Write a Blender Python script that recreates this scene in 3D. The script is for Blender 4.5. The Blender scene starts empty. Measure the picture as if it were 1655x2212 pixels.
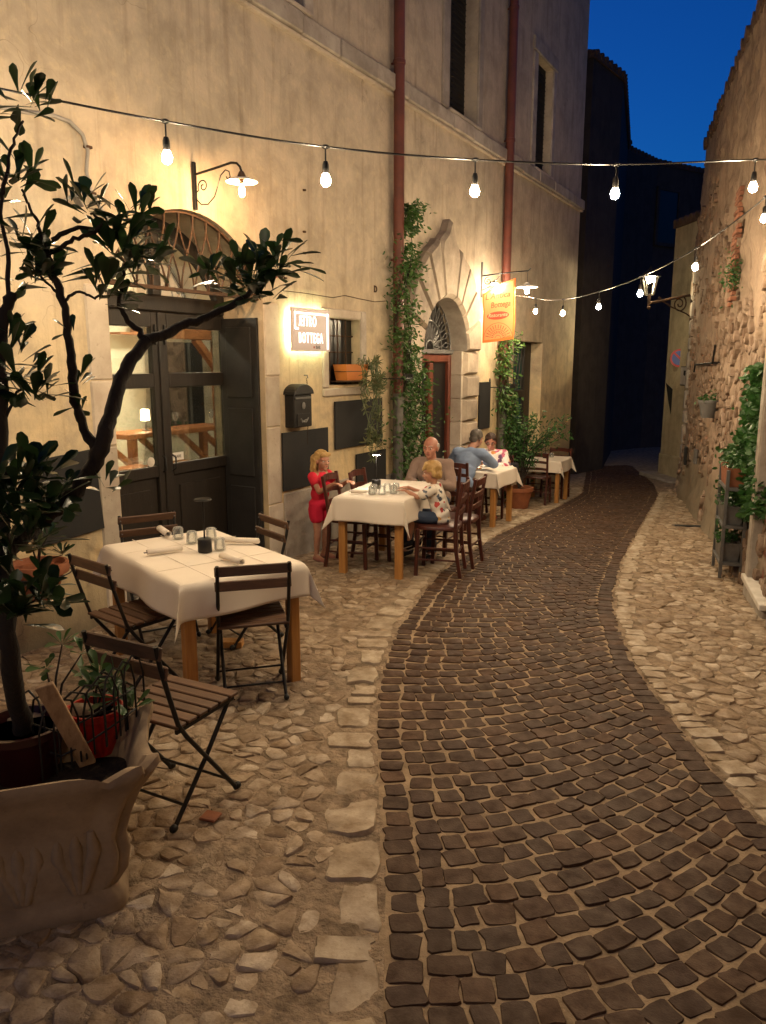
import bpy, bmesh, math, random
import numpy as np
from mathutils import Vector, Matrix

random.seed(7)
scene = bpy.context.scene
COL = scene.collection

# ------------------------------------------------------------------ camera
IW, IH, F = 1655.0, 2212.0, 1660.0
PCX, PCY = 827.5, 1106.0
HZ, VPX, CH = 782.0, 1784.0, 1.93
PITCH = math.atan((PCY - HZ) / F)
YAW = math.atan2((VPX - PCX) / F, math.hypot(1, (PCY - HZ) / F))
FW = Vector((-math.sin(YAW) * math.cos(PITCH), math.cos(YAW) * math.cos(PITCH), -math.sin(PITCH)))
RT = Vector((math.cos(YAW), math.sin(YAW), 0))
UP = RT.cross(FW)
CAM = Vector((0, 0, CH))
cam_data = bpy.data.cameras.new('camera')
cam = bpy.data.objects.new('camera', cam_data)
COL.objects.link(cam)
cam_data.sensor_fit = 'VERTICAL'
cam_data.sensor_height = 36.0
cam_data.lens = 36.0 * F / IH
cam_data.clip_start = 0.05
cam_data.clip_end = 500
cam.matrix_world = Matrix(((RT.x, UP.x, -FW.x, CAM.x), (RT.y, UP.y, -FW.y, CAM.y), (RT.z, UP.z, -FW.z, CAM.z), (0, 0, 0, 1)))
scene.camera = cam

# ------------------------------------------------------------------ dusk sky
world = bpy.data.worlds.new('World')
scene.world = world
world.use_nodes = True
wn = world.node_tree.nodes
wl = world.node_tree.links
wbg = wn['Background']
sky = wn.new('ShaderNodeTexSky')
sky.sky_type = 'NISHITA'
sky.sun_disc = False
sky.sun_elevation = math.radians(0.0)
sky.sun_rotation = math.radians(320)
sky.ozone_density = 6.0
sky.air_density = 1.0
sky.dust_density = 0.3
tint = wn.new('ShaderNodeMix')
tint.data_type = 'RGBA'
tint.blend_type = 'MULTIPLY'
tint.inputs[0].default_value = 1.0
tint.inputs[7].default_value = (0.35, 0.95, 1.0, 1)
wl.new(sky.outputs[0], tint.inputs[6])
wl.new(tint.outputs[2], wbg.inputs[0])
wbg.inputs[1].default_value = 0.22

# ------------------------------------------------------------------ exposure
scene.view_settings.view_transform = 'Standard'
scene.view_settings.look = 'None'
scene.view_settings.exposure = 1.0
scene.view_settings.gamma = 1.0
scene.render.engine = 'CYCLES'
scene.cycles.use_denoising = True
scene.cycles.max_bounces = 7
scene.cycles.diffuse_bounces = 3
scene.cycles.glossy_bounces = 3
scene.cycles.transmission_bounces = 6
scene.cycles.transparent_max_bounces = 12
scene.cycles.sample_clamp_indirect = 4.0
scene.cycles.caustics_reflective = False
scene.cycles.caustics_refractive = False
scene.cycles.use_light_tree = True

# ------------------------------------------------------------------ pixel -> place
def gz(y):
    a = max(0.0, y - 5.2)
    if a < 1.6:
        return -0.067 * a * a / 3.2
    if y < 14:
        return -0.067 * (a - 0.8)
    return -0.067 * 8.0 - 0.04 * (y - 14)

def ray(x, y):
    return RT * ((x - PCX) / F) + UP * ((PCY - y) / F) + FW

def S(x, y, dz=0.0):
    "where the pixel's ray meets the ground raised by dz"
    d = ray(x, y)
    lo, hi = 0.2, 90.0
    for _ in range(60):
        m = (lo + hi) / 2
        if CH + m * d.z - gz(m * d.y) - dz > 0:
            lo = m
        else:
            hi = m
    return CAM + d * lo

def WX(x, y, X):
    d = ray(x, y)
    return CAM + d * (X / d.x)

def WY(x, y, Y):
    d = ray(x, y)
    return CAM + d * (Y / d.y)

def AT(x, y, dist):
    return CAM + ray(x, y) * dist

def PL(x, y, A, B):
    "ray against the vertical plane over the plan line A-B"
    n = Vector((B[1] - A[1], -(B[0] - A[0])))
    d = ray(x, y)
    t = (n.x * A[0] + n.y * A[1]) / (n.x * d.x + n.y * d.y)
    return CAM + d * t

# ------------------------------------------------------------------ mesh helpers
class MB:
    def __init__(s):
        s.v = []; s.f = []; s.m = []; s.r = []; s.mi = 0; s.rv = 0.0; s.M = None
    def add(s, vs, fs):
        n = len(s.v)
        if s.M is not None:
            vs = [s.M @ Vector(p) for p in vs]
        s.v += [(p[0], p[1], p[2]) for p in vs]
        s.f += [tuple(i + n for i in q) for q in fs]
        s.m += [s.mi] * len(fs)
        s.r += [s.rv] * len(fs)
        return s
    def box(s, c, d, R=None, ch=0.0):
        hx, hy, hz = d[0] / 2, d[1] / 2, d[2] / 2
        c = Vector(c)
        tr = (lambda p: c + R @ Vector(p)) if R is not None else (lambda p: c + Vector(p))
        if ch <= 0:
            vs = [tr((x, y, z)) for x in (-hx, hx) for y in (-hy, hy) for z in (-hz, hz)]
            return s.add(vs, [(0, 1, 3, 2), (4, 6, 7, 5), (0, 4, 5, 1), (2, 3, 7, 6), (0, 2, 6, 4), (1, 5, 7, 3)])
        ch = min(ch, hx * .9, hy * .9, hz * .9)
        idx = {}; vs = []
        for sx in (-1, 1):
            for sy in (-1, 1):
                for sz in (-1, 1):
                    for ax in range(3):
                        p = [sx * (hx - ch), sy * (hy - ch), sz * (hz - ch)]
                        p[ax] = (sx * hx, sy * hy, sz * hz)[ax]
                        idx[(sx, sy, sz, ax)] = len(vs)
                        vs.append(tr(p))
        fs = []
        for ax in range(3):
            o = [a for a in range(3) if a != ax]
            for sg in (-1, 1):
                q = []
                for a, b in ((-1, -1), (1, -1), (1, 1), (-1, 1)):
                    k = [0, 0, 0]; k[ax] = sg; k[o[0]] = a; k[o[1]] = b
                    q.append(idx[(k[0], k[1], k[2], ax)])
                fs.append(q)
        for ax in range(3):
            o = [a for a in range(3) if a != ax]
            for a in (-1, 1):
                for b in (-1, 1):
                    q = []
                    for e, w in ((-1, o[0]), (1, o[0]), (1, o[1]), (-1, o[1])):
                        k = [0, 0, 0]; k[ax] = e; k[o[0]] = a; k[o[1]] = b
                        q.append(idx[(k[0], k[1], k[2], w)])
                    fs.append(q)
        for sx in (-1, 1):
            for sy in (-1, 1):
                for sz in (-1, 1):
                    fs.append([idx[(sx, sy, sz, a)] for a in range(3)])
        return s.add(vs, fs)
    def bar(s, p0, p1, w, h, ch=0.0, up=(0, 0, 1), ext=0.0):
        p0 = Vector(p0); p1 = Vector(p1)
        d = (p1 - p0); L = d.length; d.normalize()
        u = Vector(up)
        if abs(d.dot(u)) > .97:
            u = Vector((0, 1, 0))
        x = d.cross(u).normalized(); z = x.cross(d).normalized()
        R = Matrix((x, d, z)).transposed()
        return s.box((p0 + p1) / 2, (w, L + 2 * ext, h), R, ch)
    def tube(s, pts, rad, n=8, caps=True):
        pts = [Vector(p) for p in pts]
        k = len(pts)
        if not hasattr(rad, '__len__'):
            rad = [rad] * k
        t0 = (pts[1] - pts[0]).normalized()
        u = t0.orthogonal().normalized()
        vs = []; fs = []
        for i in range(k):
            a = pts[max(0, i - 1)]; b = pts[min(k - 1, i + 1)]
            t = (b - a).normalized()
            u = (u - t * u.dot(t))
            if u.length < 1e-6:
                u = t.orthogonal()
            u.normalize()
            w = t.cross(u)
            for j in range(n):
                an = 2 * math.pi * j / n
                vs.append(pts[i] + (u * math.cos(an) + w * math.sin(an)) * rad[i])
        for i in range(k - 1):
            for j in range(n):
                fs.append((i * n + j, i * n + (j + 1) % n, (i + 1) * n + (j + 1) % n, (i + 1) * n + j))
        if caps:
            fs.append(tuple(range(n - 1, -1, -1)))
            fs.append(tuple((k - 1) * n + j for j in range(n)))
        return s.add(vs, fs)
    def lathe(s, prof, n=20, c=(0, 0, 0), R=None):
        c = Vector(c); vs = []; fs = []
        k = len(prof)
        for r, z in prof:
            for j in range(n):
                a = 2 * math.pi * j / n
                p = Vector((r * math.cos(a), r * math.sin(a), z))
                vs.append(c + (R @ p if R is not None else p))
        for i in range(k - 1):
            for j in range(n):
                fs.append((i * n + j, i * n + (j + 1) % n, (i + 1) * n + (j + 1) % n, (i + 1) * n + j))
        if prof[0][0] > 1e-5:
            fs.append(tuple(range(n - 1, -1, -1)))
        if prof[-1][0] > 1e-5:
            fs.append(tuple((k - 1) * n + j for j in range(n)))
        return s.add(vs, fs)
    def ell(s, c, r, R=None, n=12, m=8):
        c = Vector(c); vs = []; fs = []
        if not hasattr(r, '__len__'):
            r = (r, r, r)
        for i in range(m + 1):
            th = math.pi * i / m
            for j in range(n):
                a = 2 * math.pi * j / n
                p = Vector((r[0] * math.sin(th) * math.cos(a), r[1] * math.sin(th) * math.sin(a), r[2] * math.cos(th)))
                vs.append(c + (R @ p if R is not None else p))
        for i in range(m):
            for j in range(n):
                fs.append((i * n + j, (i + 1) * n + j, (i + 1) * n + (j + 1) % n, i * n + (j + 1) % n))
        return s.add(vs, fs)
    def cap(s, p0, p1, r0, r1=None, n=12):
        "round-ended tapered limb"
        p0 = Vector(p0); p1 = Vector(p1)
        if r1 is None:
            r1 = r0
        d = p1 - p0; L = d.length
        if L < 1e-6:
            return s.ell(p0, r0)
        d.normalize()
        pts = []; rad = []
        for a in (1.0, .87, .5):
            pts.append(p0 - d * r0 * a); rad.append(max(1e-4, r0 * math.sqrt(1 - a * a)))
        pts.append(p0); rad.append(r0)
        pts.append(p1); rad.append(r1)
        for a in (.5, .87, 1.0):
            pts.append(p1 + d * r1 * a); rad.append(max(1e-4, r1 * math.sqrt(1 - a * a)))
        return s.tube(pts, rad, n)
    def prism(s, poly, off, ch=0.0, inset=None):
        "closed prism: polygon (3d points) pushed by vector off; ch shrinks the far face edge"
        poly = [Vector(p) for p in poly]; off = Vector(off); n = len(poly)
        if ch > 0:
            c = sum(poly, Vector()) / n
            L = off.length
            r1 = [p + off * (1 - ch / L) for p in poly]
            r2 = []
            for p in poly:
                d = c - p
                r2.append(p + d * min(.45, ch / max(d.length, 1e-4)) + off)
            vs = poly + r1 + r2
            fs = [tuple(range(n - 1, -1, -1))]
            for a in (0, n):
                for i in range(n):
                    fs.append((a + i, a + (i + 1) % n, a + n + (i + 1) % n, a + n + i))
            fs.append(tuple(2 * n + i for i in range(n)))
            return s.add(vs, fs)
        vs = poly + [p + off for p in poly]
        fs = [tuple(range(n - 1, -1, -1)), tuple(range(n, 2 * n))]
        for i in range(n):
            fs.append((i, (i + 1) % n, n + (i + 1) % n, n + i))
        return s.add(vs, fs)
    def mesh(s, name, mats, smooth=False, xf=None):
        me = bpy.data.meshes.new(name)
        v = s.v
        if xf is not None:
            v = [tuple(xf @ Vector(p)) for p in v]
        me.from_pydata(v, [], s.f)
        if not isinstance(mats, (list, tuple)):
            mats = [mats]
        for m in mats:
            me.materials.append(m)
        if len(mats) > 1:
            me.polygons.foreach_set('material_index', s.m)
        if any(s.r):
            at = me.attributes.new('rnd', 'FLOAT', 'FACE')
            at.data.foreach_set('value', s.r)
        if smooth:
            me.polygons.foreach_set('use_smooth', [True] * len(s.f))
        bm = bmesh.new(); bm.from_mesh(me)
        bmesh.ops.recalc_face_normals(bm, faces=bm.faces)
        bm.to_mesh(me); bm.free()
        if smooth:
            me.set_sharp_from_angle(angle=math.radians(50))
        me.update()
        return me
    def build(s, name, mats, parent=None, smooth=False, world=False, kind=None, label=None):
        xf = None
        if world and parent is not None:
            xf = XF[parent.name].inverted()
        me = s.mesh(name, mats, smooth, xf)
        return link(name, me, parent, kind, label)

XF = {}
def link(name, me, parent=None, kind=None, label=None):
    o = bpy.data.objects.new(name, me)
    COL.objects.link(o)
    if parent is not None:
        o.parent = parent
        XF[o.name] = XF[parent.name]
    else:
        XF[o.name] = Matrix.Identity(4)
    if kind:
        o['kind'] = kind
    if label:
        o['label'] = label
    return o

def tag(o, label, cat, group=None):
    o['label'] = label; o['category'] = cat
    if group:
        o['group'] = group
    return o

def thing(name, label, cat, loc=(0, 0, 0), rz=0.0, group=None):
    o = bpy.data.objects.new(name, None)
    COL.objects.link(o)
    o.empty_display_size = 0.1
    o.location = loc
    o.rotation_euler = (0, 0, rz)
    XF[o.name] = Matrix.Translation(Vector(loc)) @ Matrix.Rotation(rz, 4, 'Z')
    return tag(o, label, cat, group)

def copy_thing(root, loc, rz, label, group=None):
    r = root.copy(); COL.objects.link(r)
    r.location = loc; r.rotation_euler = (0, 0, rz)
    XF[r.name] = Matrix.Translation(Vector(loc)) @ Matrix.Rotation(rz, 4, 'Z')
    r['label'] = label
    if group:
        r['group'] = group
    for ch in list(root.children):
        c = ch.copy(); COL.objects.link(c); c.parent = r
        for g in list(ch.children):
            d = g.copy(); COL.objects.link(d); d.parent = c
    return r

def lerp(a, b, t):
    return a + (b - a) * t

def interp(tab, y):
    if y <= tab[0][0]:
        (a, p), (b, q) = tab[0], tab[1]
    elif y >= tab[-1][0]:
        (a, p), (b, q) = tab[-2], tab[-1]
    else:
        for i in range(len(tab) - 1):
            if tab[i][0] <= y <= tab[i + 1][0]:
                (a, p), (b, q) = tab[i], tab[i + 1]
                break
    return p + (q - p) * (y - a) / (b - a)

# ------------------------------------------------------------------ materials
def nodes_of(name):
    m = bpy.data.materials.new(name)
    m.use_nodes = True
    return m, m.node_tree.nodes, m.node_tree.links, m.node_tree.nodes['Principled BSDF']

def c4(c):
    return (c[0], c[1], c[2], 1)

def mixc(n, l, fac, a, b, mode='MIX'):
    x = n.new('ShaderNodeMix'); x.data_type = 'RGBA'; x.blend_type = mode
    for sock, val in ((x.inputs[0], fac), (x.inputs[6], a), (x.inputs[7], b)):
        if hasattr(val, 'is_output'):
            l.new(val, sock)
        elif isinstance(val, (tuple, list)):
            sock.default_value = c4(val)
        else:
            sock.default_value = val
    return x.outputs[2]

def math_(n, l, op, a, b=0.0, clamp=False):
    x = n.new('ShaderNodeMath'); x.operation = op; x.use_clamp = clamp
    for i, val in enumerate((a, b)):
        if hasattr(val, 'is_output'):
            l.new(val, x.inputs[i])
        else:
            x.inputs[i].default_value = val
    return x.outputs[0]

def rampf(n, l, src, p0, p1):
    x = n.new('ShaderNodeMapRange'); x.clamp = True
    l.new(src, x.inputs[0])
    x.inputs[1].default_value = p0; x.inputs[2].default_value = p1
    return x.outputs[0]

def noise(n, l, vec, scale, detail=6, rough=.6, dist=0.0):
    x = n.new('ShaderNodeTexNoise')
    x.inputs['Scale'].default_value = scale
    x.inputs['Detail'].default_value = detail
    x.inputs['Roughness'].default_value = rough
    x.inputs['Distortion'].default_value = dist
    if vec is not None:
        l.new(vec, x.inputs['Vector'])
    return x.outputs[0]

def coords(n, l, scale=(1, 1, 1), rot=(0, 0, 0)):
    tc = n.new('ShaderNodeTexCoord')
    mp = n.new('ShaderNodeMapping')
    mp.inputs['Scale'].default_value = scale
    mp.inputs['Rotation'].default_value = rot
    l.new(tc.outputs['Object'], mp.inputs[0])
    return mp.outputs[0]

def bump(n, l, bsdf, h, strength, dist=0.01):
    b = n.new('ShaderNodeBump')
    b.inputs['Strength'].default_value = strength
    b.inputs['Distance'].default_value = dist
    l.new(h, b.inputs['Height'])
    l.new(b.outputs[0], bsdf.inputs['Normal'])

def rnd(n, l):
    "one random number for each object, or for each face group of a joined mesh"
    oi = n.new('ShaderNodeObjectInfo')
    at = n.new('ShaderNodeAttribute'); at.attribute_name = 'rnd'
    s = math_(n, l, 'ADD', oi.outputs['Random'], at.outputs['Fac'])
    return math_(n, l, 'FRACT', s)

def pm(name, c1, c2=None, scale=6, rough=.7, bmp=.15, bscale=40, metal=0.0, stretch=(1, 1, 1), spec=.4, vary=0.0, rough2=None, bdist=.01):
    m, n, l, b = nodes_of(name)
    v = coords(n, l, stretch)
    c2 = c2 or tuple(x * .7 for x in c1)
    nz = noise(n, l, v, scale)
    col = mixc(n, l, rampf(n, l, nz, .35, .65), c1, c2)
    if vary:
        r = rnd(n, l)
        hs = n.new('ShaderNodeHueSaturation')
        l.new(col, hs.inputs['Color'])
        l.new(math_(n, l, 'ADD', math_(n, l, 'MULTIPLY', r, 2 * vary), 1 - vary), hs.inputs['Value'])
        col = hs.outputs[0]
    l.new(col, b.inputs['Base Color'])
    b.inputs['Roughness'].default_value = rough
    if rough2 is not None:
        rr = n.new('ShaderNodeMapRange')
        l.new(nz, rr.inputs[0]); rr.inputs[1].default_value = .3; rr.inputs[2].default_value = .7
        rr.inputs[3].default_value = rough; rr.inputs[4].default_value = rough2
        l.new(rr.outputs[0], b.inputs['Roughness'])
    b.inputs['Metallic'].default_value = metal
    b.inputs['Specular IOR Level'].default_value = spec
    if bmp:
        bump(n, l, b, noise(n, l, v, bscale, 5), bmp, bdist)
    return m

def emit(name, col, strength):
    m, n, l, b = nodes_of(name)
    b.inputs['Base Color'].default_value = c4(tuple(min(1, x) for x in col))
    b.inputs['Emission Color'].default_value = c4(col)
    b.inputs['Emission Strength'].default_value = strength
    b.inputs['Roughness'].default_value = .4
    return m

def plaster(name, top, low, zmix=(1.0, 3.2), grime=(.16, .11, .07), gamt=.5, smear=None):
    m, n, l, b = nodes_of(name)
    v = coords(n, l)
    tc = n.new('ShaderNodeSeparateXYZ'); l.new(v, tc.inputs[0])
    big = noise(n, l, v, .7, 5, .6, .4)
    mid = noise(n, l, v, 2.6, 7, .65, .3)
    fine = noise(n, l, v, 14, 6, .7)
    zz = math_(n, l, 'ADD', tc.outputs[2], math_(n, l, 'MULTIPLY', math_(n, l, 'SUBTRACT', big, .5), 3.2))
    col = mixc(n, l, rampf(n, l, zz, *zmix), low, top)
    col = mixc(n, l, math_(n, l, 'MULTIPLY', rampf(n, l, mid, .40, .66), .75), col, tuple(x * .62 for x in top))
    col = mixc(n, l, math_(n, l, 'MULTIPLY', rampf(n, l, fine, .5, .75), .25), col, tuple(min(.85, x * 1.25) for x in low))
    # run-off streaks
    vs = coords(n, l, (1, 5, .35))
    st = noise(n, l, vs, 1.6, 6, .65, .2)
    col = mixc(n, l, math_(n, l, 'MULTIPLY', rampf(n, l, st, .52, .76), gamt), col, grime)
    # splashed, damp foot of the wall
    foot = math_(n, l, 'ADD', tc.outputs[2], math_(n, l, 'MULTIPLY', math_(n, l, 'SUBTRACT', mid, .5), 1.1))
    col = mixc(n, l, math_(n, l, 'MULTIPLY', rampf(n, l, foot, .62, .1), .75), col, (.2, .17, .12))
    if smear:
        # rusty soot smear with its own outline
        sc = n.new('ShaderNodeVectorMath'); sc.operation = 'DISTANCE'
        l.new(v, sc.inputs[0]); sc.inputs[1].default_value = smear
        f = math_(n, l, 'ADD', sc.outputs['Value'], math_(n, l, 'MULTIPLY', math_(n, l, 'SUBTRACT', mid, .5), 1.3))
        col = mixc(n, l, math_(n, l, 'MULTIPLY', rampf(n, l, f, .75, .1), .7), col, (.30, .17, .06))
    vo = n.new('ShaderNodeTexVoronoi'); vo.feature = 'DISTANCE_TO_EDGE'
    vo.inputs['Scale'].default_value = 1.1
    wv = n.new('ShaderNodeVectorMath'); wv.operation = 'ADD'
    l.new(v, wv.inputs[0])
    nzc = n.new('ShaderNodeTexNoise'); nzc.inputs['Scale'].default_value = 3.0; l.new(v, nzc.inputs['Vector'])
    l.new(nzc.outputs[1], wv.inputs[1])
    l.new(wv.outputs[0], vo.inputs['Vector'])
    crack = math_(n, l, 'MULTIPLY', rampf(n, l, vo.outputs[0], .006, .0), rampf(n, l, big, .5, .62))
    col = mixc(n, l, math_(n, l, 'MULTIPLY', crack, .5), col, (.1, .08, .06))
    l.new(col, b.inputs['Base Color'])
    b.inputs['Roughness'].default_value = .92
    b.inputs['Specular IOR Level'].default_value = .15
    h = math_(n, l, 'ADD', math_(n, l, 'MULTIPLY', mid, 1.0), math_(n, l, 'MULTIPLY', fine, .35))
    bump(n, l, b, h, .55, .03)
    return m

def stone(name, c1, c2, scale=5, pits=.6, rough=.85, bmp=.6, vary=.15):
    m, n, l, b = nodes_of(name)
    v = coords(n, l)
    nz = noise(n, l, v, scale, 8, .65)
    nf = noise(n, l, v, scale * 7, 6, .7)
    col = mixc(n, l, rampf(n, l, nz, .35, .65), c1, c2)
    pit = rampf(n, l, nf, .62, .74)
    col = mixc(n, l, math_(n, l, 'MULTIPLY', pit, pits), col, tuple(x * .35 for x in c2))
    r = rnd(n, l)
    hs = n.new('ShaderNodeHueSaturation')
    l.new(col, hs.inputs['Color'])
    l.new(math_(n, l, 'ADD', math_(n, l, 'MULTIPLY', r, 2 * vary), 1 - vary), hs.inputs['Value'])
    l.new(hs.outputs[0], b.inputs['Base Color'])
    b.inputs['Roughness'].default_value = rough
    b.inputs['Specular IOR Level'].default_value = .3
    h = math_(n, l, 'SUBTRACT', nz, math_(n, l, 'MULTIPLY', pit, .5))
    bump(n, l, b, h, bmp, .012)
    return m

def paving(name, cols, rough=(.4, .8), bmp=.5, scale=9):
    "worn stones: every stone takes its own tone"
    m, n, l, b = nodes_of(name)
    g = n.new('ShaderNodeNewGeometry')
    r = rnd(n, l)
    cr = n.new('ShaderNodeValToRGB')
    e = cr.color_ramp.elements
    e[0].color = c4(cols[0]); e[1].color = c4(cols[-1])
    for i, c in enumerate(cols[1:-1]):
        x = e.new((i + 1) / (len(cols) - 1)); x.color = c4(c)
    l.new(r, cr.inputs[0])
    nz = noise(n, l, g.outputs['Position'], scale, 7, .65)
    nf = noise(n, l, g.outputs['Position'], scale * 8, 5, .7)
    big = noise(n, l, g.outputs['Position'], 1.7, 4, .6)
    col = mixc(n, l, rampf(n, l, nz, .36, .66), cr.outputs[0], mixc(n, l, 1.0, cr.outputs[0], (.50, .44, .37), 'MULTIPLY'))
    col = mixc(n, l, math_(n, l, 'MULTIPLY', rampf(n, l, big, .5, .7), .45), col, mixc(n, l, 1.0, cr.outputs[0], (.45, .4, .33), 'MULTIPLY'))
    col = mixc(n, l, math_(n, l, 'MULTIPLY', rampf(n, l, nf, .6, .72), .5), col, tuple(x * .3 for x in cols[0]))
    l.new(col, b.inputs['Base Color'])
    mr = n.new('ShaderNodeMapRange'); l.new(nz, mr.inputs[0])
    mr.inputs[1].default_value = .3; mr.inputs[2].default_value = .7
    mr.inputs[3].default_value = rough[0]; mr.inputs[4].default_value = rough[1]
    l.new(mr.outputs[0], b.inputs['Roughness'])
    b.inputs['Specular IOR Level'].default_value = .25
    h = math_(n, l, 'ADD', nz, math_(n, l, 'MULTIPLY', nf, .3))
    bump(n, l, b, h, bmp, .008)
    return m

def leafmat(name, c1, c2, rough=.45):
    m, n, l, b = nodes_of(name)
    r = rnd(n, l)
    col = mixc(n, l, r, c1, c2)
    l.new(col, b.inputs['Base Color'])
    b.inputs['Roughness'].default_value = rough
    b.inputs['Specular IOR Level'].default_value = .5
    b.inputs['Transmission Weight'].default_value = 0.0
    tr = n.new('ShaderNodeBsdfTranslucent')
    l.new(col, tr.inputs[0])
    mx = n.new('ShaderNodeMixShader'); mx.inputs[0].default_value = .22
    l.new(b.outputs[0], mx.inputs[1]); l.new(tr.outputs[0], mx.inputs[2])
    l.new(mx.outputs[0], n['Material Output'].inputs[0])
    return m

def glassmat(name, tintc=(.9, .93, .92), refl=.08, rough=.02):
    "thin pane: lets the room show, keeps a mirror sheen"
    m, n, l, b = nodes_of(name)
    tr = n.new('ShaderNodeBsdfTransparent'); tr.inputs[0].default_value = c4(tintc)
    gl = n.new('ShaderNodeBsdfGlossy'); gl.inputs['Roughness'].default_value = rough
    fr = n.new('ShaderNodeFresnel'); fr.inputs[0].default_value = 1.45
    mx = n.new('ShaderNodeMixShader')
    l.new(math_(n, l, 'ADD', math_(n, l, 'MULTIPLY', fr.outputs[0], .8), refl * .3, True), mx.inputs[0])
    l.new(tr.outputs[0], mx.inputs[1]); l.new(gl.outputs[0], mx.inputs[2])
    l.new(mx.outputs[0], n['Material Output'].inputs[0])
    return m

MT = {}
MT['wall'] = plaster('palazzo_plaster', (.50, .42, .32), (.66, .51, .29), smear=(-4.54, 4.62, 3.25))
MT['inner'] = pm('room_plaster', (.62, .56, .42), (.55, .49, .36), 2, .9, .1, 20)
MT['rubble'] = plaster('rubble_plaster', (.30, .22, .16), (.33, .24, .18), zmix=(0, 3), grime=(.085, .06, .045), gamt=.85)
MT['cream'] = plaster('cream_plaster', (.5, .42, .27), (.5, .42, .28), zmix=(0, 3), gamt=.4)
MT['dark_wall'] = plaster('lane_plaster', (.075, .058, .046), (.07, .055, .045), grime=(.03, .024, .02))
MT['trav'] = stone('travertine', (.52, .45, .36), (.40, .33, .26), 4)
MT['trav_dark'] = stone('weathered_travertine', (.42, .37, .31), (.27, .23, .19), 4, .8)
MT['marble'] = stone('pale_marble', (.66, .61, .54), (.5, .45, .38), 6, .2, .6, .2)
MT['portal'] = stone('portal_stone', (.42, .345, .265), (.22, .178, .14), 3.2, .8)
MT['castone'] = stone('cast_stone', (.34, .25, .16), (.22, .155, .098), 5, .3, .85, .4, .03)
MT['cobble'] = paving('basalt_cobble', [(.060, .031, .017), (.092, .048, .026), (.070, .041, .025), (.112, .058, .029), (.078, .046, .029), (.066, .033, .020)], (.55, .8), .55, 14)
MT['lime'] = paving('worn_limestone', [(.30, .215, .14), (.50, .395, .28), (.38, .28, .185), (.58, .48, .365), (.28, .195, .122), (.45, .345, .235)], (.38, .85), .9, 11)
MT['kerb'] = paving('limestone_edging', [(.40, .31, .21), (.52, .43, .32), (.45, .355, .25)], (.4, .8), .7, 8)
MT['mortar'] = pm('road_mortar', (.38, .275, .17), (.21, .147, .088), 9, .9, .7, 70)
MT['bed'] = pm('pavement_mortar', (.40, .295, .195), (.16, .112, .07), 10, .92, 1.0, 38, bdist=.03)
MT['earth'] = pm('ground_earth', (.12, .095, .07), (.08, .06, .045), 3, .95, .4, 20)
MT['black'] = pm('black_steel', (.012, .012, .013), (.02, .018, .016), 20, .45, .05, 90, .3)
MT['rust'] = pm('rusty_iron', (.05, .032, .022), (.09, .045, .022), 18, .75, .3, 70, .35)
MT['copper'] = pm('painted_downpipe', (.15, .045, .03), (.10, .035, .026), 6, .5, .1, 40)
MT['zinc'] = pm('old_zinc', (.2, .19, .18), (.12, .11, .1), 10, .55, .2, 40, .5)
MT['doorwood'] = pm('dark_door_paint', (.020, .015, .011), (.013, .010, .008), 5, .5, .25, 30, stretch=(6, 6, .7))
MT['redwood'] = pm('red_door_wood', (.16, .042, .022), (.10, .028, .016), 5, .42, .15, 30, stretch=(6, 6, .6))
MT['blackwood'] = pm('black_shutter', (.011, .010, .009), (.018, .016, .014), 5, .75, .2, 30)
MT['chairwood'] = pm('mahogany_chair', (.085, .022, .014), (.045, .014, .010), 7, .35, .08, 40, stretch=(4, 4, .8))
MT['beech'] = pm('beech_leg', (.46, .225, .065), (.36, .165, .045), 5, .45, .08, 40, stretch=(9, 9, .8))
MT['slat'] = pm('acacia_slat', (.115, .058, .03), (.07, .035, .02), 6, .55, .15, 50, stretch=(1, 9, 9), vary=.2)
MT['cloth'] = pm('tablecloth_linen', (.74, .66, .56), (.70, .62, .52), 3, .9, .12, 160, spec=.1)
MT['slate'] = pm('blackboard', (.011, .011, .012), (.018, .017, .016), 4, .8, .05, 40)
MT['terra'] = pm('terracotta', (.30, .105, .045), (.22, .075, .035), 8, .7, .15, 40)
MT['orange'] = pm('orange_plastic', (.55, .2, .05), (.5, .17, .04), 5, .45, .05, 40)
MT['redpot'] = pm('red_plastic', (.42, .02, .012), (.36, .016, .01), 5, .3, .03, 40)
MT['wine'] = pm('wine_red_plastic', (.03, .004, .005), (.022, .003, .004), 5, .35, .03, 40)
MT['soil'] = pm('soil', (.03, .02, .013), (.018, .012, .008), 20, .95, .8, 60)
MT['bark'] = pm('bark', (.026, .018, .013), (.014, .010, .008), 9, .9, .9, 45, stretch=(1, 1, .4))
MT['oldwood'] = pm('plank_wood', (.42, .28, .16), (.26, .16, .09), 5, .7, .3, 30, stretch=(8, 8, .7))
MT['barwood'] = pm('bar_timber', (.34, .13, .04), (.24, .085, .028), 5, .5, .15, 30, stretch=(.8, 6, 6))
MT['white'] = pm('white_enamel', (.75, .73, .68), (.7, .68, .62), 5, .35, .03, 30)
MT['grey'] = pm('grey_metal', (.17, .165, .16), (.13, .125, .12), 8, .5, .08, 40, .5)
MT['pvc'] = pm('grey_conduit', (.3, .28, .25), (.24, .22, .2), 8, .6, .05, 40)
MT['teal'] = pm('teal_glass', (.035, .13, .12), (.025, .1, .095), 3, .12, .04, 20)
MT['darkglass'] = pm('dark_glass', (.008, .008, .009), (.012, .011, .01), 3, .28, .02, 10)
MT['glass'] = glassmat('window_glass')
MT['leaf'] = leafmat('glossy_leaf', (.008, .020, .007), (.022, .048, .014), .3)
MT['vine'] = leafmat('vine_leaf', (.03, .085, .016), (.085, .17, .04), .45)
MT['ivy'] = leafmat('ivy_leaf', (.02, .07, .014), (.05, .13, .03), .45)
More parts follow.
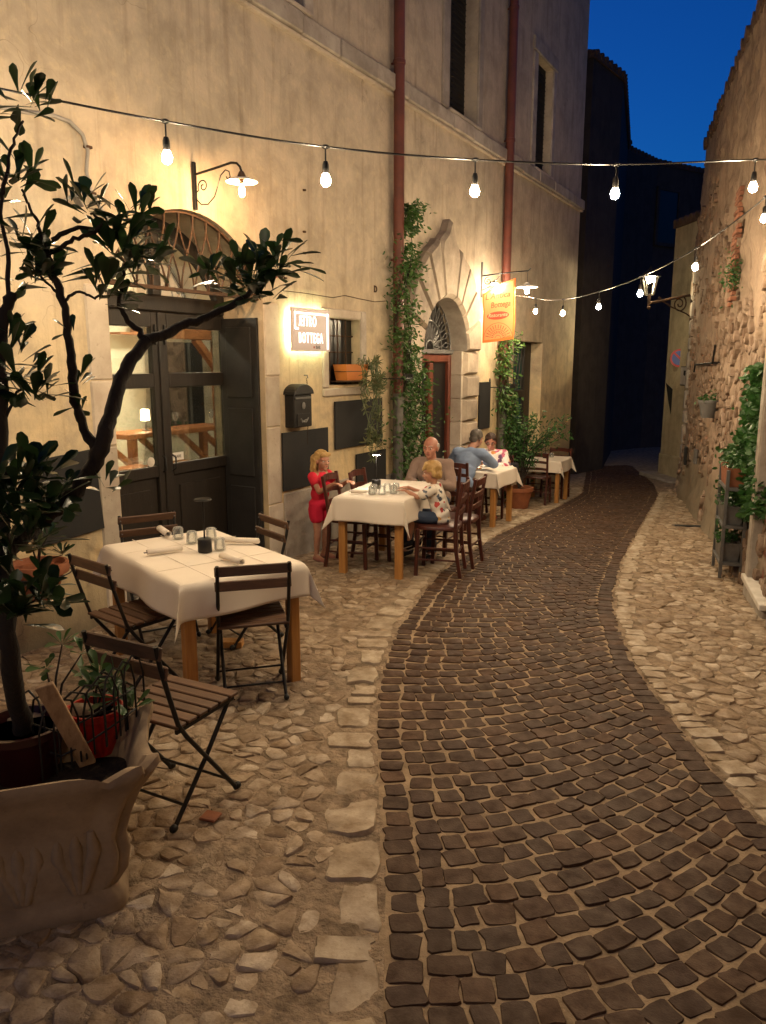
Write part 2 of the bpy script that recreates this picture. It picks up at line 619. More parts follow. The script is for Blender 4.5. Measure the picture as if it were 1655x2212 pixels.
MT['succ'] = leafmat('succulent_leaf', (.10, .14, .06), (.17, .17, .075), .5)
MT['brick'] = pm('old_brick', (.28, .12, .07), (.18, .075, .045), 12, .9, .5, 50, vary=.2)
MT['tile'] = pm('roof_tile', (.12, .07, .045), (.08, .05, .035), 8, .9, .3, 40, vary=.2)
MT['bulb'] = emit('lit_bulb', (1.0, .78, .49), 860.0)
MT['bulb_warm'] = emit('lit_warm_bulb', (1.0, .58, .26), 700.0)
# ================================================================== ground
def sheet(name, x0, x1, ys, dz, mat):
    b = MB()
    vs = []; fs = []
    for y in ys:
        vs += [(x0, y, gz(y) + dz), (x1, y, gz(y) + dz)]
    for i in range(len(ys) - 1):
        fs.append((2 * i, 2 * i + 1, 2 * i + 3, 2 * i + 2))
    b.add(vs, fs)
    return b.build(name, mat, kind='structure')
sheet('ground', -120, 120, [-60, 0, 5.2, 5.6, 6, 6.4, 6.8, 10, 14, 25, 60, 160], -.10, MT['earth'])

def spx(x, y):
    p = S(x / 1.16, y / 1.16)
    return (p.y, p.x)
ROADL = [(-3.0, 1.75), (-1.0, .55), (.6, -.32)] + [spx(*q) for q in ((945, 2566), (955, 2200), (948, 1950), (945, 1750), (965, 1650), (1010, 1550), (1110, 1430), (1250, 1340), (1400, 1270), (1460, 1235))]
ROADR = [(-3.0, 4.2), (-1.0, 2.75), (.6, 1.72), (2.2, .72)] + [spx(*q) for q in ((1920, 2090), (1800, 1950), (1700, 1830), (1600, 1700), (1540, 1560), (1535, 1490), (1560, 1400), (1610, 1310), (1650, 1240), (1640, 1215))]
YEND = ROADL[-1][0]
ROADL += [(YEND + 4, ROADL[-1][1] - 1.0), (40, -12)]
ROADR += [(40, -10.3)]
XW = -4.54
RWA = S(*[(1380 + 900 / 2.765) / 1.16, (700 + 1460 / 2.765) / 1.16])
RWB = S(*[(1380 + 1480 / 2.765) / 1.16, (700 + 2212 / 2.765) / 1.16])
RWA = (RWA.x, RWA.y); RWB = (RWB.x, RWB.y)
def xrw(y):
    return RWB[0] + (RWA[0] - RWB[0]) * (y - RWB[1]) / (RWA[1] - RWB[1])
def xl(y): return interp(ROADL, y)
def xr(y): return interp(ROADR, y)

def hsh(x, y):
    v = math.sin(x * 12.9898 + y * 78.233) * 43758.5453
    return v - math.floor(v)
def vnoise(x, y):
    xi, yi = math.floor(x), math.floor(y)
    u, v = x - xi, y - yi
    u = u * u * (3 - 2 * u); v = v * v * (3 - 2 * v)
    return lerp(lerp(hsh(xi, yi), hsh(xi + 1, yi), u), lerp(hsh(xi, yi + 1), hsh(xi + 1, yi + 1), u), v)
def fbm(x, y):
    return vnoise(x, y) * .5 + vnoise(x * 2.1 + 5, y * 2.1) * .3 + vnoise(x * 4.3, y * 4.3 + 9) * .2

def strip(name, fa, fb, y0, y1, dy, nx, dz, mat, amp=0.0):
    b = MB(); vs = []; fs = []
    ny = int((y1 - y0) / dy) + 1
    for j in range(ny + 1):
        y = y0 + (y1 - y0) * j / ny
        a, c = fa(y), fb(y)
        for i in range(nx + 1):
            x = lerp(a, c, i / nx)
            vs.append((x, y, gz(y) + dz + (amp * (fbm(x * 9, y * 9) - .5) * 2 if amp else 0)))
    for j in range(ny):
        for i in range(nx):
            k = j * (nx + 1) + i
            fs.append((k, k + 1, k + nx + 2, k + nx + 1))
    b.add(vs, fs)
    return b.build(name, mat, kind='structure', smooth=True)
road = strip('road', xl, xr, -3, 30, .06, 30, .004, MT['mortar'], .004)
pave_l = strip('pavement', lambda y: XW + .02 if y < 16 else -16, lambda y: xl(y) + .02, -3, 30, .05, 60, .0045, MT['bed'], .011)
pave_r = strip('pavement', lambda y: xr(y) - .02, lambda y: xrw(y) + .12 if y < RWA[1] + .2 else 6, -3, 30, .05, 46, .0045, MT['bed'], .011)

# ---- individual stones
def stone_variant(seed, jit=.13, rough=8):
    rg = random.Random(seed)
    cs = [(-.5, -.5), (.5, -.5), (.5, .5), (-.5, .5)]
    cs = [(x + rg.uniform(-jit, jit) * .6, y + rg.uniform(-jit, jit) * .6) for x, y in cs]
    out = []
    for i in range(4):
        a = cs[i]; c = cs[(i + 1) % 4]
        for t in (.1, .5, .9):
            k = rg.uniform(-.05, .05)
            nx, ny = (c[1] - a[1]), -(c[0] - a[0])
            out.append((lerp(a[0], c[0], t) + nx * k, lerp(a[1], c[1], t) + ny * k))
    n = len(out)
    vs = [(x, y, -1.0) for x, y in out] + [(x, y, -.15) for x, y in out]
    tilt = (rg.uniform(-.12, .12), rg.uniform(-.12, .12))
    vs += [(x * .95, y * .95, -.01 + x * tilt[0] + y * tilt[1] + rg.uniform(-.05, .05)) for x, y in out]
    vs.append((0, 0, .02))
    fs = []
    for a in (0, n):
        for i in range(n):
            fs.append((a + i, a + (i + 1) % n, a + n + (i + 1) % n, a + n + i))
    for i in range(n):
        fs.append((2 * n + i, 2 * n + (i + 1) % n, 3 * n))
    return vs, fs
VARS = [stone_variant(100 + i) for i in range(14)]
VMESH = []
for vs_, fs_ in VARS:
    b = MB(); b.add(vs_, fs_)
    VMESH.append(b.mesh('cobble', MT['cobble'], True))

# centre line of the road
cl = []
for i in range(0, 500):
    y = -1.5 + i * .05
    cl.append(Vector(((xl(y) + xr(y)) / 2, y)))
arc = [0.0]
for i in range(1, len(cl)):
    arc.append(arc[-1] + (cl[i] - cl[i - 1]).length)
def road_at(s):
    s = min(max(s, 0), arc[-1] - .02)
    k = min(max(int(np.searchsorted(arc, s)) - 1, 0), len(cl) - 2)
    t = (s - arc[k]) / max(1e-6, arc[k + 1] - arc[k])
    p = cl[k].lerp(cl[k + 1], t)
    k0 = max(0, k - 6); k1 = min(len(cl) - 1, k + 7)
    d = (cl[k1] - cl[k0]).normalized()
    nrm = Vector((d.y, -d.x))
    w = (xr(p.y) - xl(p.y)) / 2 * abs(nrm.x)
    return p, d, nrm, w
stones = []          # (x, y, angle, length, width)
BOW = -.20
SKEW = .30
def road_pt(s, t):
    p, d, nrm, w = road_at(s + BOW * (1 - t * t) + SKEW * t)
    return p + nrm * (w * t)
s = .5
while s < arc[-1] - .6:
    p, d, nrm, w = road_at(s)
    depth = p.y
    if depth > 21:
        break
    lim = 1 - .128 / w
    t = -lim
    budget = []
    rowh = .110
    # share the row out among stones of uneven length
    tt = [-lim + 2 * lim * i / 24 for i in range(25)]
    seg = [(road_pt(s, tt[i + 1]) - road_pt(s, tt[i])).length for i in range(24)]
    cum = [0.0]
    for q in seg:
        cum.append(cum[-1] + q)
    ns = max(3, int(round(cum[-1] / .112)))
    wts = [random.uniform(.8, 1.25) for _ in range(ns)]
    tot = sum(wts); acc = 0.0
    cuts = [-lim]
    for q in wts:
        acc += q
        cuts.append(float(np.interp(cum[-1] * acc / tot, cum, tt)))
    for q in range(ns):
        m0 = road_pt(s, cuts[q]); m1 = road_pt(s, cuts[q + 1])
        c = (m0 + m1) / 2
        an = math.atan2(m1.y - m0.y, m1.x - m0.x)
        L = (m1 - m0).length - random.uniform(.007, .015)
        tm = (cuts[q] + cuts[q + 1]) / 2
        cosf = 1 / math.sqrt(1 + ((-2 * BOW * tm + SKEW) / w) ** 2)
        hgt = max(.062, rowh * cosf - random.uniform(.007, .015))
        stones.append((c.x + random.uniform(-.004, .004), c.y + random.uniform(-.004, .004), an + random.uniform(-.08, .08), L, hgt))
    s += rowh
for side in (-1, 1):
    s = .1
    while s < arc[-1] - .6:
        ln = random.uniform(.08, .11)
        p, d, nrm, w = road_at(s + ln / 2)
        if p.y > 21:
            break
        c = p + nrm * (w - .062) * side
        an = math.atan2(nrm.y, nrm.x)
        stones.append((c.x, c.y, an + random.uniform(-.08, .08), random.uniform(.10, .125), ln))
        s += ln + .009
def cam_size(x, y):
    d = (Vector((x, y, gz(y))) - CAM)
    z = d.dot(FW)
    if z < .3:
        return 0
    px = PCX + F * d.dot(RT) / z; py = PCY - F * d.dot(UP) / z
    if px < -60 or px > IW + 60 or py > IH + 60:
        return 0
    return F / z * (1 + .0 * py)
stones.sort(key=lambda q: -cam_size(q[0], q[1]))
joined = MB()
for i, (x, y, an, L, hgt) in enumerate(stones):
    slope = math.atan2(gz(y + .1) - gz(y - .1), .2)
    zt = gz(y) + .0105 + random.uniform(-.003, .002)
    k = random.randrange(14)
    M = Matrix.Translation((x, y, zt)) @ Matrix.Rotation(slope, 4, 'X') @ Matrix.Rotation(an + random.choice((0, math.pi)), 4, 'Z') @ Matrix.Diagonal((L, hgt, .03, 1))
    if i < 300:
        o = link('cobble', VMESH[k], road)
        o.matrix_local = M
    else:
        joined.M = M; joined.rv = random.random()
        joined.add(*VARS[k])
joined.M = None
joined.build('cobbles_beyond', MT['cobble'], road, smooth=True, kind='stuff')

# ---- irregular limestone set in mortar
def clip(poly, px, py, nx, ny):
    out = []
    for i in range(len(poly)):
        a = poly[i]; c = poly[(i + 1) % len(poly)]
        da = (a[0] - px) * nx + (a[1] - py) * ny
        dc = (c[0] - px) * nx + (c[1] - py) * ny
        if da <= 0:
            out.append(a)
        if da * dc < 0:
            t = da / (da - dc)
            out.append((lerp(a[0], c[0], t), lerp(a[1], c[1], t)))
    return out
def cells(inside, x0, x1, y0, y1, sx, sy, rg):
    nx = int((x1 - x0) / sx) + 3; ny = int((y1 - y0) / sy) + 3
    P = {}
    for i in range(nx):
        for j in range(ny):
            P[(i, j)] = (x0 + (i - 1 + rg.uniform(.02, .98)) * sx, y0 + (j - 1 + rg.uniform(.02, .98)) * sy)
    for (i, j), (px, py) in P.items():
        if not inside(px, py):
            continue
        poly = [(px - 2 * sx, py - 2 * sy), (px + 2 * sx, py - 2 * sy), (px + 2 * sx, py + 2 * sy), (px - 2 * sx, py + 2 * sy)]
        for di in (-2, -1, 0, 1, 2):
            for dj in (-2, -1, 0, 1, 2):
                if (di or dj) and (i + di, j + dj) in P:
                    q = P[(i + di, j + dj)]
                    poly = clip(poly, (px + q[0]) / 2, (py + q[1]) / 2, q[0] - px, q[1] - py)
                    if len(poly) < 3:
                        break
            if len(poly) < 3:
                break
        if len(poly) >= 3:
            yield px, py, poly
def rock(poly, gap, top, rg, base=-.04, inner=.88):
    n0 = len(poly)
    cx_ = sum(p[0] for p in poly) / n0; cy_ = sum(p[1] for p in poly) / n0
    q = []
    for i in range(n0):
        a = poly[i]; c = poly[(i + 1) % n0]
        q.append((lerp(a[0], c[0], .22), lerp(a[1], c[1], .22)))
        q.append((lerp(a[0], c[0], .78), lerp(a[1], c[1], .78)))
    r = [math.hypot(x - cx_, y - cy_) for x, y in q]
    if min(r) < .012:
        return None
    q = [((x - cx_) * (1 - gap / k) * (1 + rg.uniform(-.14, .10)), (y - cy_) * (1 - gap / k) * (1 + rg.uniform(-.14, .10))) for (x, y), k in zip(q, r)]
    n = len(q)
    tx, ty = rg.uniform(-.07, .07), rg.uniform(-.07, .07)
    vs = [(x, y, base) for x, y in q]
    vs += [(x, y, top - .006 + rg.uniform(-.006, .003)) for x, y in q]
    vs += [(x * inner, y * inner, top + x * tx + y * ty + rg.uniform(-.003, .003)) for x, y in q]
    vs.append((0, 0, top + .002))
    fs = []
    for a in (0, n):
        for i in range(n):
            fs.append((a + i, a + (i + 1) % n, a + n + (i + 1) % n, a + n + i))
    for i in range(n):
        fs.append((2 * n + i, 2 * n + (i + 1) % n, 3 * n))
    return vs, fs, cx_, cy_
def lay(owner, name, mat, items, nsingle, base_h):
    items.sort(key=lambda q: -cam_size(q[2], q[3]) * (max(v[0] for v in q[0]) - min(v[0] for v in q[0])))
    J = MB()
    for i, (vs, fs, x, y) in enumerate(items):
        z = gz(y) + base_h
        if i < nsingle:
            b = MB(); b.add(vs, fs)
            o = link(name, b.mesh(name, mat, True), owner)
            o.location = (x, y, z)
        else:
            J.rv = random.random()
            J.M = Matrix.Translation((x, y, z))
            J.add(vs, fs)
    J.M = None
    J.build(name + 's_beyond', mat, owner, smooth=True, kind='stuff')
rg = random.Random(3)
items = []
def in_l(x, y):
    return XW + .07 < x < xl(y) - .26 and -.3 < y < 16
big = lambda x, y: vnoise(x * 1.3 + 3, y * 1.3)
for (sx, sy, lo, hi, y0, y1) in ((.115, .085, .0, .55, .3, 9), (.17, .13, .55, 2, .3, 9), (.13, .12, -1, 2, 9, 15.8)):
    for px, py, poly in cells(lambda x, y: in_l(x, y) and lo <= big(x, y) < hi, -4.6, .5 if y0 < 5 else -2.5, y0, y1, sx, sy, rg):
        if rg.random() < .05:
            continue
        r = rock(poly, rg.choice((.002, .004, .007, .012)), rg.uniform(-.001, .007), rg)
        if r:
            items.append(r)
lay(pave_l, 'paving_stone', MT['lime'], items, 300, .006)
items = []
def in_r(x, y):
    return xr(y) + .2 < x < xrw(y) - .05 and -.5 < y < 17
for (sx, sy, y0, y1) in ((.135, .085, 0, 9), (.14, .11, 9, 16.5)):
    for px, py, poly in cells(in_r, -3, 2.4, y0, y1, sx, sy, rg):
        if rg.random() < .06:
            continue
        r = rock(poly, rg.choice((.002, .004, .008)), rg.uniform(.0, .008), rg)
        if r:
            items.append(r)
lay(pave_r, 'paving_stone', MT['lime'], items, 300, .006)
# edging stones along the road
for side, owner in ((-1, pave_l), (1, pave_r)):
    s = .2
    k = 0
    while s < arc[-1] - .6:
        ln = random.uniform(.10, .30) if side < 0 else random.uniform(.06, .17)
        p, d, nrm, w = road_at(s + ln / 2)
        if p.y > 15.6:
            break
        wd = random.uniform(.15, .27) if side < 0 else random.uniform(.09, .2)
        c = p + nrm * (w + wd / 2 + .012) * side
        hx, hy = wd / 2, ln / 2
        poly = []
        for (ax, ay) in ((-1, -1), (0, -1), (1, -1), (1, 0), (1, 1), (0, 1), (-1, 1), (-1, 0)):
            qx = ax * hx * random.uniform(.70, 1.10); qy = ay * hy * random.uniform(.86, 1.06)
            poly.append((nrm.x * qx + d.x * qy, nrm.y * qx + d.y * qy))
        r = rock(poly, .002, random.uniform(.004, .011), rg, inner=.94)
        if r:
            b = MB(); b.add(r[0], r[1])
            o = b.build('edging_stone', MT['kerb'], owner, smooth=True)
            o.location = (c.x + r[2], c.y + r[3], gz(c.y) + .006)
        s += ln + .012

# ================================================================== palazzo
def P2(zx, zy, ox, oy, k):
    return ((ox + zx / k) / 1.16, (oy + zy / k) / 1.16)
palazzo = thing('palazzo', 'long ochre plastered palazzo lining the street, with stone portal and string course', 'building', (XW, 8, gz(8)))
def facade(b, X, u0, u1, v0, v1, ops, depth_sign=-1):
    us = sorted(set([u0, u1] + [o[0] for o in ops] + [o[1] for o in ops]))
    vs_ = sorted(set([v0, v1] + [o[2] for o in ops] + [o[3] for o in ops] + [o[4] for o in ops if o[4]]))
    def inside(u, v):
        for o in ops:
            t = o[4] or o[3]
            if o[0] < u < o[1] and o[2] < v < t:
                return True
        return False
    for i in range(len(us) - 1):
        for j in range(len(vs_) - 1):
            if not inside((us[i] + us[i + 1]) / 2, (vs_[j] + vs_[j + 1]) / 2):
                b.add([(X, us[i], vs_[j]), (X, us[i + 1], vs_[j]), (X, us[i + 1], vs_[j + 1]), (X, us[i], vs_[j + 1])], [(0, 1, 2, 3)])
    for (a, c, lo, sp, top, dp) in ops:
        outline = [(a, lo), (a, sp)]
        if top:
            n = 18
            arcp = []
            for i in range(n + 1):
                th = math.pi * (1 - i / n)
                if abs((c - a) / 2 - (top - sp)) < .15:
                    arcp.append(((a + c) / 2 + (c - a) / 2 * math.cos(th), sp + (top - sp) * math.sin(th)))
                else:
                    h = top - sp; w = (c - a) / 2
                    R_ = (w * w + h * h) / (2 * h)
                    x = lerp(-w, w, i / n)
                    arcp.append(((a + c) / 2 + x, sp + math.sqrt(R_ * R_ - x * x) - (R_ - h)))
            for i in range(n):
                p, q = arcp[i], arcp[i + 1]
                b.add([(X, p[0], p[1]), (X, q[0], q[1]), (X, q[0], top), (X, p[0], top)], [(0, 1, 2, 3)])
            outline += arcp[1:-1]
        outline += [(c, sp), (c, lo)]
        for i in range(len(outline)):
            p = outline[i]; q = outline[(i + 1) % len(outline)]
            b.add([(X, p[0], p[1]), (X, q[0], q[1]), (X - dp, q[0], q[1]), (X - dp, p[0], p[1])], [(0, 1, 2, 3)])
DX = XW - .50      # bar door leaf plane
PXD = WY(*P2(475, 1170, 980, 520, 3.253), WX(*P2(575, 1170, 980, 520, 3.253), XW).y).x
PR = WX(*P2(575, 1170, 980, 520, 3.253), XW).y     # portal right face edge
PLf = 8.93
PC = (PLf + PR) / 2; PRAD = (PR - PLf) / 2
TDX = WY(*P2(755, 1400, 1160, 620, 4.609), 13.95).x
ops = [
    (4.0, 5.79, -.02, 2.52, 3.12, .62),
    (6.85, 7.50, 1.69, 2.38, None, .13),
    (PLf, PR, -.5, 2.08, 2.08 + PRAD, .55),
    (12.45, 13.96, -.9, 2.28, None, .75),
    (9.72, 10.66, 5.12, 7.75, None, .22),
    (13.12, 13.95, 5.10, 6.84, None, .16),
    (5.6, 6.5, 5.12, 7.75, None, .22),
]
b = MB()
facade(b, XW, -3, 16.0, -1.6, 9.4, ops)
# shell
b.add([(XW, 16, -1.6), (-13, 16, -1.6), (-13, 16, 9.4), (XW, 16, 9.4)], [(0, 1, 2, 3)])
b.add([(XW, -3, -1.6), (-13, -3, -1.6), (-13, -3, 9.4), (XW, -3, 9.4)], [(0, 1, 2, 3)])
b.add([(-13, -3, -1.6), (-13, 16, -1.6), (-13, 16, 9.4), (-13, -3, 9.4)], [(0, 1, 2, 3)])
def build_raw(b, name, mats, parent, smooth=False):
    "keep the face directions as given"
    return b.build(name, mats, parent, smooth=smooth, world=True)
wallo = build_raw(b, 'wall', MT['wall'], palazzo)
b = MB()
b.prism([(XW + .5, -3.4, 9.45), (XW + .5, 16.4, 9.45), (-13.4, 16.4, 10.9), (-13.4, -3.4, 10.9)], (0, 0, .15))
b.build('roof', MT['tile'], palazzo, world=True)
# string course: separate blocks
y = -3.0
while y < 16:
    L = random.uniform(.45, .85)
    e = min(y + L, 16.05)
    b = MB()
    b.box((XW + .03, (y + e) / 2, 4.985 + random.uniform(-.006, .006)), (.10 + random.uniform(-.015, .015), e - y - .008, .175), ch=.012)
    b.build('string_course_block', MT['trav_dark'], palazzo, world=True)
    b = MB()
    b.box((XW + .02, (y + e) / 2, 4.875), (.06, e - y - .004, .03), ch=.006)
    b.build('string_course_fillet', MT['trav'], palazzo, world=True)
    y = e
def frame_piece(name, y0, y1, z0, z1, pr=.03, mat='trav', ch=.012):
    b = MB()
    b.box((XW + pr / 2 - .02, (y0 + y1) / 2, (z0 + z1) / 2), (pr + .04, y1 - y0 - .004, z1 - z0 - .004), ch=ch)
    return b.build(name, MT[mat], palazzo, world=True)
# surrounds of upper windows
for (a, c, lo, hi, wd_) in ((9.72, 10.66, 5.12, 7.75, .22), (13.12, 13.95, 5.10, 6.84, .16), (5.6, 6.5, 5.12, 7.75, .22)):
    frame_piece('window_surround', a - .2, a, lo, hi, mat='trav_dark')
    frame_piece('window_surround', c, c + .16, lo, hi, mat='trav_dark')
    frame_piece('window_lintel', a - .22, c + .2, hi, hi + .22, .04, 'trav_dark')
    b = MB(); b.box((XW - .1, (a + c) / 2, lo - .012), (.34, c - a + .1, .045), ch=.008)
    b.build('window_sill', MT['trav'], palazzo, world=True)
    b = MB()
    b.box((XW - wd_ + .01, (a + c) / 2, (lo + hi) / 2), (.04, c - a, hi - lo))
    win = b.build('window', MT['blackwood'], palazzo, world=True)
    n = int((hi - lo) / .075)
    for half in (0, 1):
        y0 = lerp(a, c, half / 2) + .03; y1 = lerp(a, c, (half + 1) / 2) - .03
        for i in range(n):
            z = lo + .08 + i * (hi - lo - .12) / n
            b = MB(); b.box((XW - wd_ + .035, (y0 + y1) / 2, z), (.04, y1 - y0, .012), Matrix.Rotation(.6, 3, 'Y'))
            b.build('shutter_slat', MT['blackwood'], win, world=True)
# jamb stones of the bar door
for (a, c) in ((3.80, 4.0), (5.79, 6.02)):
    z = gz(5) - .05
    for hgt in (.62, .75, .48, .72, .0):
        if z > 2.35:
            break
        e = min(z + (hgt or .6), 2.47)
        w = random.uniform(-.02, .03)
        frame_piece('jamb_stone', a - (w if a < 5 else 0), c + (w if a > 5 else 0), z, e, .012)
        z = e
# stone foot of the wall left and right of the drainpipe
for (a, c, zt) in ((6.03, 6.62, .66), (6.62, 7.36, .68), (7.36, 8.05, .58), (8.05, 8.36, .6)):
    frame_piece('plinth_slab', a, c, gz((a + c) / 2) - .08, zt - random.uniform(0, .04), .018, 'trav_dark')
# small barred window
frame_piece('window_surround', 6.74, 6.85, 1.66, 2.48, .025, 'trav')
frame_piece('window_surround', 7.50, 7.62, 1.66, 2.48, .025, 'trav_dark')
frame_piece('window_lintel', 6.85, 7.50, 2.38, 2.48, .025, 'trav')
frame_piece('window_sill', 6.74, 7.62, 1.57, 1.66, .03, 'trav')
b = MB(); b.box((XW - .125, 7.175, 2.035), (.03, .66, .70))
bw = b.build('barred_window', MT['darkglass'], palazzo, world=True)
for i in range(3):
    yb = 6.85 + .65 * (i + 1) / 4
    b = MB(); b.tube([(XW - .085, yb, 1.69), (XW - .085, yb, 2.38)], .009, 6)
    b.build('window_bar', MT['rust'], bw, smooth=True, world=True)
for i in range(3):
    zb_ = 1.69 + .69 * (i + 1) / 4
    b = MB(); b.tube([(XW - .095, 6.85, zb_), (XW - .095, 7.5, zb_)], .008, 6)
    b.build('window_bar', MT['rust'], bw, smooth=True, world=True)

# ---- rusticated portal
b = MB(); b.box((PXD + .06, PC, gz(9.6) + .05), (.5, PR - PLf, .12), ch=.01)
portal = b.build('portal', MT['trav_dark'], palazzo, world=True)
zj = [2.08]
z = 2.08
while z > gz(9.6):
    z -= .335
    zj.append(z)
for side in (-1, 1):
    for i in range(len(zj) - 1):
        z1, z0 = zj[i], max(zj[i + 1], gz(9.6) - .05)
        if z1 - z0 < .05:
            continue
        a, c = (PR, PR + .5 + random.uniform(-.03, .03)) if side > 0 else (PLf - .5 + random.uniform(-.03, .03), PLf)
        b = MB()
        poly = [(XW, a, z0 + .008), (XW, c, z0 + .008), (XW, c, z1 - .008), (XW, a, z1 - .008)]
        b.prism(poly, (.085, 0, 0), ch=.055)
        b.build('portal_block', MT['portal'], portal, world=True)
        b = MB()
        ya = PR + .004 if side > 0 else PLf - .004
        b.box(((XW + PXD) / 2 + .02, ya - side * .028, (z0 + z1) / 2), (XW - PXD + .02, .05, z1 - z0 - .006), ch=.006)
        b.build('jamb_block', MT['trav'], portal, world=True)
outer = [(0, 1.2), (20, 1.22), (40, 1.27), (56, 1.32), (72, 1.34), (82, 1.47), (89, 1.70), (96, 1.56), (108, 1.40), (121, 1.36), (140, 1.28), (160, 1.22), (180, 1.2)]
def orad(dg):
    return interp(outer, dg)
edges = [0, 22, 43, 61, 76, 104, 119, 137, 158, 180]
for i in range(len(edges) - 1):
    a0, a1 = edges[i] + .5, edges[i + 1] - .5
    n = 6
    prof = []
    for k in range(n + 1):
        an = lerp(a0, a1, k / n)
        prof.append((math.radians(an), orad(an)))
    poly = [(XW, PC + PRAD * math.cos(an), 2.08 + PRAD * math.sin(an)) for an, r in prof]
    poly += [(XW, PC + r * math.cos(an), 2.08 + r * math.sin(an)) for an, r in reversed(prof)]
    b = MB()
    if edges[i] == 76:
        poly = poly[:n + 1] + [(XW, PC - .31, 2.08 + 1.24), (XW, PC - .27, 2.08 + 1.40), (XW, PC - .10, 2.08 + 1.52), (XW, PC + .0, 2.08 + 1.68), (XW, PC + .06, 2.08 + 1.56), (XW, PC + .12, 2.08 + 1.46), (XW, PC + .24, 2.08 + 1.36), (XW, PC + .30, 2.08 + 1.22)]
    b.prism(poly, (.10 + .05 * math.sin(math.radians((a0 + a1) / 2)), 0, 0), ch=.05)
    b.build('voussoir', MT['portal'], portal, world=True)
# soffit band and fanlight
b = MB()
for k in range(24):
    t0, t1 = math.pi * k / 24, math.pi * (k + 1) / 24
    q = []
    for (t, x) in ((t0, XW + .09), (t1, XW + .09), (t1, PXD), (t0, PXD)):
        q.append((x, PC + (PRAD - .004) * math.cos(t), 2.08 + (PRAD - .004) * math.sin(t)))
    b.add(q, [(0, 1, 2, 3)])
b.build('arch_soffit', MT['trav_dark'], portal, world=True)
b = MB()
b.add([(PXD - .03, PC + 1.02 * PRAD * math.cos(math.pi * k / 24), 2.08 + 1.02 * PRAD * math.sin(math.pi * k / 24)) for k in range(25)], [tuple(range(25))])
fan = b.build('fanlight', MT['darkglass'], palazzo, world=True)
for k in range(13):
    t = math.pi * (k + .5) / 13
    b = MB()
    for r0, r1, off in ((.14, .36, 0.0), (.40, .66, .0)):
        p0 = Vector((PXD + .02, PC + r0 * math.cos(t), 2.10 + r0 * math.sin(t)))
        for sg in (-1, 1):
            tt = t + sg * .07
            mid = Vector((PXD + .02, PC + (r0 + r1) / 2 * math.cos(tt), 2.10 + (r0 + r1) / 2 * math.sin(tt)))
            p1 = Vector((PXD + .02, PC + r1 * math.cos(t), 2.10 + r1 * math.sin(t)))
            b.tube([p0, mid, p1], .0075, 5)
    b.build('fanlight_ray', MT['grey'], fan, world=True, smooth=True)
for r in (.12, .38, .675):
    b = MB()
    b.tube([(PXD + .02, PC + r * math.cos(math.pi * k / 24), 2.10 + r * math.sin(math.pi * k / 24)) for k in range(25)], .012, 6)
    b.build('fanlight_hoop', MT['grey'], fan, world=True, smooth=True)
b = MB(); b.box((PXD + .04, PC, 2.07), (.09, 2 * PRAD - .02, .06), ch=.008)
b.build('transom', MT['grey'], fan, world=True)
# red wooden door with dark glass
g9 = gz(9.6)
b = MB(); b.box((PXD - .02, PC, (2.04 + g9) / 2), (.03, 2 * PRAD, 2.04 - g9))
rdoor = b.build('portal_door', MT['darkglass'], palazzo, world=True)
for (y0, y1, z0, z1) in ((PLf + .02, PLf + .12, g9 + .12, 2.03), (PR - .12, PR - .02, g9 + .12, 2.03), (PC - .06, PC + .06, g9 + .12, 1.92), (PLf + .12, PR - .12, 1.925, 2.03), (PLf + .12, PC - .065, g9 + .12, g9 + .55), (PC + .065, PR - .12, g9 + .12, g9 + .55)):
    b = MB(); b.box((PXD + .02, (y0 + y1) / 2, (z0 + z1) / 2), (.07, y1 - y0 - .003, z1 - z0 - .003), ch=.012)
    b.build('door_rail', MT['redwood'], rdoor, world=True)

# ---- far teal-glazed door
gt = gz(13.2)
b = MB(); b.box((TDX - .03, 13.2, (2.28 + gt) / 2), (.03, 1.52, 2.3 - gt))
tdoor = b.build('glazed_door', MT['teal'], palazzo, world=True)
for (y0, y1, z0, z1) in ((13.62, 13.96, gt, 2.28), (12.45, 12.62, gt, 2.28), (13.05, 13.17, gt, 1.30), (12.62, 13.62, 1.30, 1.44), (12.62, 13.62, gt, gt + .4), (12.62, 13.62, 2.2, 2.28)):
    b = MB(); b.box((TDX + .01, (y0 + y1) / 2, (z0 + z1) / 2), (.06, y1 - y0 - .003, z1 - z0 - .003), ch=.008)
    b.build('door_rail', MT['doorwood'], tdoor, world=True)
for k in range(7):
    yb = 12.66 + k * .16
    for sg in (-1, 1):
        b = MB(); b.tube([(TDX + .03, yb, 1.45), (TDX + .03, yb + sg * .06, 1.82), (TDX + .03, yb, 2.2)], .008, 5)
        b.build('grille_bar', MT['black'], tdoor, world=True, smooth=True)
    b = MB(); b.tube([(TDX + .0, yb, gt + .4), (TDX + .0, yb + .05 * math.sin(k), .6), (TDX + .0, yb, 1.3)], .006, 5)
    b.build('grille_bar', MT['black'], tdoor, world=True, smooth=True)

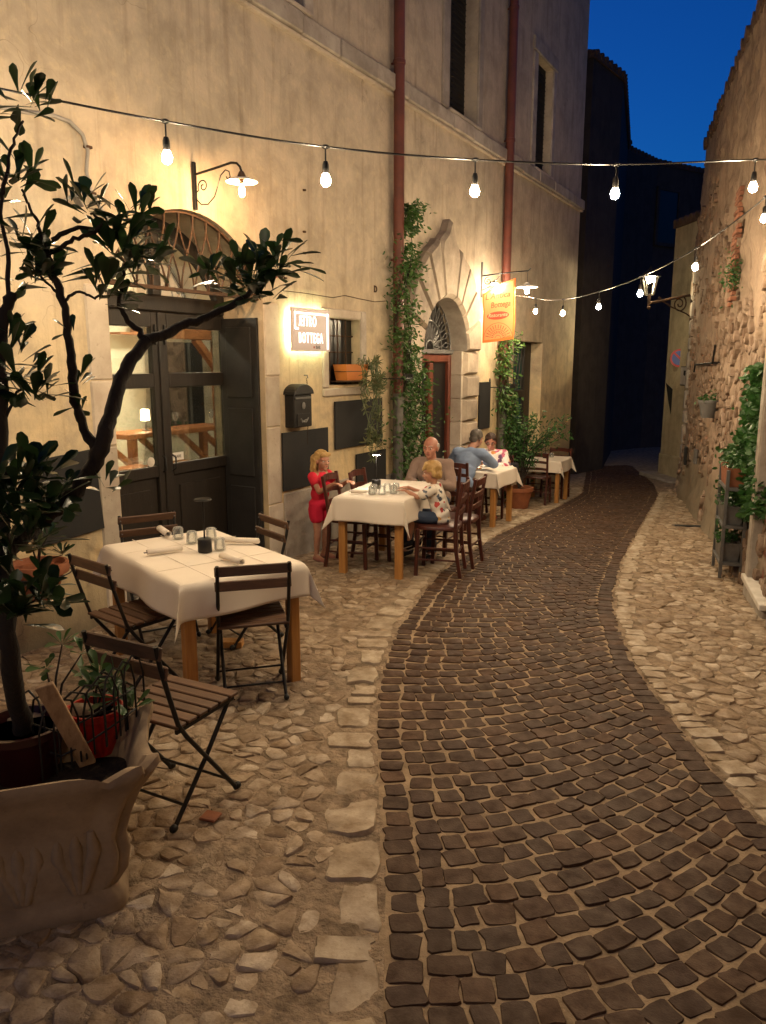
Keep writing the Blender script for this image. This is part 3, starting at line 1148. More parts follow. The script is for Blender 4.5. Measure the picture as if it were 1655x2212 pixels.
# ---- bar door: transom window, two glazed leaves, arched iron grille
b = MB(); b.box((DX - .005, 4.895, 2.42), (.10, 1.79, .14), ch=.015)
bdoor = b.build('bar_door', MT['doorwood'], palazzo, world=True)
LY = [4.02, 4.52, 4.56, 5.30, 5.34, 5.78]
def on_door(px, py):
    return WX(px, py, DX)
meet = on_door(343, 800).y
def rail(y0, y1, z0, z1, dx=0.0, t=.06, m='doorwood', nm='door_rail'):
    b = MB(); b.box((DX + dx, (y0 + y1) / 2, (z0 + z1) / 2), (t, y1 - y0 - .002, z1 - z0 - .002), ch=.006)
    return b.build(nm, MT[m], bdoor, world=True)
yL0 = 3.98; yR1 = on_door(485, 800).y + .05
zt = 2.35; zmu = on_door(410, 805).z; zml = on_door(410, 835).z; zb1 = on_door(410, 995).z
stile = .085
for (a, c) in ((yL0, meet - .004), (meet + .004, yR1)):
    rail(a, a + stile, .02, zt); rail(c - stile, c, .02, zt)
    rail(a + stile, c - stile, zt - .13, zt)
    rail(a + stile, c - stile, zml, zmu)
    rail(a + stile, c - stile, zb1 - .10, zb1)
    rail(a + stile, c - stile, .02, .16)
    rail(a + stile, c - stile, .16, zb1 - .10, -.015, .025, 'doorwood', 'door_panel')
    rail(a + stile + .09, c - stile - .09, .26, zb1 - .20, .0, .025, 'doorwood', 'door_panel')
    for (z0, z1) in ((zb1, zml), (zmu, zt - .13)):
        rail(a + stile, c - stile, z0, z1, .0, .006, 'glass', 'pane')
rail(meet - .025, meet + .025, .02, zt, .035, .02, 'doorwood', 'cover_strip')
for sg in (-1, 1):
    b = MB(); b.tube([(DX + .05, meet + sg * .06, 1.12), (DX + .09, meet + sg * .06, 1.10), (DX + .09, meet + sg * .06, 1.0), (DX + .05, meet + sg * .06, .98)], .008, 6)
    b.build('handle', MT['black'], bdoor, smooth=True, world=True)
    b = MB(); b.box((DX + .04, meet + sg * .055, 2.16), (.02, .025, .17), ch=.004)
    b.build('bolt', MT['black'], bdoor, world=True)
# frame strip between leaf and the black shutter
rail(yR1, yR1 + .07, .02, 2.35, .0, .09)
# arched transom glazing
def arch_z(y, drop=0.0):
    w, h = .895, .60
    R_ = (w * w + h * h) / (2 * h)
    return 2.52 + math.sqrt(max(0, R_ * R_ - (y - 4.895) ** 2)) - (R_ - h) - drop
b = MB()
top = [(DX - .0, yy, arch_z(yy, .10)) for yy in [4.02 + 1.75 * i / 20 for i in range(21)]]
b.add([(DX, 4.02, 2.49), (DX, 5.77, 2.49)] + list(reversed(top)), [tuple(range(23))])
b.build('transom_pane', MT['glass'], bdoor, world=True)
for i in range(20):
    y0 = 4.0 + 1.79 * i / 20; y1 = 4.0 + 1.79 * (i + 1) / 20
    b = MB(); b.bar((DX + .0, y0, arch_z(y0, .06)), (DX + .0, y1, arch_z(y1, .06)), .08, .13)
    b.build('arch_frame', MT['doorwood'], bdoor, world=True)
rail(meet - .05, meet + .05, 2.49, arch_z(meet, .10), .0, .07)
# black shutter folded into the right reveal
b = MB(); b.box((XW - .27, 5.765, 1.17), (.44, .03, 2.32), ch=.006)
sh = b.build('door_shutter', MT['blackwood'], palazzo, world=True)
for (z0, z1) in ((.1, .75), (.85, 1.5), (1.6, 2.25)):
    b = MB(); b.box((XW - .27, 5.745, (z0 + z1) / 2), (.30, .015, z1 - z0), ch=.006)
    b.build('shutter_panel', MT['blackwood'], sh, world=True)
# iron grille in the arch
GX = XW - .06
b = MB(); b.bar((GX, 3.98, 2.50), (GX, 5.80, 2.50), .03, .03, .004)
grille = b.build('arch_grille', MT['rust'], palazzo, world=True)
NG = 11
for i in range(NG):
    y0 = 4.02 + 1.75 * i / NG; y1 = 4.02 + 1.75 * (i + 1) / NG
    zt0 = arch_z(y0, .02); zt1 = arch_z(y1, .02); zc = arch_z((y0 + y1) / 2, .02)
    ym = (y0 + y1) / 2
    for (ya, yb2, za_) in ((y0, y1, zt1), (y1, y0, zt0)):
        pts = []
        for k in range(9):
            t = k / 8
            yy = ya + (yb2 - ya) * (.5 - .5 * math.cos(math.pi * t))
            pts.append((GX + (.008 if ya == y0 else -.008), yy, lerp(2.51, za_, t)))
        b = MB(); b.tube(pts, .0075, 6); b.build('grille_bar', MT['rust'], grille, smooth=True, world=True)
    b = MB(); b.ell((GX, ym, lerp(2.51, zc, .5)), (.02, .02, .026), n=8, m=6); b.build('grille_boss', MT['rust'], grille, smooth=True, world=True)
for i in range(16):
    y0 = 4.0 + 1.79 * i / 16; y1 = 4.0 + 1.79 * (i + 1) / 16
    b = MB(); b.bar((GX, y0, arch_z(y0, .012)), (GX, y1, arch_z(y1, .012)), .03, .02)
    b.build('grille_arch', MT['rust'], grille, world=True)

# ================================================================== bar room behind the door
b = MB()
x0, x1, y0, y1, z1 = XW - .63, -8.2, 3.2, 8.85, 3.35
b.add([(x0, y0, 0), (x1, y0, 0), (x1, y1, 0), (x0, y1, 0), (x0, y0, z1), (x1, y0, z1), (x1, y1, z1), (x0, y1, z1)],
      [(0, 1, 2, 3), (4, 7, 6, 5), (0, 4, 5, 1), (1, 5, 6, 2), (2, 6, 7, 3)])
b.add([(x0, y0, 0), (x0, 4.0, 0), (x0, 4.0, z1), (x0, y0, z1)], [(0, 1, 2, 3)])
b.add([(x0, 5.79, 0), (x0, y1, 0), (x0, y1, z1), (x0, 5.79, z1)], [(0, 1, 2, 3)])
room = b.build('bar_room', MT['inner'], kind='structure')

# ================================================================== wall across the street
rw = thing('stone_house', 'rough old house wall of bare rubble and crumbling plaster opposite the tables', 'building', (RWB[0], RWB[1], gz(RWB[1])))
dvx = Vector((RWA[0] - RWB[0], RWA[1] - RWB[1], 0)); LR = dvx.length; dvx.normalize()
nrx = Vector((-dvx.y, dvx.x, 0))     # faces the street
if nrx.x > 0:
    nrx = -nrx
o0 = Vector((RWB[0], RWB[1], 0)) - dvx * 11
LT = LR + 11
HT = 5.85
b = MB(); vs = []; fs = []
nu, nv = 330, 130
for j in range(nv + 1):
    for i in range(nu + 1):
        u = LT * i / nu
        p = o0 + dvx * u
        z = lerp(gz(p.y) - .15, HT + .12 * (fbm(u * 1.5, 3) - .5), j / nv)
        k = (fbm(u * 1.1 + 9, z * 1.1) - .5) * .12 + (fbm(u * 4.5, z * 5.5 + 7) - .5) * .085 + (fbm(u * 12, z * 14) - .5) * .045
        batter = .10 * max(0, 1 - (z - gz(p.y)) / 1.2) ** 2
        if i == nu:
            k = 0
        vs.append(p + nrx * (k + batter) + Vector((0, 0, z)))
for j in range(nv):
    for i in range(nu):
        k = j * (nu + 1) + i
        fs.append((k, k + 1, k + nu + 2, k + nu + 1))
b.add(vs, fs)
e = o0 + dvx * LT
bk = e - nrx * 6
b.add([e + Vector((0, 0, -1.5)), bk + Vector((0, 0, -1.5)), bk + Vector((0, 0, HT)), e + Vector((0, 0, HT))], [(0, 1, 2, 3)])
o1 = o0 - nrx * 6
b.add([o0 + Vector((0, 0, -1.5)), o1 + Vector((0, 0, -1.5)), o1 + Vector((0, 0, HT)), o0 + Vector((0, 0, HT))], [(0, 1, 2, 3)])
b.add([bk + Vector((0, 0, -1.5)), o1 + Vector((0, 0, -1.5)), o1 + Vector((0, 0, HT)), bk + Vector((0, 0, HT))], [(0, 1, 2, 3)])
b.build('wall', MT['rubble'], rw, smooth=True, world=True)
b = MB()
b.prism([o0 - nrx * .02 + Vector((0, 0, HT)), e - nrx * .02 + Vector((0, 0, HT)), bk + Vector((0, 0, HT + 1.2)), o1 + Vector((0, 0, HT + 1.2))], (0, 0, .06))
b.build('roof', MT['tile'], rw, world=True)
# eave tiles
u = 4.0
while u < LT:
    p = o0 + dvx * u - nrx * .06
    b = MB()
    b.M = Matrix.Translation(p + Vector((0, 0, HT + .05))) @ Matrix.Rotation(math.atan2(nrx.y, nrx.x), 4, 'Z')
    b.tube([(-.32, 0, .05), (.10 + random.uniform(-.02, .03), 0, 0)], [.075, .09], 8)
    b.build('roof_tile', MT['tile'], rw, world=True, smooth=True)
    u += .2
def on_rw(px, py):
    return PL(px, py, RWA, RWB)
# exposed brick pier in the rubble
pb = on_rw(*P2(1330, 1480, 1380, 0, 2.765)); pb2 = on_rw(*P2(1330, 2080, 1380, 0, 2.765))
zz = pb2.z
while zz < pb.z + .3:
    for col in range(2):
        if random.random() < .12:
            continue
        b = MB()
        c = Vector((pb.x, pb.y, zz)) + dvx * (col * .21 - .1 + random.uniform(-.01, .01)) + nrx * .045
        b.M = Matrix.Translation(c) @ Matrix.Rotation(math.atan2(dvx.y, dvx.x), 4, 'Z')
        b.box((0, 0, 0), (random.uniform(.16, .2), .06 + random.uniform(-.012, .012), .045), ch=.006)
        b.build('brick', MT['brick'], rw, world=True)
    zz += .06
# bare rubble where the plaster has fallen
RB = MB(); rgw = random.Random(5)
def in_w(u, z):
    p = o0 + dvx * u
    zl = z - gz(p.y)
    return 0 < zl < 5.2 and fbm(u * .75 + 2, z * .9 + 4) > .47 + .10 * min(1, zl / 3.5)
for px_, pz_, poly in cells(in_w, 9, LT - .3, -1.2, 5.2, .17, .115, rgw):
    if rgw.random() < .2:
        continue
    r = rock(poly, rgw.choice((.008, .014, .02)), rgw.uniform(.0, .035), rgw, -.12)
    if r:
        RB.rv = rgw.random()
        p = o0 + dvx * r[2]
        batter = .10 * max(0, 1 - (r[3] - gz(p.y)) / 1.2) ** 2
        kk = (fbm(r[2] * 1.1 + 9, r[3] * 1.1) - .5) * .12 + (fbm(r[2] * 4.5, r[3] * 5.5 + 7) - .5) * .085
        RB.M = Matrix.Translation(p + Vector((0, 0, r[3])) + nrx * (batter + kk + .012)) @ Matrix((( dvx.x, 0, nrx.x, 0), (dvx.y, 0, nrx.y, 0), (0, 1, 0, 0), (0, 0, 0, 1)))
        RB.add(r[0], r[1])
RB.M = None
MT['rubble_stone'] = paving('rubble_stone', [(.20, .14, .10), (.30, .22, .165), (.24, .165, .12), (.34, .26, .2), (.22, .15, .105)], (.7, .95), 1.0, 9)
RB.build('rubble_stonework', MT['rubble_stone'], rw, smooth=True, world=True, kind='stuff')
# quoins at the far corner
z = gz(RWA[1]) - .1
k = 0
while z < 3.4:
    hgt = random.uniform(.26, .42)
    b = MB()
    b.M = Matrix.Translation(e + nrx * .0 - dvx * (.12 if k % 2 else .19) + Vector((0, 0, z + hgt / 2))) @ Matrix.Rotation(math.atan2(dvx.y, dvx.x), 4, 'Z')
    b.box((0, 0, 0), (.3 if k % 2 else .42, .14, hgt - .02), ch=.03)
    b.build('quoin', MT['trav_dark'], rw, world=True)
    z += hgt; k += 1

# ================================================================== buildings down the lane
def vbox(name, label, pts, z0, z1, mat, roof=True, hz=1.0):
    c = sum((Vector((p[0], p[1], 0)) for p in pts), Vector()) / len(pts)
    t = thing(name, label, 'building', (c.x, c.y, z0))
    b = MB()
    b.prism([(p[0], p[1], z0) for p in pts], (0, 0, z1 - z0))
    b.build('wall', MT[mat], t, world=True)
    if roof:
        b = MB()
        out = []
        for p in pts:
            v = Vector((p[0], p[1], 0)) - c
            out.append(c + v * (1 + .06 / v.length) + Vector((0, 0, z1 + .003)))
        b.prism(out, (0, 0, .12))
        rf = b.build('roof', MT['tile'], t, world=True)
        for i in range(len(out)):
            a, d = out[i], out[(i + 1) % len(out)]
            n = int((d - a).length / .25)
            if n > 60:
                continue
            nn = (d - a).normalized().cross(Vector((0, 0, 1)))
            for k in range(n):
                p = a.lerp(d, (k + .5) / n)
                b = MB(); b.tube([p - nn * .3 + Vector((0, 0, .17)), p + nn * .03 + Vector((0, 0, .10))], [.06, .075], 6)
                b.build('roof_tile', MT['tile'], rf, world=True)
    return t
zA = AT(1318, 210, 19.0).z
def plan(px, d):
    p = AT(px, 700, d); return (p.x, p.y)
A1 = plan(1318, 19.0); A0 = plan(1255, 17.6); A2 = plan(1335, 24.6)
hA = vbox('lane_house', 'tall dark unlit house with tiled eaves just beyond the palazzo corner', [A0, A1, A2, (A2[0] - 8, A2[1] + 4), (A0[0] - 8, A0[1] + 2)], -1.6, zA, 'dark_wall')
B0 = plan(1325, 25.0); B1 = plan(1400, 27.0); B2 = plan(1545, 29.0)
zB = AT(1380, 368, 26.8).z
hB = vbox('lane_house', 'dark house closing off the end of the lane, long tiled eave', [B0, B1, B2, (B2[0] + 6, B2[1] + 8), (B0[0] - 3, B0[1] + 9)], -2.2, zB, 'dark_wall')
for (px, py, w, hgt, hh) in ((1440, 470, 1.0, 1.7, hB), (1295, 440, .0, .0, None)):
    if hh is None:
        continue
    p = PL(px, py, B1, B2)
    dd = Vector((B2[0] - B1[0], B2[1] - B1[1], 0)).normalized()
    nn = Vector((dd.y, -dd.x, 0))
    b = MB(); b.M = Matrix.Translation(p + nn * .02) @ Matrix.Rotation(math.atan2(dd.y, dd.x), 4, 'Z')
    b.box((0, 0, 0), (w, .06, hgt)); w_ = b.build('window', MT['darkglass'], hh, world=True)
    for ofs in ((-w / 2 - .06, 0, .12, hgt + .2), (w / 2 + .06, 0, .12, hgt + .2), (0, hgt / 2 + .06, w, .12), (0, -hgt / 2 - .06, w, .12)):
        b = MB(); b.M = Matrix.Translation(p + nn * .05) @ Matrix.Rotation(math.atan2(dd.y, dd.x), 4, 'Z')
        b.box((ofs[0], 0, ofs[1]), (ofs[2], .06, ofs[3])); b.build('window_frame', MT['dark_wall'], w_, world=True)
# drainpipe seen against the far house
# cream house on the right, past the rubble wall
c0 = S(*P2(750, 1360, 1380, 700, 2.765)); c1 = S(*P2(905, 1400, 1380, 700, 2.765))
dd = Vector((c0.x - c1.x, c0.y - c1.y, 0)).normalized()
C1 = c1 - dd * .6
zC = AT(1448, 511, (c0 - CAM).dot(FW)).z
hC = vbox('cream_house', 'narrow cream plastered house lit by the wall lantern at the bend', [(c0.x, c0.y), (C1.x, C1.y), (C1.x + 5, C1.y + 1.5), (c0.x + 5, c0.y + 3)], -1.9, zC, 'cream')
nC = Vector((dd.y, -dd.x, 0))
if nC.dot(CAM - c0) < 0:
    nC = -nC
def on_c(px, py):
    return PL(px, py, (c0.x, c0.y), (C1.x, C1.y))
# ================================================================== lights of the place
def bulb_mesh(r=.03, mat=None):
    b = MB()
    b.lathe([(.001, -.056), (.012, -.053), (.021, -.045), (.026, -.033), (.0265, -.024), (.023, -.011), (.016, .004), (.0135, .016), (.001, .017)], 12)
    return b.mesh('bulb', mat or MT['bulb'], True)
BULB = bulb_mesh()
def holder_mesh():
    b = MB()
    b.tube([(0, 0, .145), (0, 0, .055)], .0045, 6)
    b.lathe([(.001, .075), (.012, .072), (.0175, .055), (.0185, .012), (.0175, .008), (.001, .008)], 10)
    b.ell((0, 0, .145), (.022, .022, .012), n=8, m=5)
    return b.mesh('bulb_holder', MT['black'], True)
HOLD = holder_mesh()
def sstring(name, label, pts, drops, drop=.145):
    t = thing(name, label, 'string lights', tuple(pts[0]), 0, 'strings of bare bulbs across the street')
    # smooth cable
    fine = []
    for i in range(len(pts) - 1):
        p0 = pts[max(0, i - 1)]; p1 = pts[i]; p2 = pts[i + 1]; p3 = pts[min(len(pts) - 1, i + 2)]
        for k in range(6):
            u = k / 6
            fine.append(.5 * ((2 * p1) + (p2 - p0) * u + (2 * p0 - 5 * p1 + 4 * p2 - p3) * u * u + (3 * p1 - p0 - 3 * p2 + p3) * u ** 3))
    fine.append(pts[-1])
    b = MB(); b.tube(fine, .006, 6)
    b.build('cable', MT['black'], t, smooth=True, world=True)
    for p in drops:
        h = link('bulb_holder', HOLD, t); h.location = p - pts[0] - Vector((0, 0, drop)); XF[h.name] = XF[t.name]
        bo = bpy.data.objects.new('bulb', BULB); COL.objects.link(bo); bo.parent = h
    return t
SA, SB = (-3.47, 2.5), (-.45, 5.9)
w1 = [PL(x, y, SA, SB) for x, y in ((0, 188), (357, 262), (703, 317), (1027, 345), (1332, 355), (1632, 345))]
d1 = list(w1)
d1[0] = PL(0, 190, SA, SB) + Vector((.0, .0, .0)) - Vector((.09, .10, -.012))
left_end = Vector((XW + .02, 1.32, 3.36))
right_end = Vector((xrw(6.55) - .05, 6.5, 3.32))
st1 = sstring('string_lights', 'string of six bare bulbs hung from the ochre wall, nearer of two strings', [left_end] + [d1[0]] + w1[1:] + [right_end], d1)
EA, EB = (-.3, 7.0), (-4.0, 11.0)
w2 = [PL(x, y, EA, EB) for x, y in ((1655, 425), (1505, 536), (1385, 598), (1295, 630), (1217, 647), (1158, 645), (1108, 636))]
st2 = sstring('string_lights', 'string of seven bare bulbs ending at the orange restaurant sign', [Vector((xrw(6.75) - .05, 6.7, 3.45))] + w2 + [Vector((-4.42, 11.1, 2.97))], w2)
# extra unseen string added behind the camera to fill the foreground with light
fill_string = sstring('string_lights', 'added string of two bare bulbs behind the camera, unseen, filling the foreground', [Vector((XW + .02, -1.5, 3.6)), Vector((-3.0, -1.7, 3.4)), Vector((-1.1, -1.9, 3.3)), Vector((.8, -2.3, 3.35)), Vector((xrw(-2.6) - .03, -2.6, 3.6))],
              [Vector((-1.1, -1.9, 3.3)), Vector((.8, -2.3, 3.35))])
# enamel lamp over the bar door
yl = 4.94
lamp = thing('wall_lamp', 'wrought iron wall lamp with flat enamel shade over the bar door', 'lamp', (XW, yl, 3.31), 0)
b = MB(); b.box((.018, 0, 0), (.02, .035, .36), ch=.003); b.build('wall_plate', MT['black'], lamp)
b = MB(); b.tube([(.02, 0, .085), (.2, 0, .105), (.40, 0, .13), (.455, 0, .12), (.485, 0, .09), (.498, 0, .055)], .010, 8); b.build('arm', MT['black'], lamp, smooth=True)
def spiral(b, c, r0, turns, a0, sgn=1, rad=.005, pre=None):
    pts = list(pre or [])
    for k in range(28):
        t = k / 27
        a = a0 + sgn * turns * 2 * math.pi * t
        r = r0 * (1 - .85 * t)
        pts.append((c[0] + r * math.cos(a), c[1], c[2] + r * math.sin(a)))
    b.tube(pts, rad, 6)
b = MB(); spiral(b, (.105, 0, -.01), .055, 1.4, -2.6, -1, .005, [(.03, 0, -.05)])
b.tube([(.03, 0, -.10), (.08, 0, -.145), (.15, 0, -.15), (.22, 0, -.10), (.26, 0, -.02), (.29, 0, .05), (.34, 0, .085), (.375, 0, .07), (.385, 0, .03), (.36, 0, .015), (.345, 0, .035)], .005, 6)
b.build('scroll', MT['black'], lamp, smooth=True)
b = MB(); b.lathe([(.018, .055), (.03, .03), (.035, .012), (.04, .0)], 14, (.498, 0, 0)); b.build('cap', MT['rust'], lamp, smooth=True)
b = MB(); b.lathe([(.035, .012), (.09, .0), (.122, -.016), (.122, -.021), (.09, -.006), (.03, .002)], 28, (.498, 0, 0)); b.build('lamp_shade', MT['white'], lamp, smooth=True)
b = MB(); b.lathe([(.014, .0), (.017, -.03), (.016, -.034), (.001, -.034)], 12, (.498, 0, 0)); hs = b.build('socket', MT['rust'], lamp, smooth=True)
b = MB(); b.lathe([(.001, -.036), (.013, -.036), (.021, -.07), (.023, -.10), (.018, -.122), (.008, -.131), (.001, -.132)], 12, (.498, 0, 0)); b.build('bulb', MT['bulb_warm'], lamp, smooth=True)
# lamp at the restaurant sign
ys = WX(*P2(210, 380, 1160, 620, 4.609), XW).y
def on_s(zx, zy):
    return WY(*P2(zx, zy, 1160, 620, 4.609), ys)
lp = on_s(745, 445)
plamp = thing('pendant_lamp', 'white enamel pendant lamp hanging from the sign bracket', 'lamp', (lp.x, ys - .01, lp.z), 0)
b = MB(); b.lathe([(.02, .05), (.034, .03), (.05, .015), (.14, -.004), (.152, -.018), (.152, -.023), (.13, -.01), (.03, .006)], 26); b.build('lamp_shade', MT['white'], plamp, smooth=True)
b = MB(); b.tube([(0, 0, .05), (0, 0, .22)], .004, 6); b.build('cord', MT['black'], plamp)
b = MB(); b.lathe([(.001, -.01), (.016, -.012), (.03, -.05), (.032, -.075), (.025, -.1), (.001, -.112)], 12); b.build('bulb', MT['bulb'], plamp, smooth=True)

# street lantern at the corner of the rubble wall
la = on_rw(*P2(985, 2040, 1380, 0, 2.765))
ltd = (Vector((AT(1405, 640, 10).x, AT(1405, 640, 10).y, 0))).normalized()
cl_ = (la - CAM).dot(FW)
lh = AT(1402, 655, cl_ - .25); 
lantern = thing('street_lantern', 'iron four-sided street lantern on a scrolled wall bracket', 'street lamp', tuple(la), 0)
b = MB(); b.tube([la, lh], .028, 8); b.build('arm', MT['rust'], lantern, world=True, smooth=True)
dv = (lh - la); side = Vector((dv.x, dv.y, 0)).normalized()
b = MB()
pts = []
for k in range(30):
    t = k / 29; a = math.pi * .6 + 3.4 * math.pi * t; r = .17 * (1 - .8 * t)
    pts.append(la + side * (.30 + r * math.cos(a)) + Vector((0, 0, -.19 + r * math.sin(a))))
b.tube(pts, .014, 6)
b.tube([la + Vector((0, 0, -.45)), la + side * .12 + Vector((0, 0, -.38)), la + side * .5 + Vector((0, 0, -.25)), la + side * .8 + Vector((0, 0, -.08))], .014, 6)
b.build('scroll', MT['rust'], lantern, world=True, smooth=True)
b = MB(); b.tube([la + Vector((0, 0, -.55)), la + Vector((0, 0, .5))], .035, 8); b.ell(la + Vector((0, 0, .55)), (.06, .06, .1)); b.build('wall_bar', MT['rust'], lantern, world=True, smooth=True)
b = MB(); b.tube([lh + Vector((0, 0, -.05)), lh + Vector((0, 0, .16))], .03, 8); b.ell(lh + Vector((0, 0, -.08)), .04); b.build('stem', MT['rust'], lantern, world=True, smooth=True)
zb_, zt_ = .16, .48
rb, rt_ = .09, .165
MT['lantern_frame'] = pm('lantern_frame', (.3, .28, .24), (.24, .22, .19), 9, .5, .1, 40, .4)
for k in range(4):
    a = math.pi / 4 + k * math.pi / 2 + .4
    b = MB(); b.bar(lh + Vector((rb * math.cos(a), rb * math.sin(a), zb_)), lh + Vector((rt_ * math.cos(a), rt_ * math.sin(a), zt_)), .022, .022)
    b.build('frame_bar', MT['lantern_frame'], lantern, world=True)
    a2 = a + math.pi / 2
    b = MB(); b.bar(lh + Vector((rb * math.cos(a), rb * math.sin(a), zb_)), lh + Vector((rb * math.cos(a2), rb * math.sin(a2), zb_)), .022, .022)
    b.build('frame_bar', MT['lantern_frame'], lantern, world=True)
    b = MB(); b.add([lh + Vector((rb * math.cos(a), rb * math.sin(a), zb_)), lh + Vector((rb * math.cos(a2), rb * math.sin(a2), zb_)), lh + Vector((rt_ * math.cos(a2), rt_ * math.sin(a2), zt_)), lh + Vector((rt_ * math.cos(a), rt_ * math.sin(a), zt_))], [(0, 1, 2, 3)])
    b.build('pane', MT['glass'], lantern, world=True)
b = MB(); b.lathe([(.21, .50), (.20, .525), (.08, .63), (.035, .67), (.015, .72), (.001, .73)], 4, lh, Matrix.Rotation(.4, 3, 'Z')); b.build('hood', MT['black'], lantern, world=True)
MT['lantern_light'] = emit('lit_lantern', (1.0, .80, .48), 330.0)
b = MB(); b.box(lh + Vector((0, 0, .475)), (.15, .15, .025), ch=.004); b.build('light_plate', MT['lantern_light'], lantern, world=True)
# ================================================================== furniture
def bistro(first_label):
    t = thing('folding_chair', first_label, 'chair', (0, 0, 0), 0, 'folding bistro chairs at the near table')
    W2 = .195
    for sx in (-1, 1):
        b = MB(); x = sx * W2
        b.tube([(x, -.265, .84), (x, -.245, .74), (x, -.205, .60), (x, -.165, .47), (x, -.12, .40), (x, .17, .03), (x, .178, .012), (x, .20, .010)], [.0105] * 5 + [.011, .011, .011], 8)
        b.build('back_leg', MT['black'], t, smooth=True)
        b = MB(); x = sx * (W2 - .024)
        b.tube([(x, .19, .44), (x, .02, .24), (x, -.19, .02)], .0105, 8)
        b.build('front_leg', MT['black'], t, smooth=True)
        b = MB(); x = sx * (W2 - .012)
        b.bar((x, -.17, .437), (x, .20, .442), .016, .022, .003)
        b.build('seat_rail', MT['black'], t)
        for (xx, yy) in ((sx * W2, .19), (sx * (W2 - .024), -.198)):
            b = MB(); b.ell((xx, yy, .018), (.017, .022, .018), n=10, m=6); b.build('foot_cap', MT['black'], t, smooth=True)
    for (y, z, w) in ((.125, .085, W2), (-.125, .085, W2 - .024), (-.155, .452, W2), (.18, .43, W2 - .024)):
        b = MB(); b.tube([(-w, y, z), (w, y, z)], .0065, 6); b.build('crossbar', MT['black'], t, smooth=True)
    for i in range(6):
        y = -.15 + i * .068
        b = MB(); b.box((0, y, .46), (.40, .057, .017), ch=.004); b.build('seat_slat', MT['slat'], t)
    for (y, z) in ((-.252, .805), (-.225, .715)):
        b = MB(); b.box((0, y, z), (.42, .016, .056), Matrix.Rotation(-.2, 3, 'X'), ch=.005); o = b.build('back_slat', MT['slat'], t)
        for sx in (-1, 1):
            b = MB(); b.ell((sx * W2, y + .014, z), (.006, .006, .006), n=6, m=4); b.build('rivet', MT['grey'], o)
    return t
bc = bistro('folding slatted chair pulled well away from the table, beside the stone planter')
def place(o, x, y, deg):
    o.location = (x, y, gz(y) + .012)
    o.rotation_euler = (0, 0, math.radians(deg))
    return o
place(bc, -2.35, 2.27, 2)
for (x, y, deg, lab) in ((-2.79, 3.36, 45, 'folding slatted chair at the short side of the table facing the bar door'),
                         (-3.43, 3.06, -10, 'folding slatted chair tucked under the long side beside the hanging terracotta pot'),
                         (-3.96, 3.80, -118, 'folding slatted chair behind the near table, back to the bar door'),
                         (-3.42, 4.05, 156, 'folding slatted chair on the far long side, back towards the girl in red')):
    copy_thing(bc, (x, y, gz(y) + .012), math.radians(deg), lab)

def trattoria(label):
    t = thing('wooden_chair', label, 'chair', (0, 0, 0), 0, 'dark wooden ladder-back chairs')
    w = .19
    for sx in (-1, 1):
        b = MB()
        pts = [(sx * (w - .01), -.225, 0), (sx * (w - .005), -.185, .25), (sx * w, -.175, .46), (sx * w, -.19, .62), (sx * (w + .005), -.235, .88)]
        for i in range(4):
            b.bar(pts[i], pts[i + 1], .036 - .003 * abs(i - 1), .034, .005, up=(1, 0, 0), ext=.004)
        b.build('back_post', MT['chairwood'], t)
        b = MB(); b.bar((sx * (w + .005), .185, 0), (sx * w, .17, .445), .036, .036, .006, up=(0, 1, 0)); b.build('leg', MT['chairwood'], t)
        for z in (.16, .27):
            b = MB(); b.tube([(sx * w, .18, z), (sx * w, -.19, z)], .0095, 6); b.build('stretcher', MT['chairwood'], t, smooth=True)
    for (y, z) in ((.178, .2), (.178, .3), (-.19, .22)):
        b = MB(); b.tube([(-w, y, z), (w, y, z)], .0095, 6); b.build('stretcher', MT['chairwood'], t, smooth=True)
    b = MB()
    n = 20
    prof = []
    for i in range(n):
        a = 2 * math.pi * i / n
        r = .205 / max(abs(math.cos(a)), abs(math.sin(a))) ** .72
        prof.append((r * math.cos(a) * 1.02, r * math.sin(a) * .98, .442))
    b.prism(prof, (0, 0, .034), ch=.01); b.build('seat', MT['chairwood'], t, smooth=True)
    for z, y, hh in ((.835, -.228, .062), (.715, -.208, .042), (.60, -.190, .042)):
        b = MB()
        for i in range(6):
            x0, x1 = -w + 2 * w * i / 6, -w + 2 * w * (i + 1) / 6
            f = lambda x: -.035 * (1 - (x / w) ** 2)
            g = lambda x: .016 * (1 - (x / w) ** 2)
            b.bar((x0, y + f(x0), z + g(x0)), (x1, y + f(x1), z + g(x1)), .018, hh, .0, ext=.002)
        b.build('back_rail', MT['chairwood'], t)
    return t
wc = trattoria('dark wooden chair under the boy, turned to the laid table')
place(wc, -3.0, 6.38, 106)
for (x, y, deg, lab) in ((-3.04, 6.86, 98, 'empty dark wooden chair on the street side, next after the boy'),
                         (-3.84, 6.20, -76, 'empty dark wooden chair the girl in red holds with her right hand'),
                         (-3.83, 6.68, -80, 'empty dark wooden chair by the wall, under the lower blackboard'),
                         (-3.52, 7.36, 184, 'dark wooden chair under the bald man'),
                         (-3.99, 9.06, 2, 'dark wooden chair under the man in the blue shirt'),
                         (-4.02, 10.38, 182, 'dark wooden chair under the woman in the flowered blouse'),
                         (-4.06, 12.48, 8, 'empty dark wooden chair at the farthest table, back to the terracotta tub'),
                         (-4.08, 13.58, 176, 'empty dark wooden chair behind the farthest table')):
    copy_thing(wc, (x, y, gz(y) + .012), math.radians(deg), lab)

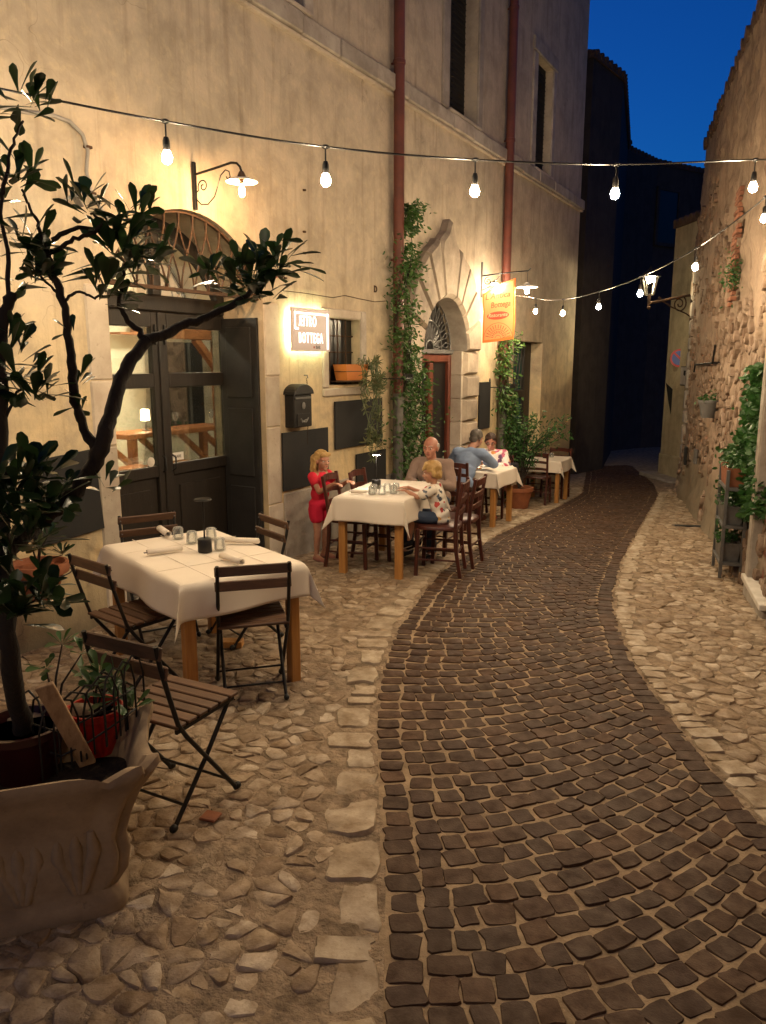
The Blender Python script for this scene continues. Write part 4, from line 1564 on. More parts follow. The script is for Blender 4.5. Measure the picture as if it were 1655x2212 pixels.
def table(label, x, y, deg, w, d, drop, seed, cat='table', turn=0):
    rg = random.Random(seed)
    loc = (x, y, gz(y) + .010)
    t = thing('table', label, 'table', loc, math.radians(deg), 'tables laid with white cloths')
    H = .735
    lx, ly = w / 2 - .055, d / 2 - .055
    for sx in (-1, 1):
        for sy in (-1, 1):
            b = MB(); b.box((sx * lx, sy * ly, H / 2 - .01), (.066, .066, H), ch=.006); b.build('leg', MT['beech'], t)
    b = MB(); b.box((0, 0, H - .014 + .012), (w - .01, d - .01, .022), ch=.004); b.build('table_top', MT['beech'], t)
    for sy in (-1, 1):
        b = MB(); b.box((0, sy * (ly), H - .07), (2 * lx - .07, .022, .08)); b.build('apron', MT['beech'], t)
    for sx in (-1, 1):
        b = MB(); b.box((sx * lx, 0, H - .07), (.022, 2 * ly - .07, .08)); b.build('apron', MT['beech'], t)
    c = thing('tablecloth', label.replace('table', 'tablecloth', 1) if False else 'cloth', 'tablecloth', loc, math.radians(deg), 'white tablecloths')
    # cloth: square linen laid over the top, hanging sides with soft folds
    W2, D2 = w / 2 + .006, d / 2 + .006
    Z = H + .014
    cw, cd = W2 + drop, D2 + drop
    n = 46
    vs = []; fs = []
    for j in range(n + 1):
        for i in range(n + 1):
            u = -cw + 2 * cw * i / n; v = -cd + 2 * cd * j / n
            ox, oy = max(0, abs(u) - W2), max(0, abs(v) - D2)
            px = math.copysign(min(abs(u), W2), u); py = math.copysign(min(abs(v), D2), v)
            z = Z + .0015 * math.sin(u * 9 + seed) * math.sin(v * 7)
            if ox > 0 or oy > 0:
                if ox > 0 and oy > 0:
                    L = math.hypot(ox, oy)
                    hang = max(ox, oy) + .45 * min(ox, oy)
                    out = .55 * min(ox, oy)
                    px += math.copysign(out * .75 + .008, u); py += math.copysign(out * .75 + .008, v)
                    z -= hang
                else:
                    o_ = ox or oy
                    fold = (.006 + .02 * (o_ / drop)) * (.5 + .5 * math.sin((v if ox else u) * 11 + seed * 1.7 + (1 if ox else 3)))
                    fold += .012 * (o_ / drop)
                    if ox:
                        px += math.copysign(fold + .006, u)
                    else:
                        py += math.copysign(fold + .006, v)
                    z -= o_
            vs.append((px, py, z))
    for j in range(n):
        for i in range(n):
            k = j * (n + 1) + i
            fs.append((k, k + 1, k + n + 2, k + n + 1))
    b = MB(); b.add(vs, fs)
    me = b.mesh('cloth', MT['cloth'], True)
    co = link('linen', me, c)
    sm = co.modifiers.new('soft', 'SUBSURF'); sm.levels = 1; sm.render_levels = 1
    so = co.modifiers.new('thick', 'SOLIDIFY'); so.thickness = .0015
    # pressed creases of the folded cloth
    b = MB()
    for k in (-.5, 0, .5):
        b.bar((-W2, D2 * k, Z + .0018), (W2, D2 * k, Z + .0018), .007, .0012)
    for k in (-.34, .34):
        b.bar((W2 * k * 1.3, -D2, Z + .0016), (W2 * k * 1.3, D2, Z + .0016), .007, .0012)
    b.build('pressed_crease', MT['cloth'], c)
    return t, c
e1 = Vector((-1.11, .45)); 
t1, c1_ = table('square-legged beech table laid for four in front of the bar door', -3.30, 3.50, math.degrees(math.atan2(-.45, 1.11)), 1.20, .78, .20, 1)
c1_['label'] = 'white tablecloth with rolled napkins on it, in front of the bar door'
t2, c2_ = table('beech table where the boy and the bald man sit', -3.55, 6.42, 9, .66, 1.16, .22, 2)
c2_['label'] = 'white tablecloth on the table between the boy and the girl in red'
t3, c3_ = table('beech table where the blue-shirted man and the woman dine', -3.95, 9.70, 0, .72, .72, .20, 3)
c3_['label'] = 'white tablecloth on the table of the dining couple'
t4, c4_ = table('empty beech table farthest down the street, near the wall corner', -4.09, 13.0, 3, .70, .74, .20, 4)
c4_['label'] = 'white tablecloth on the empty farthest table'
TOP = .7515
def on_table(tt, x, y):
    "point on a table top given in plan"
    return Vector((x, y, tt.location.z + TOP))

# ---- ribbed tumblers, turned upside down
def tumbler_mat():
    m, n, l, b = nodes_of('tumbler_glass')
    tr = n.new('ShaderNodeBsdfTransparent'); tr.inputs[0].default_value = (.96, .97, .96, 1)
    gl = n.new('ShaderNodeBsdfGlossy'); gl.inputs['Roughness'].default_value = .06
    df = n.new('ShaderNodeBsdfDiffuse'); df.inputs[0].default_value = (.75, .76, .74, 1)
    lw = n.new('ShaderNodeLayerWeight'); lw.inputs[0].default_value = .35
    m1 = n.new('ShaderNodeMixShader'); l.new(math_(n, l, 'ADD', math_(n, l, 'MULTIPLY', lw.outputs['Facing'], .35), .06), m1.inputs[0]); l.new(tr.outputs[0], m1.inputs[1]); l.new(df.outputs[0], m1.inputs[2])
    m2 = n.new('ShaderNodeMixShader'); l.new(math_(n, l, 'MULTIPLY', lw.outputs['Fresnel'], .6), m2.inputs[0]); l.new(m1.outputs[0], m2.inputs[1]); l.new(gl.outputs[0], m2.inputs[2])
    l.new(m2.outputs[0], n['Material Output'].inputs[0])
    return m
MT['tumbler'] = tumbler_mat()
def tumbler_mesh():
    b = MB()
    n = 24
    prof = [(.036, .0), (.036, .006), (.034, .03), (.032, .07), (.028, .079), (.015, .082), (.001, .082)]
    vs = []; fs = []
    for r, z in prof:
        for j in range(n):
            a = 2 * math.pi * j / n
            rr = r * (1 + (.05 if j % 2 else 0) * (1 if .005 < z < .075 else 0))
            vs.append((rr * math.cos(a), rr * math.sin(a), z))
    k = len(prof)
    for i in range(k - 1):
        for j in range(n):
            fs.append((i * n + j, i * n + (j + 1) % n, (i + 1) * n + (j + 1) % n, (i + 1) * n + j))
    b.add(vs, fs)
    b.lathe([(.030, .002), (.029, .03), (.027, .066), (.02, .073), (.001, .073)], 16)
    return b.mesh('tumbler', MT['tumbler'], True)
TUM = tumbler_mesh()
gl = [(-3.68, 3.71), (-3.51, 3.66), (-3.47, 3.80), (-3.22, 3.60)]
for k, (x, y) in enumerate(gl):
    o = link('tumbler', TUM); o.location = on_table(t1, x, y) + Vector((0, 0, .003))
    tag(o, 'upturned ribbed tumbler ' + ('touching the napkin at the bar door corner', 'alone between the corner napkin and the unlit lamp', 'behind the unlit lamp, towards the bar door', 'in front of the napkin beside the unlit lamp base')[k], 'glass', 'tumblers on the near table')
for (x, y) in ((-3.52, 6.02), (-3.45, 6.08), (-3.47, 6.22), (-3.41, 6.28), (-3.56, 6.12), (-3.37, 6.16)):
    o = link('tumbler', TUM); o.location = on_table(t2, x, y) + Vector((0, 0, .003))
    tag(o, 'upturned ribbed tumbler on the table by the boy', 'glass', 'tumblers on the family table')
for k, (x, y) in enumerate(((-4.13, 9.75), (-3.82, 9.88))):
    o = link('tumbler', TUM); o.location = on_table(t3, x, y) + Vector((0, 0, .003))
    tag(o, ('tumbler beside the lit lamp of the dining couple', 'tumbler near the hung napkin on the couple\'s table')[k], 'glass', 'tumblers of the couple')
for (x, y) in ((-4.12, 13.05), (-4.02, 13.1)):
    o = link('tumbler', TUM); o.location = on_table(t4, x, y) + Vector((0, 0, .003))
    tag(o, 'tumbler on the farthest empty table', 'glass', 'tumblers on the farthest table')
# ---- rolled napkins
def napkin(p0, p1, r, label, tt, grp):
    a = on_table(tt, *p0); c = on_table(tt, *p1)
    L = (c - a).length
    t = thing('rolled_napkin', label, 'napkin', tuple((a + c) / 2 + Vector((0, 0, .003))), math.atan2(c.y - a.y, c.x - a.x), grp)
    b = MB(); vs = []; fs = []; n = 26
    for i in range(n):
        th = 2 * math.pi * 1.6 * i / (n - 1)
        rr = r * (.55 + .45 * i / (n - 1))
        for x in (-L / 2, L / 2):
            vs.append((x + .003 * math.sin(i), rr * math.cos(th), r * .92 + rr * .9 * math.sin(th)))
    for i in range(n - 1):
        fs.append((2 * i, 2 * i + 1, 2 * i + 3, 2 * i + 2))
    b.add(vs, fs); o = b.build('cloth_roll', MT['cloth'], t, smooth=True)
    so = o.modifiers.new('thick', 'SOLIDIFY'); so.thickness = .003
    for k in (-.004, .004):
        b = MB(); b.tube([(-L / 2 - .02, k, r * .9), (L / 2 - .02, k, r * .9)], .003, 6); b.build('cutlery', MT['grey'], t, smooth=True)
napkin((-3.95, 3.81), (-3.76, 3.70), .026, 'rolled napkin with cutlery at the corner nearest the bar door', t1, 'rolled napkins')
napkin((-3.51, 3.27), (-3.41, 3.46), .022, 'rolled napkin with fork sticking out, by the hanging-pot side chair', t1, 'rolled napkins')
napkin((-3.06, 3.44), (-2.85, 3.37), .024, 'rolled napkin behind the angled chair back', t1, 'rolled napkins')
napkin((-3.31, 3.76), (-3.10, 3.84), .024, 'rolled napkin on the side towards the girl in red', t1, 'rolled napkins')
napkin((-3.72, 5.98), (-3.58, 6.02), .02, 'rolled napkin by the empty chairs of the family table', t2, 'rolled napkins')
napkin((-3.46, 6.40), (-3.32, 6.36), .02, 'rolled napkin under the boy\'s hand', t2, 'rolled napkins')
# ---- slim rechargeable table lamps
def tlamp(tt, x, y, lit, label):
    t = thing('table_lamp', label, 'lamp', tuple(on_table(tt, x, y) + Vector((0, 0, .003))), 0, 'slim table lamps')
    b = MB(); b.lathe([(.001, 0), (.042, 0), (.044, .004), (.044, .082), (.040, .086), (.001, .087)], 20); b.build('base', MT['black'], t, smooth=True)
    b = MB(); b.tube([(0, 0, .086), (0, 0, .33)], .0055, 8); b.build('stem', MT['black'], t, smooth=True)
    b = MB(); b.lathe([(.001, .328), (.05, .326), (.055, .331), (.052, .337), (.001, .34)], 20); b.build('lamp_head', MT['black'], t, smooth=True)
    if lit:
        b = MB(); b.lathe([(.001, .3265), (.04, .325), (.04, .3235), (.001, .3235)], 16); b.build('light_disc', lit, t)
MT['led_table'] = emit('lit_table_lamp', (1.0, .86, .66), 95.0)
tlamp(t1, -3.27, 3.52, None, 'unlit black table lamp with flat round head, in front of the bar door')
tlamp(t2, -3.66, 6.34, MT['led_table'], 'lit black table lamp on the family table')
tlamp(t3, -4.08, 9.80, MT['led_table'], 'lit black table lamp between the dining couple')
tlamp(t4, -4.08, 12.93, None, 'unlit black table lamp on the farthest table')
# ---- plates of the couple
for (x, y, lab, fc) in ((-3.93, 9.52, 'white plate with food before the blue-shirted man', (.55, .25, .05)), (-3.93, 9.90, 'white plate with orange food before the woman', (.75, .3, .03))):
    t = thing('dinner_plate', lab, 'plate', tuple(on_table(t3, x, y) + Vector((0, 0, .003))), 0, 'plates of the couple')
    b = MB(); b.lathe([(.001, .004), (.07, .004), (.11, .014), (.112, .012), (.07, 0), (.001, 0)], 24); b.build('dish', MT['white'], t, smooth=True)
    fm = pm('food_' + str(len(bpy.data.materials)), fc, tuple(k * .6 for k in fc), 40, .6, .4, 90)
    b = MB()
    for k in range(5):
        b.ell((random.uniform(-.035, .035), random.uniform(-.035, .035), .016), (.025, .022, .014), n=8, m=5)
    b.build('food', fm, t, smooth=True)
# ================================================================== things on the ochre wall
def text_mesh(s, size, mat, extr=.002, shear=0.0, bold=0.0, name='lettering'):
    cu = bpy.data.curves.new(name, 'FONT')
    cu.body = s; cu.size = size; cu.extrude = extr; cu.shear = shear; cu.offset = bold
    cu.align_x = 'LEFT'; cu.resolution_u = 3
    o = bpy.data.objects.new(name, cu); COL.objects.link(o)
    bpy.context.view_layer.update()
    dg = bpy.context.evaluated_depsgraph_get()
    me = bpy.data.meshes.new_from_object(o.evaluated_get(dg))
    bpy.data.objects.remove(o)
    me.materials.clear(); me.materials.append(mat)
    return me
def put_text(me, parent, loc, facing='x', sx=1.0, sy=1.0, name='lettering'):
    "lay text on a wall that faces +x (reading along +y)"
    o = link(name, me, parent)
    if facing == 'x':
        M = Matrix(((0, 0, 1, 0), (1, 0, 0, 0), (0, 1, 0, 0), (0, 0, 0, 1)))
    else:   # faces -y, reads along +x
        M = Matrix(((1, 0, 0, 0), (0, 0, -1, 0), (0, 1, 0, 0), (0, 0, 0, 1)))
    o.matrix_local = Matrix.Translation(loc) @ M @ Matrix.Diagonal((sx, sy, 1, 1))
    return o
MT['sign_face'] = pm('sign_face', (.30, .25, .225), (.28, .235, .21), 3, .6, .02, 30)
MT['sign_bloom'] = emit('sign_face_bloom_glow', (.42, .33, .29), .12)  # faint emission put into the panel colour, stands in for bloom
MT['neon'] = emit('lit_sign_letters', (1.0, .95, .86), .95)
MT['halo'] = emit('lit_sign_back', (.92, 1.0, .55), 24.0)
MT['redink'] = pm('red_ink', (.35, .05, .04), (.3, .04, .03), 9, .6, 0, 10)
sg = thing('bar_sign', 'square backlit bar sign with glowing white letters', 'sign', (XW, 6.45, 2.24))
SW, SH = .325, .205
b = MB(); b.box((.07, 0, 0), (.03, 2 * SW, 2 * SH), ch=.004); b.build('panel', MT['sign_bloom'], sg)
for (y0, y1, z0, z1) in ((-SW + .03, SW - .03, SH - .035, SH - .02), (-SW + .03, SW - .03, -SH + .02, -SH + .035), (-SW + .02, -SW + .035, -SH + .035, SH - .035), (SW - .035, SW - .02, -SH + .035, SH - .035)):
    b = MB(); b.box((.045, (y0 + y1) / 2, (z0 + z1) / 2), (.012, y1 - y0, z1 - z0)); b.build('back_light', MT['halo'], sg)
for sy in (-1, 1):
    b = MB(); b.tube([(.0, sy * .2, 0), (.06, sy * .2, 0)], .01, 6); b.build('spacer', MT['grey'], sg)
def stroke(y0, z0, y1, z1, w=.018):
    b = MB(); b.bar((.088, y0, z0), (.088, y1, z1), w, .006, up=(1, 0, 0)); return b.build('light_line', MT['neon'], sg)
stroke(-.285, .155, .285, .155); stroke(-.285, .168, -.285, .005); stroke(-.285, .008, -.23, .008, .02); stroke(.272, .168, .272, -.185)
def letters(word, z, y0, size, flip=(), kx=.78):
    y = y0
    for i, ch in enumerate(word):
        me = text_mesh(ch, size, MT['neon'], .002, 0, .0016)
        w = max(v.co.x for v in me.vertices) - min(v.co.x for v in me.vertices)
        mn = min(v.co.x for v in me.vertices)
        if i in flip:
            put_text(me, sg, (.088, y + w * kx + mn * kx, z), sx=-kx, name='letter')
        else:
            put_text(me, sg, (.088, y - mn * kx, z), sx=kx, name='letter')
        y += w * kx + .014
    return y
letters('RETRO', .035, -.225, .14, (0, 1), .60)
letters('BOTTEGA', -.125, -.225, .14, (), .56)
put_text(text_mesh('BAR', .045, MT['grey'], .001, 0, .001), sg, (.087, .06, -.18), name='lettering')
b = MB(); b.ell((.087, .03, -.166), (.003, .012, .012), n=8, m=5); b.build('dot', MT['redink'], sg)
# painted wall letters
o = text_mesh('D', .10, MT['rust'], .003, 0, .004)
po = put_text(o, None, (XW + .004, 7.81, 2.71), name='wall_letter'); tag(po, 'small metal letter D fixed on the wall beside the climbing plant', 'letter')
po = put_text(text_mesh('33', .09, MT['redink'], .001), None, (XW + .003, 5.98, 2.70), name='house_number'); tag(po, 'faded red house number 33 on the plaster right of the bar door', 'number')

# old pegs left in the plaster
for px, py in ((655, 410), (655, 500), (655, 546), (614, 600)):
    p = WX(px, py, XW)
    b = MB(); b.tube([p - Vector((.02, 0, 0)), p + Vector((.03, 0, -.006))], .011, 6); b.build('wall_peg', MT['rust'], palazzo, world=True)

# letter box
mb = thing('letter_box', 'dark cast-iron letter box with rounded top on the wall', 'letter box', (XW, 6.23, 1.30))
b = MB(); b.box((.06, 0, .16), (.115, .30, .32), ch=.008); b.build('body', MT['black'], mb)
b = MB()
pts = [(0, -.165, .32)] + [(0, -.165 * math.cos(math.pi * k / 12), .32 + .10 * math.sin(math.pi * k / 12)) for k in range(1, 12)] + [(0, .165, .32)]
b.prism(pts, (.14, 0, 0), ch=.01); b.build('lid', MT['black'], mb)
b = MB(); b.box((.122, 0, .285), (.012, .26, .02), ch=.003); b.build('slot', MT['grey'], mb)
b = MB(); b.box((.121, 0, .075), (.01, .22, .12), ch=.004); d = b.build('door', MT['black'], mb)
b = MB(); b.tube([(.128, -.06, .085), (.132, -.02, .05), (.132, .03, .05), (.128, .07, .09)], .007, 6); b.tube([(.13, -.05, .05), (.133, .03, .075)], .006, 6); b.build('emblem', MT['grey'], d, smooth=True)
b = MB(); b.ell((.124, 0, .21), (.006, .03, .035), n=10, m=6); b.build('badge', MT['grey'], mb, smooth=True)
ch = thing('hanging_chain', 'thin rusty chain hanging from a wall hook by the letter box', 'chain', (XW, 6.42, 1.80))
b = MB(); b.tube([(0, 0, .0), (.04, 0, .0), (.045, 0, -.03)], .006, 6); b.build('hook', MT['grey'], ch, smooth=True)
for k in range(30):
    z = -.04 - k * .022
    b = MB(); r = []
    for a in range(8):
        th = 2 * math.pi * a / 8
        v = (.006 * math.cos(th), .013 * math.sin(th))
        r.append((.03 + (v[0] if k % 2 else 0), (0 if k % 2 else v[0]) + .01 * math.sin(k * .4), z + v[1]))
    b.tube(r + [r[0]], .002, 4); b.build('link', MT['rust'], ch)

# blackboards
def board(y0, y1, z0, z1, label, tilt=0.0):
    t = thing('blackboard', label, 'board', (XW, (y0 + y1) / 2, z0), 0, 'blackboards on the wall')
    b = MB(); b.box((.022, 0, (z1 - z0) / 2), (.018, y1 - y0, z1 - z0), Matrix.Rotation(tilt, 3, 'X'), ch=.003); b.build('board_panel', MT['slate'], t)
    for sy in (-1, 1):
        b = MB(); b.box((.01, sy * (y1 - y0) * .45, (z1 - z0) / 2), (.014, .03, (z1 - z0) * .9)); b.build('batten', MT['blackwood'], t)
    return t
board(6.0, 6.80, .68, 1.255, 'blackboard behind the girl in red, under the letter box')
board(6.94, 7.96, 1.0, 1.515, 'wide blackboard behind the trailing succulent')
board(7.37, 8.05, .36, .905, 'low blackboard beside the foot of the drainpipe')
board(10.95, 11.39, .915, 1.63, 'narrow blackboard between portal and second drainpipe')
board(3.22, 3.79, .71, 1.30, 'blackboard left of the bar door, behind the shrub', .07)

# drainpipes
def pipe(y, r, label, zfoot):
    t = thing('drainpipe', label, 'drainpipe', (XW + .10, y, zfoot), 0, 'drainpipes on the ochre wall')
    b = MB(); b.tube([(0, 0, 1.55 - zfoot), (0, 0, 9.35 - zfoot)], r, 14); b.build('upper_pipe', MT['copper'], t, smooth=True)
    b = MB(); b.tube([(0, 0, 0), (0, 0, 1.56 - zfoot)], r * 1.04, 14); b.build('cast_foot', MT['zinc'], t, smooth=True)
    for z in (.45, 1.5, 3.1, 5.2, 7.0):
        b = MB(); b.lathe([(r * 1.02, -.025), (r * 1.14, -.02), (r * 1.14, .02), (r * 1.02, .025)], 14, (0, 0, z - zfoot)); b.tube([(0, 0, z - zfoot), (-.10, 0, z - zfoot)], .012, 6); b.build('pipe_clip', MT['copper'] if z > 1.5 else MT['zinc'], t, smooth=True)
pipe(8.22, .062, 'tall red-brown drainpipe left of the stone portal, wrapped in climbing leaves', gz(8.2))
pipe(11.74, .066, 'tall red-brown drainpipe behind the orange sign', gz(11.7))

# conduit, floodlight and loose cable near the shrub
cd = thing('conduit', 'pale grey conduit looping down the wall to the bar door arch', 'conduit', tuple(WX(237, 478, XW)))
b = MB(); b.tube([WX(x, y, XW + .025) for x, y in ((-60, 225), (0, 232), (60, 243), (110, 248), (150, 262), (178, 290), (190, 325), (187, 370), (195, 410), (215, 445), (237, 478))], .014, 8); b.build('pipe', MT['pvc'], cd, world=True, smooth=True)
for x, y in ((190, 318), (199, 418)):
    p = WX(x, y, XW + .02); b = MB(); b.box(p, (.04, .05, .018), ch=.003); b.build('saddle', MT['rust'], cd, world=True)
fl = thing('floodlight', 'small grey floodlight on a knuckle bracket high on the wall', 'floodlight', tuple(WX(118, 432, XW)))
p = WX(118, 432, XW)
b = MB(); b.tube([p, p + Vector((.07, .02, -.01)), p + Vector((.1, .05, .02))], .012, 8); b.build('bracket', MT['pvc'], fl, world=True, smooth=True)
b = MB(); b.box(p + Vector((.12, .09, .02)), (.05, .11, .075), Matrix.Rotation(.5, 3, 'Z') @ Matrix.Rotation(-.5, 3, 'X'), ch=.006); b.build('body', MT['grey'], fl, world=True)
b = MB(); b.tube([p + Vector((.1, .06, .06)), p + Vector((.06, .12, .08)), p + Vector((.03, .2, .05)), p + Vector((.02, .27, .09)), WX(190, 395, XW + .02)], .004, 6); b.build('lead', MT['black'], fl, world=True, smooth=True)
wc_ = thing('wall_cable', 'thin cable sagging along the plaster above the barred window', 'cable', (XW, 6.1, 2.7))
b = MB(); b.tube([WX(x, y, XW + .012) for x, y in ((612, 628), (650, 632), (690, 638), (720, 643), (745, 638), (775, 645), (810, 652), (835, 650))], .004, 5); b.build('lead', MT['rust'], wc_, world=True, smooth=True)

# iron coat-rack style anchors that carry the climbers
for (yy, zz, yc, lab) in ((7.86, 1.74, 8.22, 'iron wall arm with toothed end holding the climber on the first drainpipe'), (11.40, 1.54, 11.74, 'iron wall arm with toothed end holding the climber on the second drainpipe')):
    t = thing('climber_bracket', lab, 'bracket', (XW, yy, zz), 0, 'iron arms holding the climbers')
    b = MB(); b.prism([(0.002, -.02, -.11), (0.002, 0, -.14), (0.002, .02, -.11), (0.002, .02, .11), (0.002, 0, .14), (0.002, -.02, .11)], (.014, 0, 0)); b.build('plate', MT['black'], t)
    b = MB(); b.tube([(.01, 0, 0), (.30, .12, 0)], .008, 6); b.tube([(.30, .12, 0), (.30, .34, 0)], .013, 6)
    b.build('arm', MT['black'], t, smooth=True)
    for k in range(5):
        b = MB(); b.box((.30, .14 + k * .048, .025), (.022, .02, .05)); b.build('tooth', MT['black'], t)

# window box with trailing succulent
wb = thing('window_box', 'orange plastic window box on the sill of the barred window', 'planter', (XW, 7.28, 1.68))
b = MB()
def trough(b, L, W, Hh, tp, wall=.006, n=1):
    l, w = L / 2, W / 2
    o_ = [(-w * tp, -l * tp, 0), (w * tp, -l * tp, 0), (w * tp, l * tp, 0), (-w * tp, l * tp, 0)]
    t_ = [(-w, -l, Hh), (w, -l, Hh), (w, l, Hh), (-w, l, Hh)]
    i_ = [(-w + wall, -l + wall, Hh), (w - wall, -l + wall, Hh), (w - wall, l - wall, Hh), (-w + wall, l - wall, Hh)]
    s_ = [(-w * .95 + wall, -l * .95 + wall, Hh - .03), (w * .95 - wall, -l * .95 + wall, Hh - .03), (w * .95 - wall, l * .95 - wall, Hh - .03), (-w * .95 + wall, l * .95 - wall, Hh - .03)]
    vs = o_ + t_ + i_ + s_
    fs = [(3, 2, 1, 0)]
    for a in (0, 4, 8):
        for k in range(4):
            fs.append((a + k, a + (k + 1) % 4, a + 4 + (k + 1) % 4, a + 4 + k))
    b.add(vs, fs)
b.M = Matrix.Translation((.02, 0, .055)); trough(b, .46, .17, .17, .84); b.M = None
b.build('trough', MT['orange'], wb)
b = MB(); b.box((.02, 0, .19), (.145, .43, .02)); b.build('soil', MT['soil'], wb)
b = MB(); b.box((.01, -.02, .045), (.22, .52, .014), ch=.006); b.build('tray', MT['rust'], wb)
b = MB(); b.tube([(-.1, -.24, .15), (.11, -.24, .15), (.11, .24, .15), (-.1, .24, .15)], .004, 5); b.build('wire', MT['black'], wb)

# restaurant sign on iron bracket
MT['sign_orange'] = pm('orange_sign_face', (.78, .20, .045), (.70, .16, .035), 2.5, .55, .02, 20)
MT['sign_ink'] = pm('brown_ink', (.22, .06, .03), (.2, .05, .025), 9, .6, 0, 10)
MT['sign_red'] = pm('brick_red_ink', (.42, .07, .04), (.4, .06, .035), 9, .6, 0, 10)
MT['sign_pale'] = pm('pale_ink', (.85, .55, .33), (.8, .5, .3), 9, .6, 0, 10)
MT['sign_cream'] = pm('cream_sign_centre', (.84, .33, .14), (.80, .28, .11), 3, .55, .02, 20)
rs = thing('restaurant_sign', 'orange hanging restaurant sign lit from above', 'sign', (XW, ys, 2.2))
q = [on_s(232, 540), on_s(300, 500), on_s(400, 440), on_s(500, 400), on_s(612, 352), on_s(606, 470), on_s(600, 600), on_s(603, 780), on_s(598, 920), on_s(585, 1055), on_s(400, 1085), on_s(230, 1104), on_s(233, 900), on_s(240, 740), on_s(230, 640)]
b = MB(); b.prism([(p.x, ys + .008, p.z) for p in reversed(q)], (0, -.022, 0)); b.build('panel', MT['sign_orange'], rs, world=True)
mid = sum(q, Vector()) / len(q)
b = MB(); b.prism([(mid.x + (p.x - mid.x) * .9, ys - .0145, mid.z + (p.z - mid.z) * .92) for p in reversed(q)], (0, -.002, 0)); b.build('panel_centre', MT['sign_cream'], rs, world=True)
fy = ys - .019
XI = XF[rs.name].inverted()
def sign_text(word, zx, zy, size, mat, wpx, slope=.10, shear=.25):
    p0 = on_s(zx, zy)
    me = text_mesh(word, size, mat, .001, shear, -.0006 if size > .1 else .0)
    w = max(v.co.x for v in me.vertices)
    wid = abs(on_s(zx + wpx, zy).x - p0.x)
    o = put_text(me, rs, XI @ Vector((p0.x, fy, p0.z)), 'y', wid / w, 1.0)
    o.matrix_local = Matrix.Translation(XI @ Vector((p0.x, fy, p0.z))) @ Matrix.Rotation(-slope, 4, 'Y') @ Matrix(((1, 0, 0, 0), (0, 0, -1, 0), (0, 1, 0, 0), (0, 0, 0, 1))) @ Matrix.Diagonal((wid / w, 1, 1, 1))
sign_text("L'Antica", 262, 610, .12, MT['sign_ink'], 290)
sign_text('Bottega', 325, 705, .12, MT['sign_ink'], 230)
b = MB(); c = on_s(410, 787); b.M = Matrix.Translation((c.x, fy - .0005, c.z)) @ Matrix.Rotation(-.06, 4, 'Y')
b.ell((0, 0, 0), (.172, .002, .058), n=28, m=10); b.build('oval', MT['sign_red'], rs, world=True)
fy = fy - .004
sign_text('Ristorante', 298, 812, .075, MT['sign_pale'], 225, .06)
fy = fy + .004
cc = on_s(410, 1052)
for (r0, r1, n) in ((.075, .115, 11), (.145, .20, 13)):
    for k in range(n):
        a = math.pi * (.06 + .88 * k / (n - 1))
        b = MB(); b.bar((cc.x + r0 * math.cos(a), fy, cc.z + r0 * math.sin(a)), (cc.x + r1 * math.cos(a), fy, cc.z + r1 * math.sin(a)), .008, .003, up=(0, 1, 0)); b.build('sun_ray', MT['sign_ink'], rs, world=True)
for r in (.045, .13, .225):
    b = MB(); b.tube([(cc.x + r * math.cos(math.pi * (.03 + .94 * k / 20)), fy, cc.z + r * math.sin(math.pi * (.03 + .94 * k / 20))) for k in range(21)], .003, 5); b.build('sun_arc', MT['sign_ink'], rs, world=True)
bk = thing('sign_bracket', 'scrolled iron bracket carrying the orange sign and pendant lamp', 'bracket', (XW, ys, 2.87))
b = MB(); b.box((.015, 0, .25), (.02, .035, .5), ch=.003); b.build('wall_plate', MT['grey'], bk)
pz = on_s(600, 290).z - 2.87
b = MB(); b.tube([(.02, 0, pz - .02), (.35, 0, pz), (.72, 0, pz + .015), (.76, 0, pz + .045)], .010, 8); b.build('arm', MT['black'], bk, smooth=True)
b = MB(); spiral(b, (.11, 0, pz - .10), .06, 1.5, 1.5, 1, .006); b.tube([(.03, 0, pz - .22), (.16, 0, pz - .17), (.3, 0, pz - .03)], .006, 6); b.build('scroll', MT['black'], bk, smooth=True)
# spotlight that washes the top of the sign
sp = thing('sign_spotlight', 'small spotlight clipped over the orange sign', 'spotlight', (XW + .25, ys - .12, on_s(430, 420).z))
b = MB(); b.tube([(0, .10, .06), (0, .02, .05), (0, -.01, .02)], .008, 6); b.build('clip', MT['black'], sp, smooth=True)
b = MB(); b.box((.0, 0, .012), (.10, .05, .022), ch=.004); b.build('housing', MT['black'], sp)
MT['spot'] = emit('lit_spot', (1.0, .80, .56), 520.0)
b = MB(); b.box((.0, .035, .0), (.085, .012, .04), ch=.003); b.build('light', MT['spot'], sp)

# ================================================================== inside the bar
RX = -7.2
def inn(px, py, X=RX):
    return WX(px, py, X)
zt_ = inn(340, 885).z
bt = thing('bar_table', 'long high timber bar table seen through the door glass', 'table', tuple(Vector((RX, inn(360, 900).y, 0))))
ya_, yb_ = inn(240, 880).y, inn(470, 880).y
b = MB(); b.box((RX, (ya_ + yb_) / 2, 1.07), (.5, yb_ - ya_, .06), ch=.008); b.build('table_top', MT['barwood'], bt, world=True)
for px in (270, 345, 425, 470):
    yy = inn(px, 950).y
    b = MB(); b.box((RX + .12, yy, .52), (.09, .09, 1.04), ch=.006); b.build('leg', MT['barwood'], bt, world=True)
    b = MB(); b.bar((RX + .12, yy - .03, .72), (RX + .12, yy - .42, 1.03), .06, .06); b.build('brace', MT['barwood'], bt, world=True)
b = MB(); b.box((RX + .12, (ya_ + yb_) / 2, .62), (.07, yb_ - ya_ - .1, .07)); b.build('rail', MT['barwood'], bt, world=True)
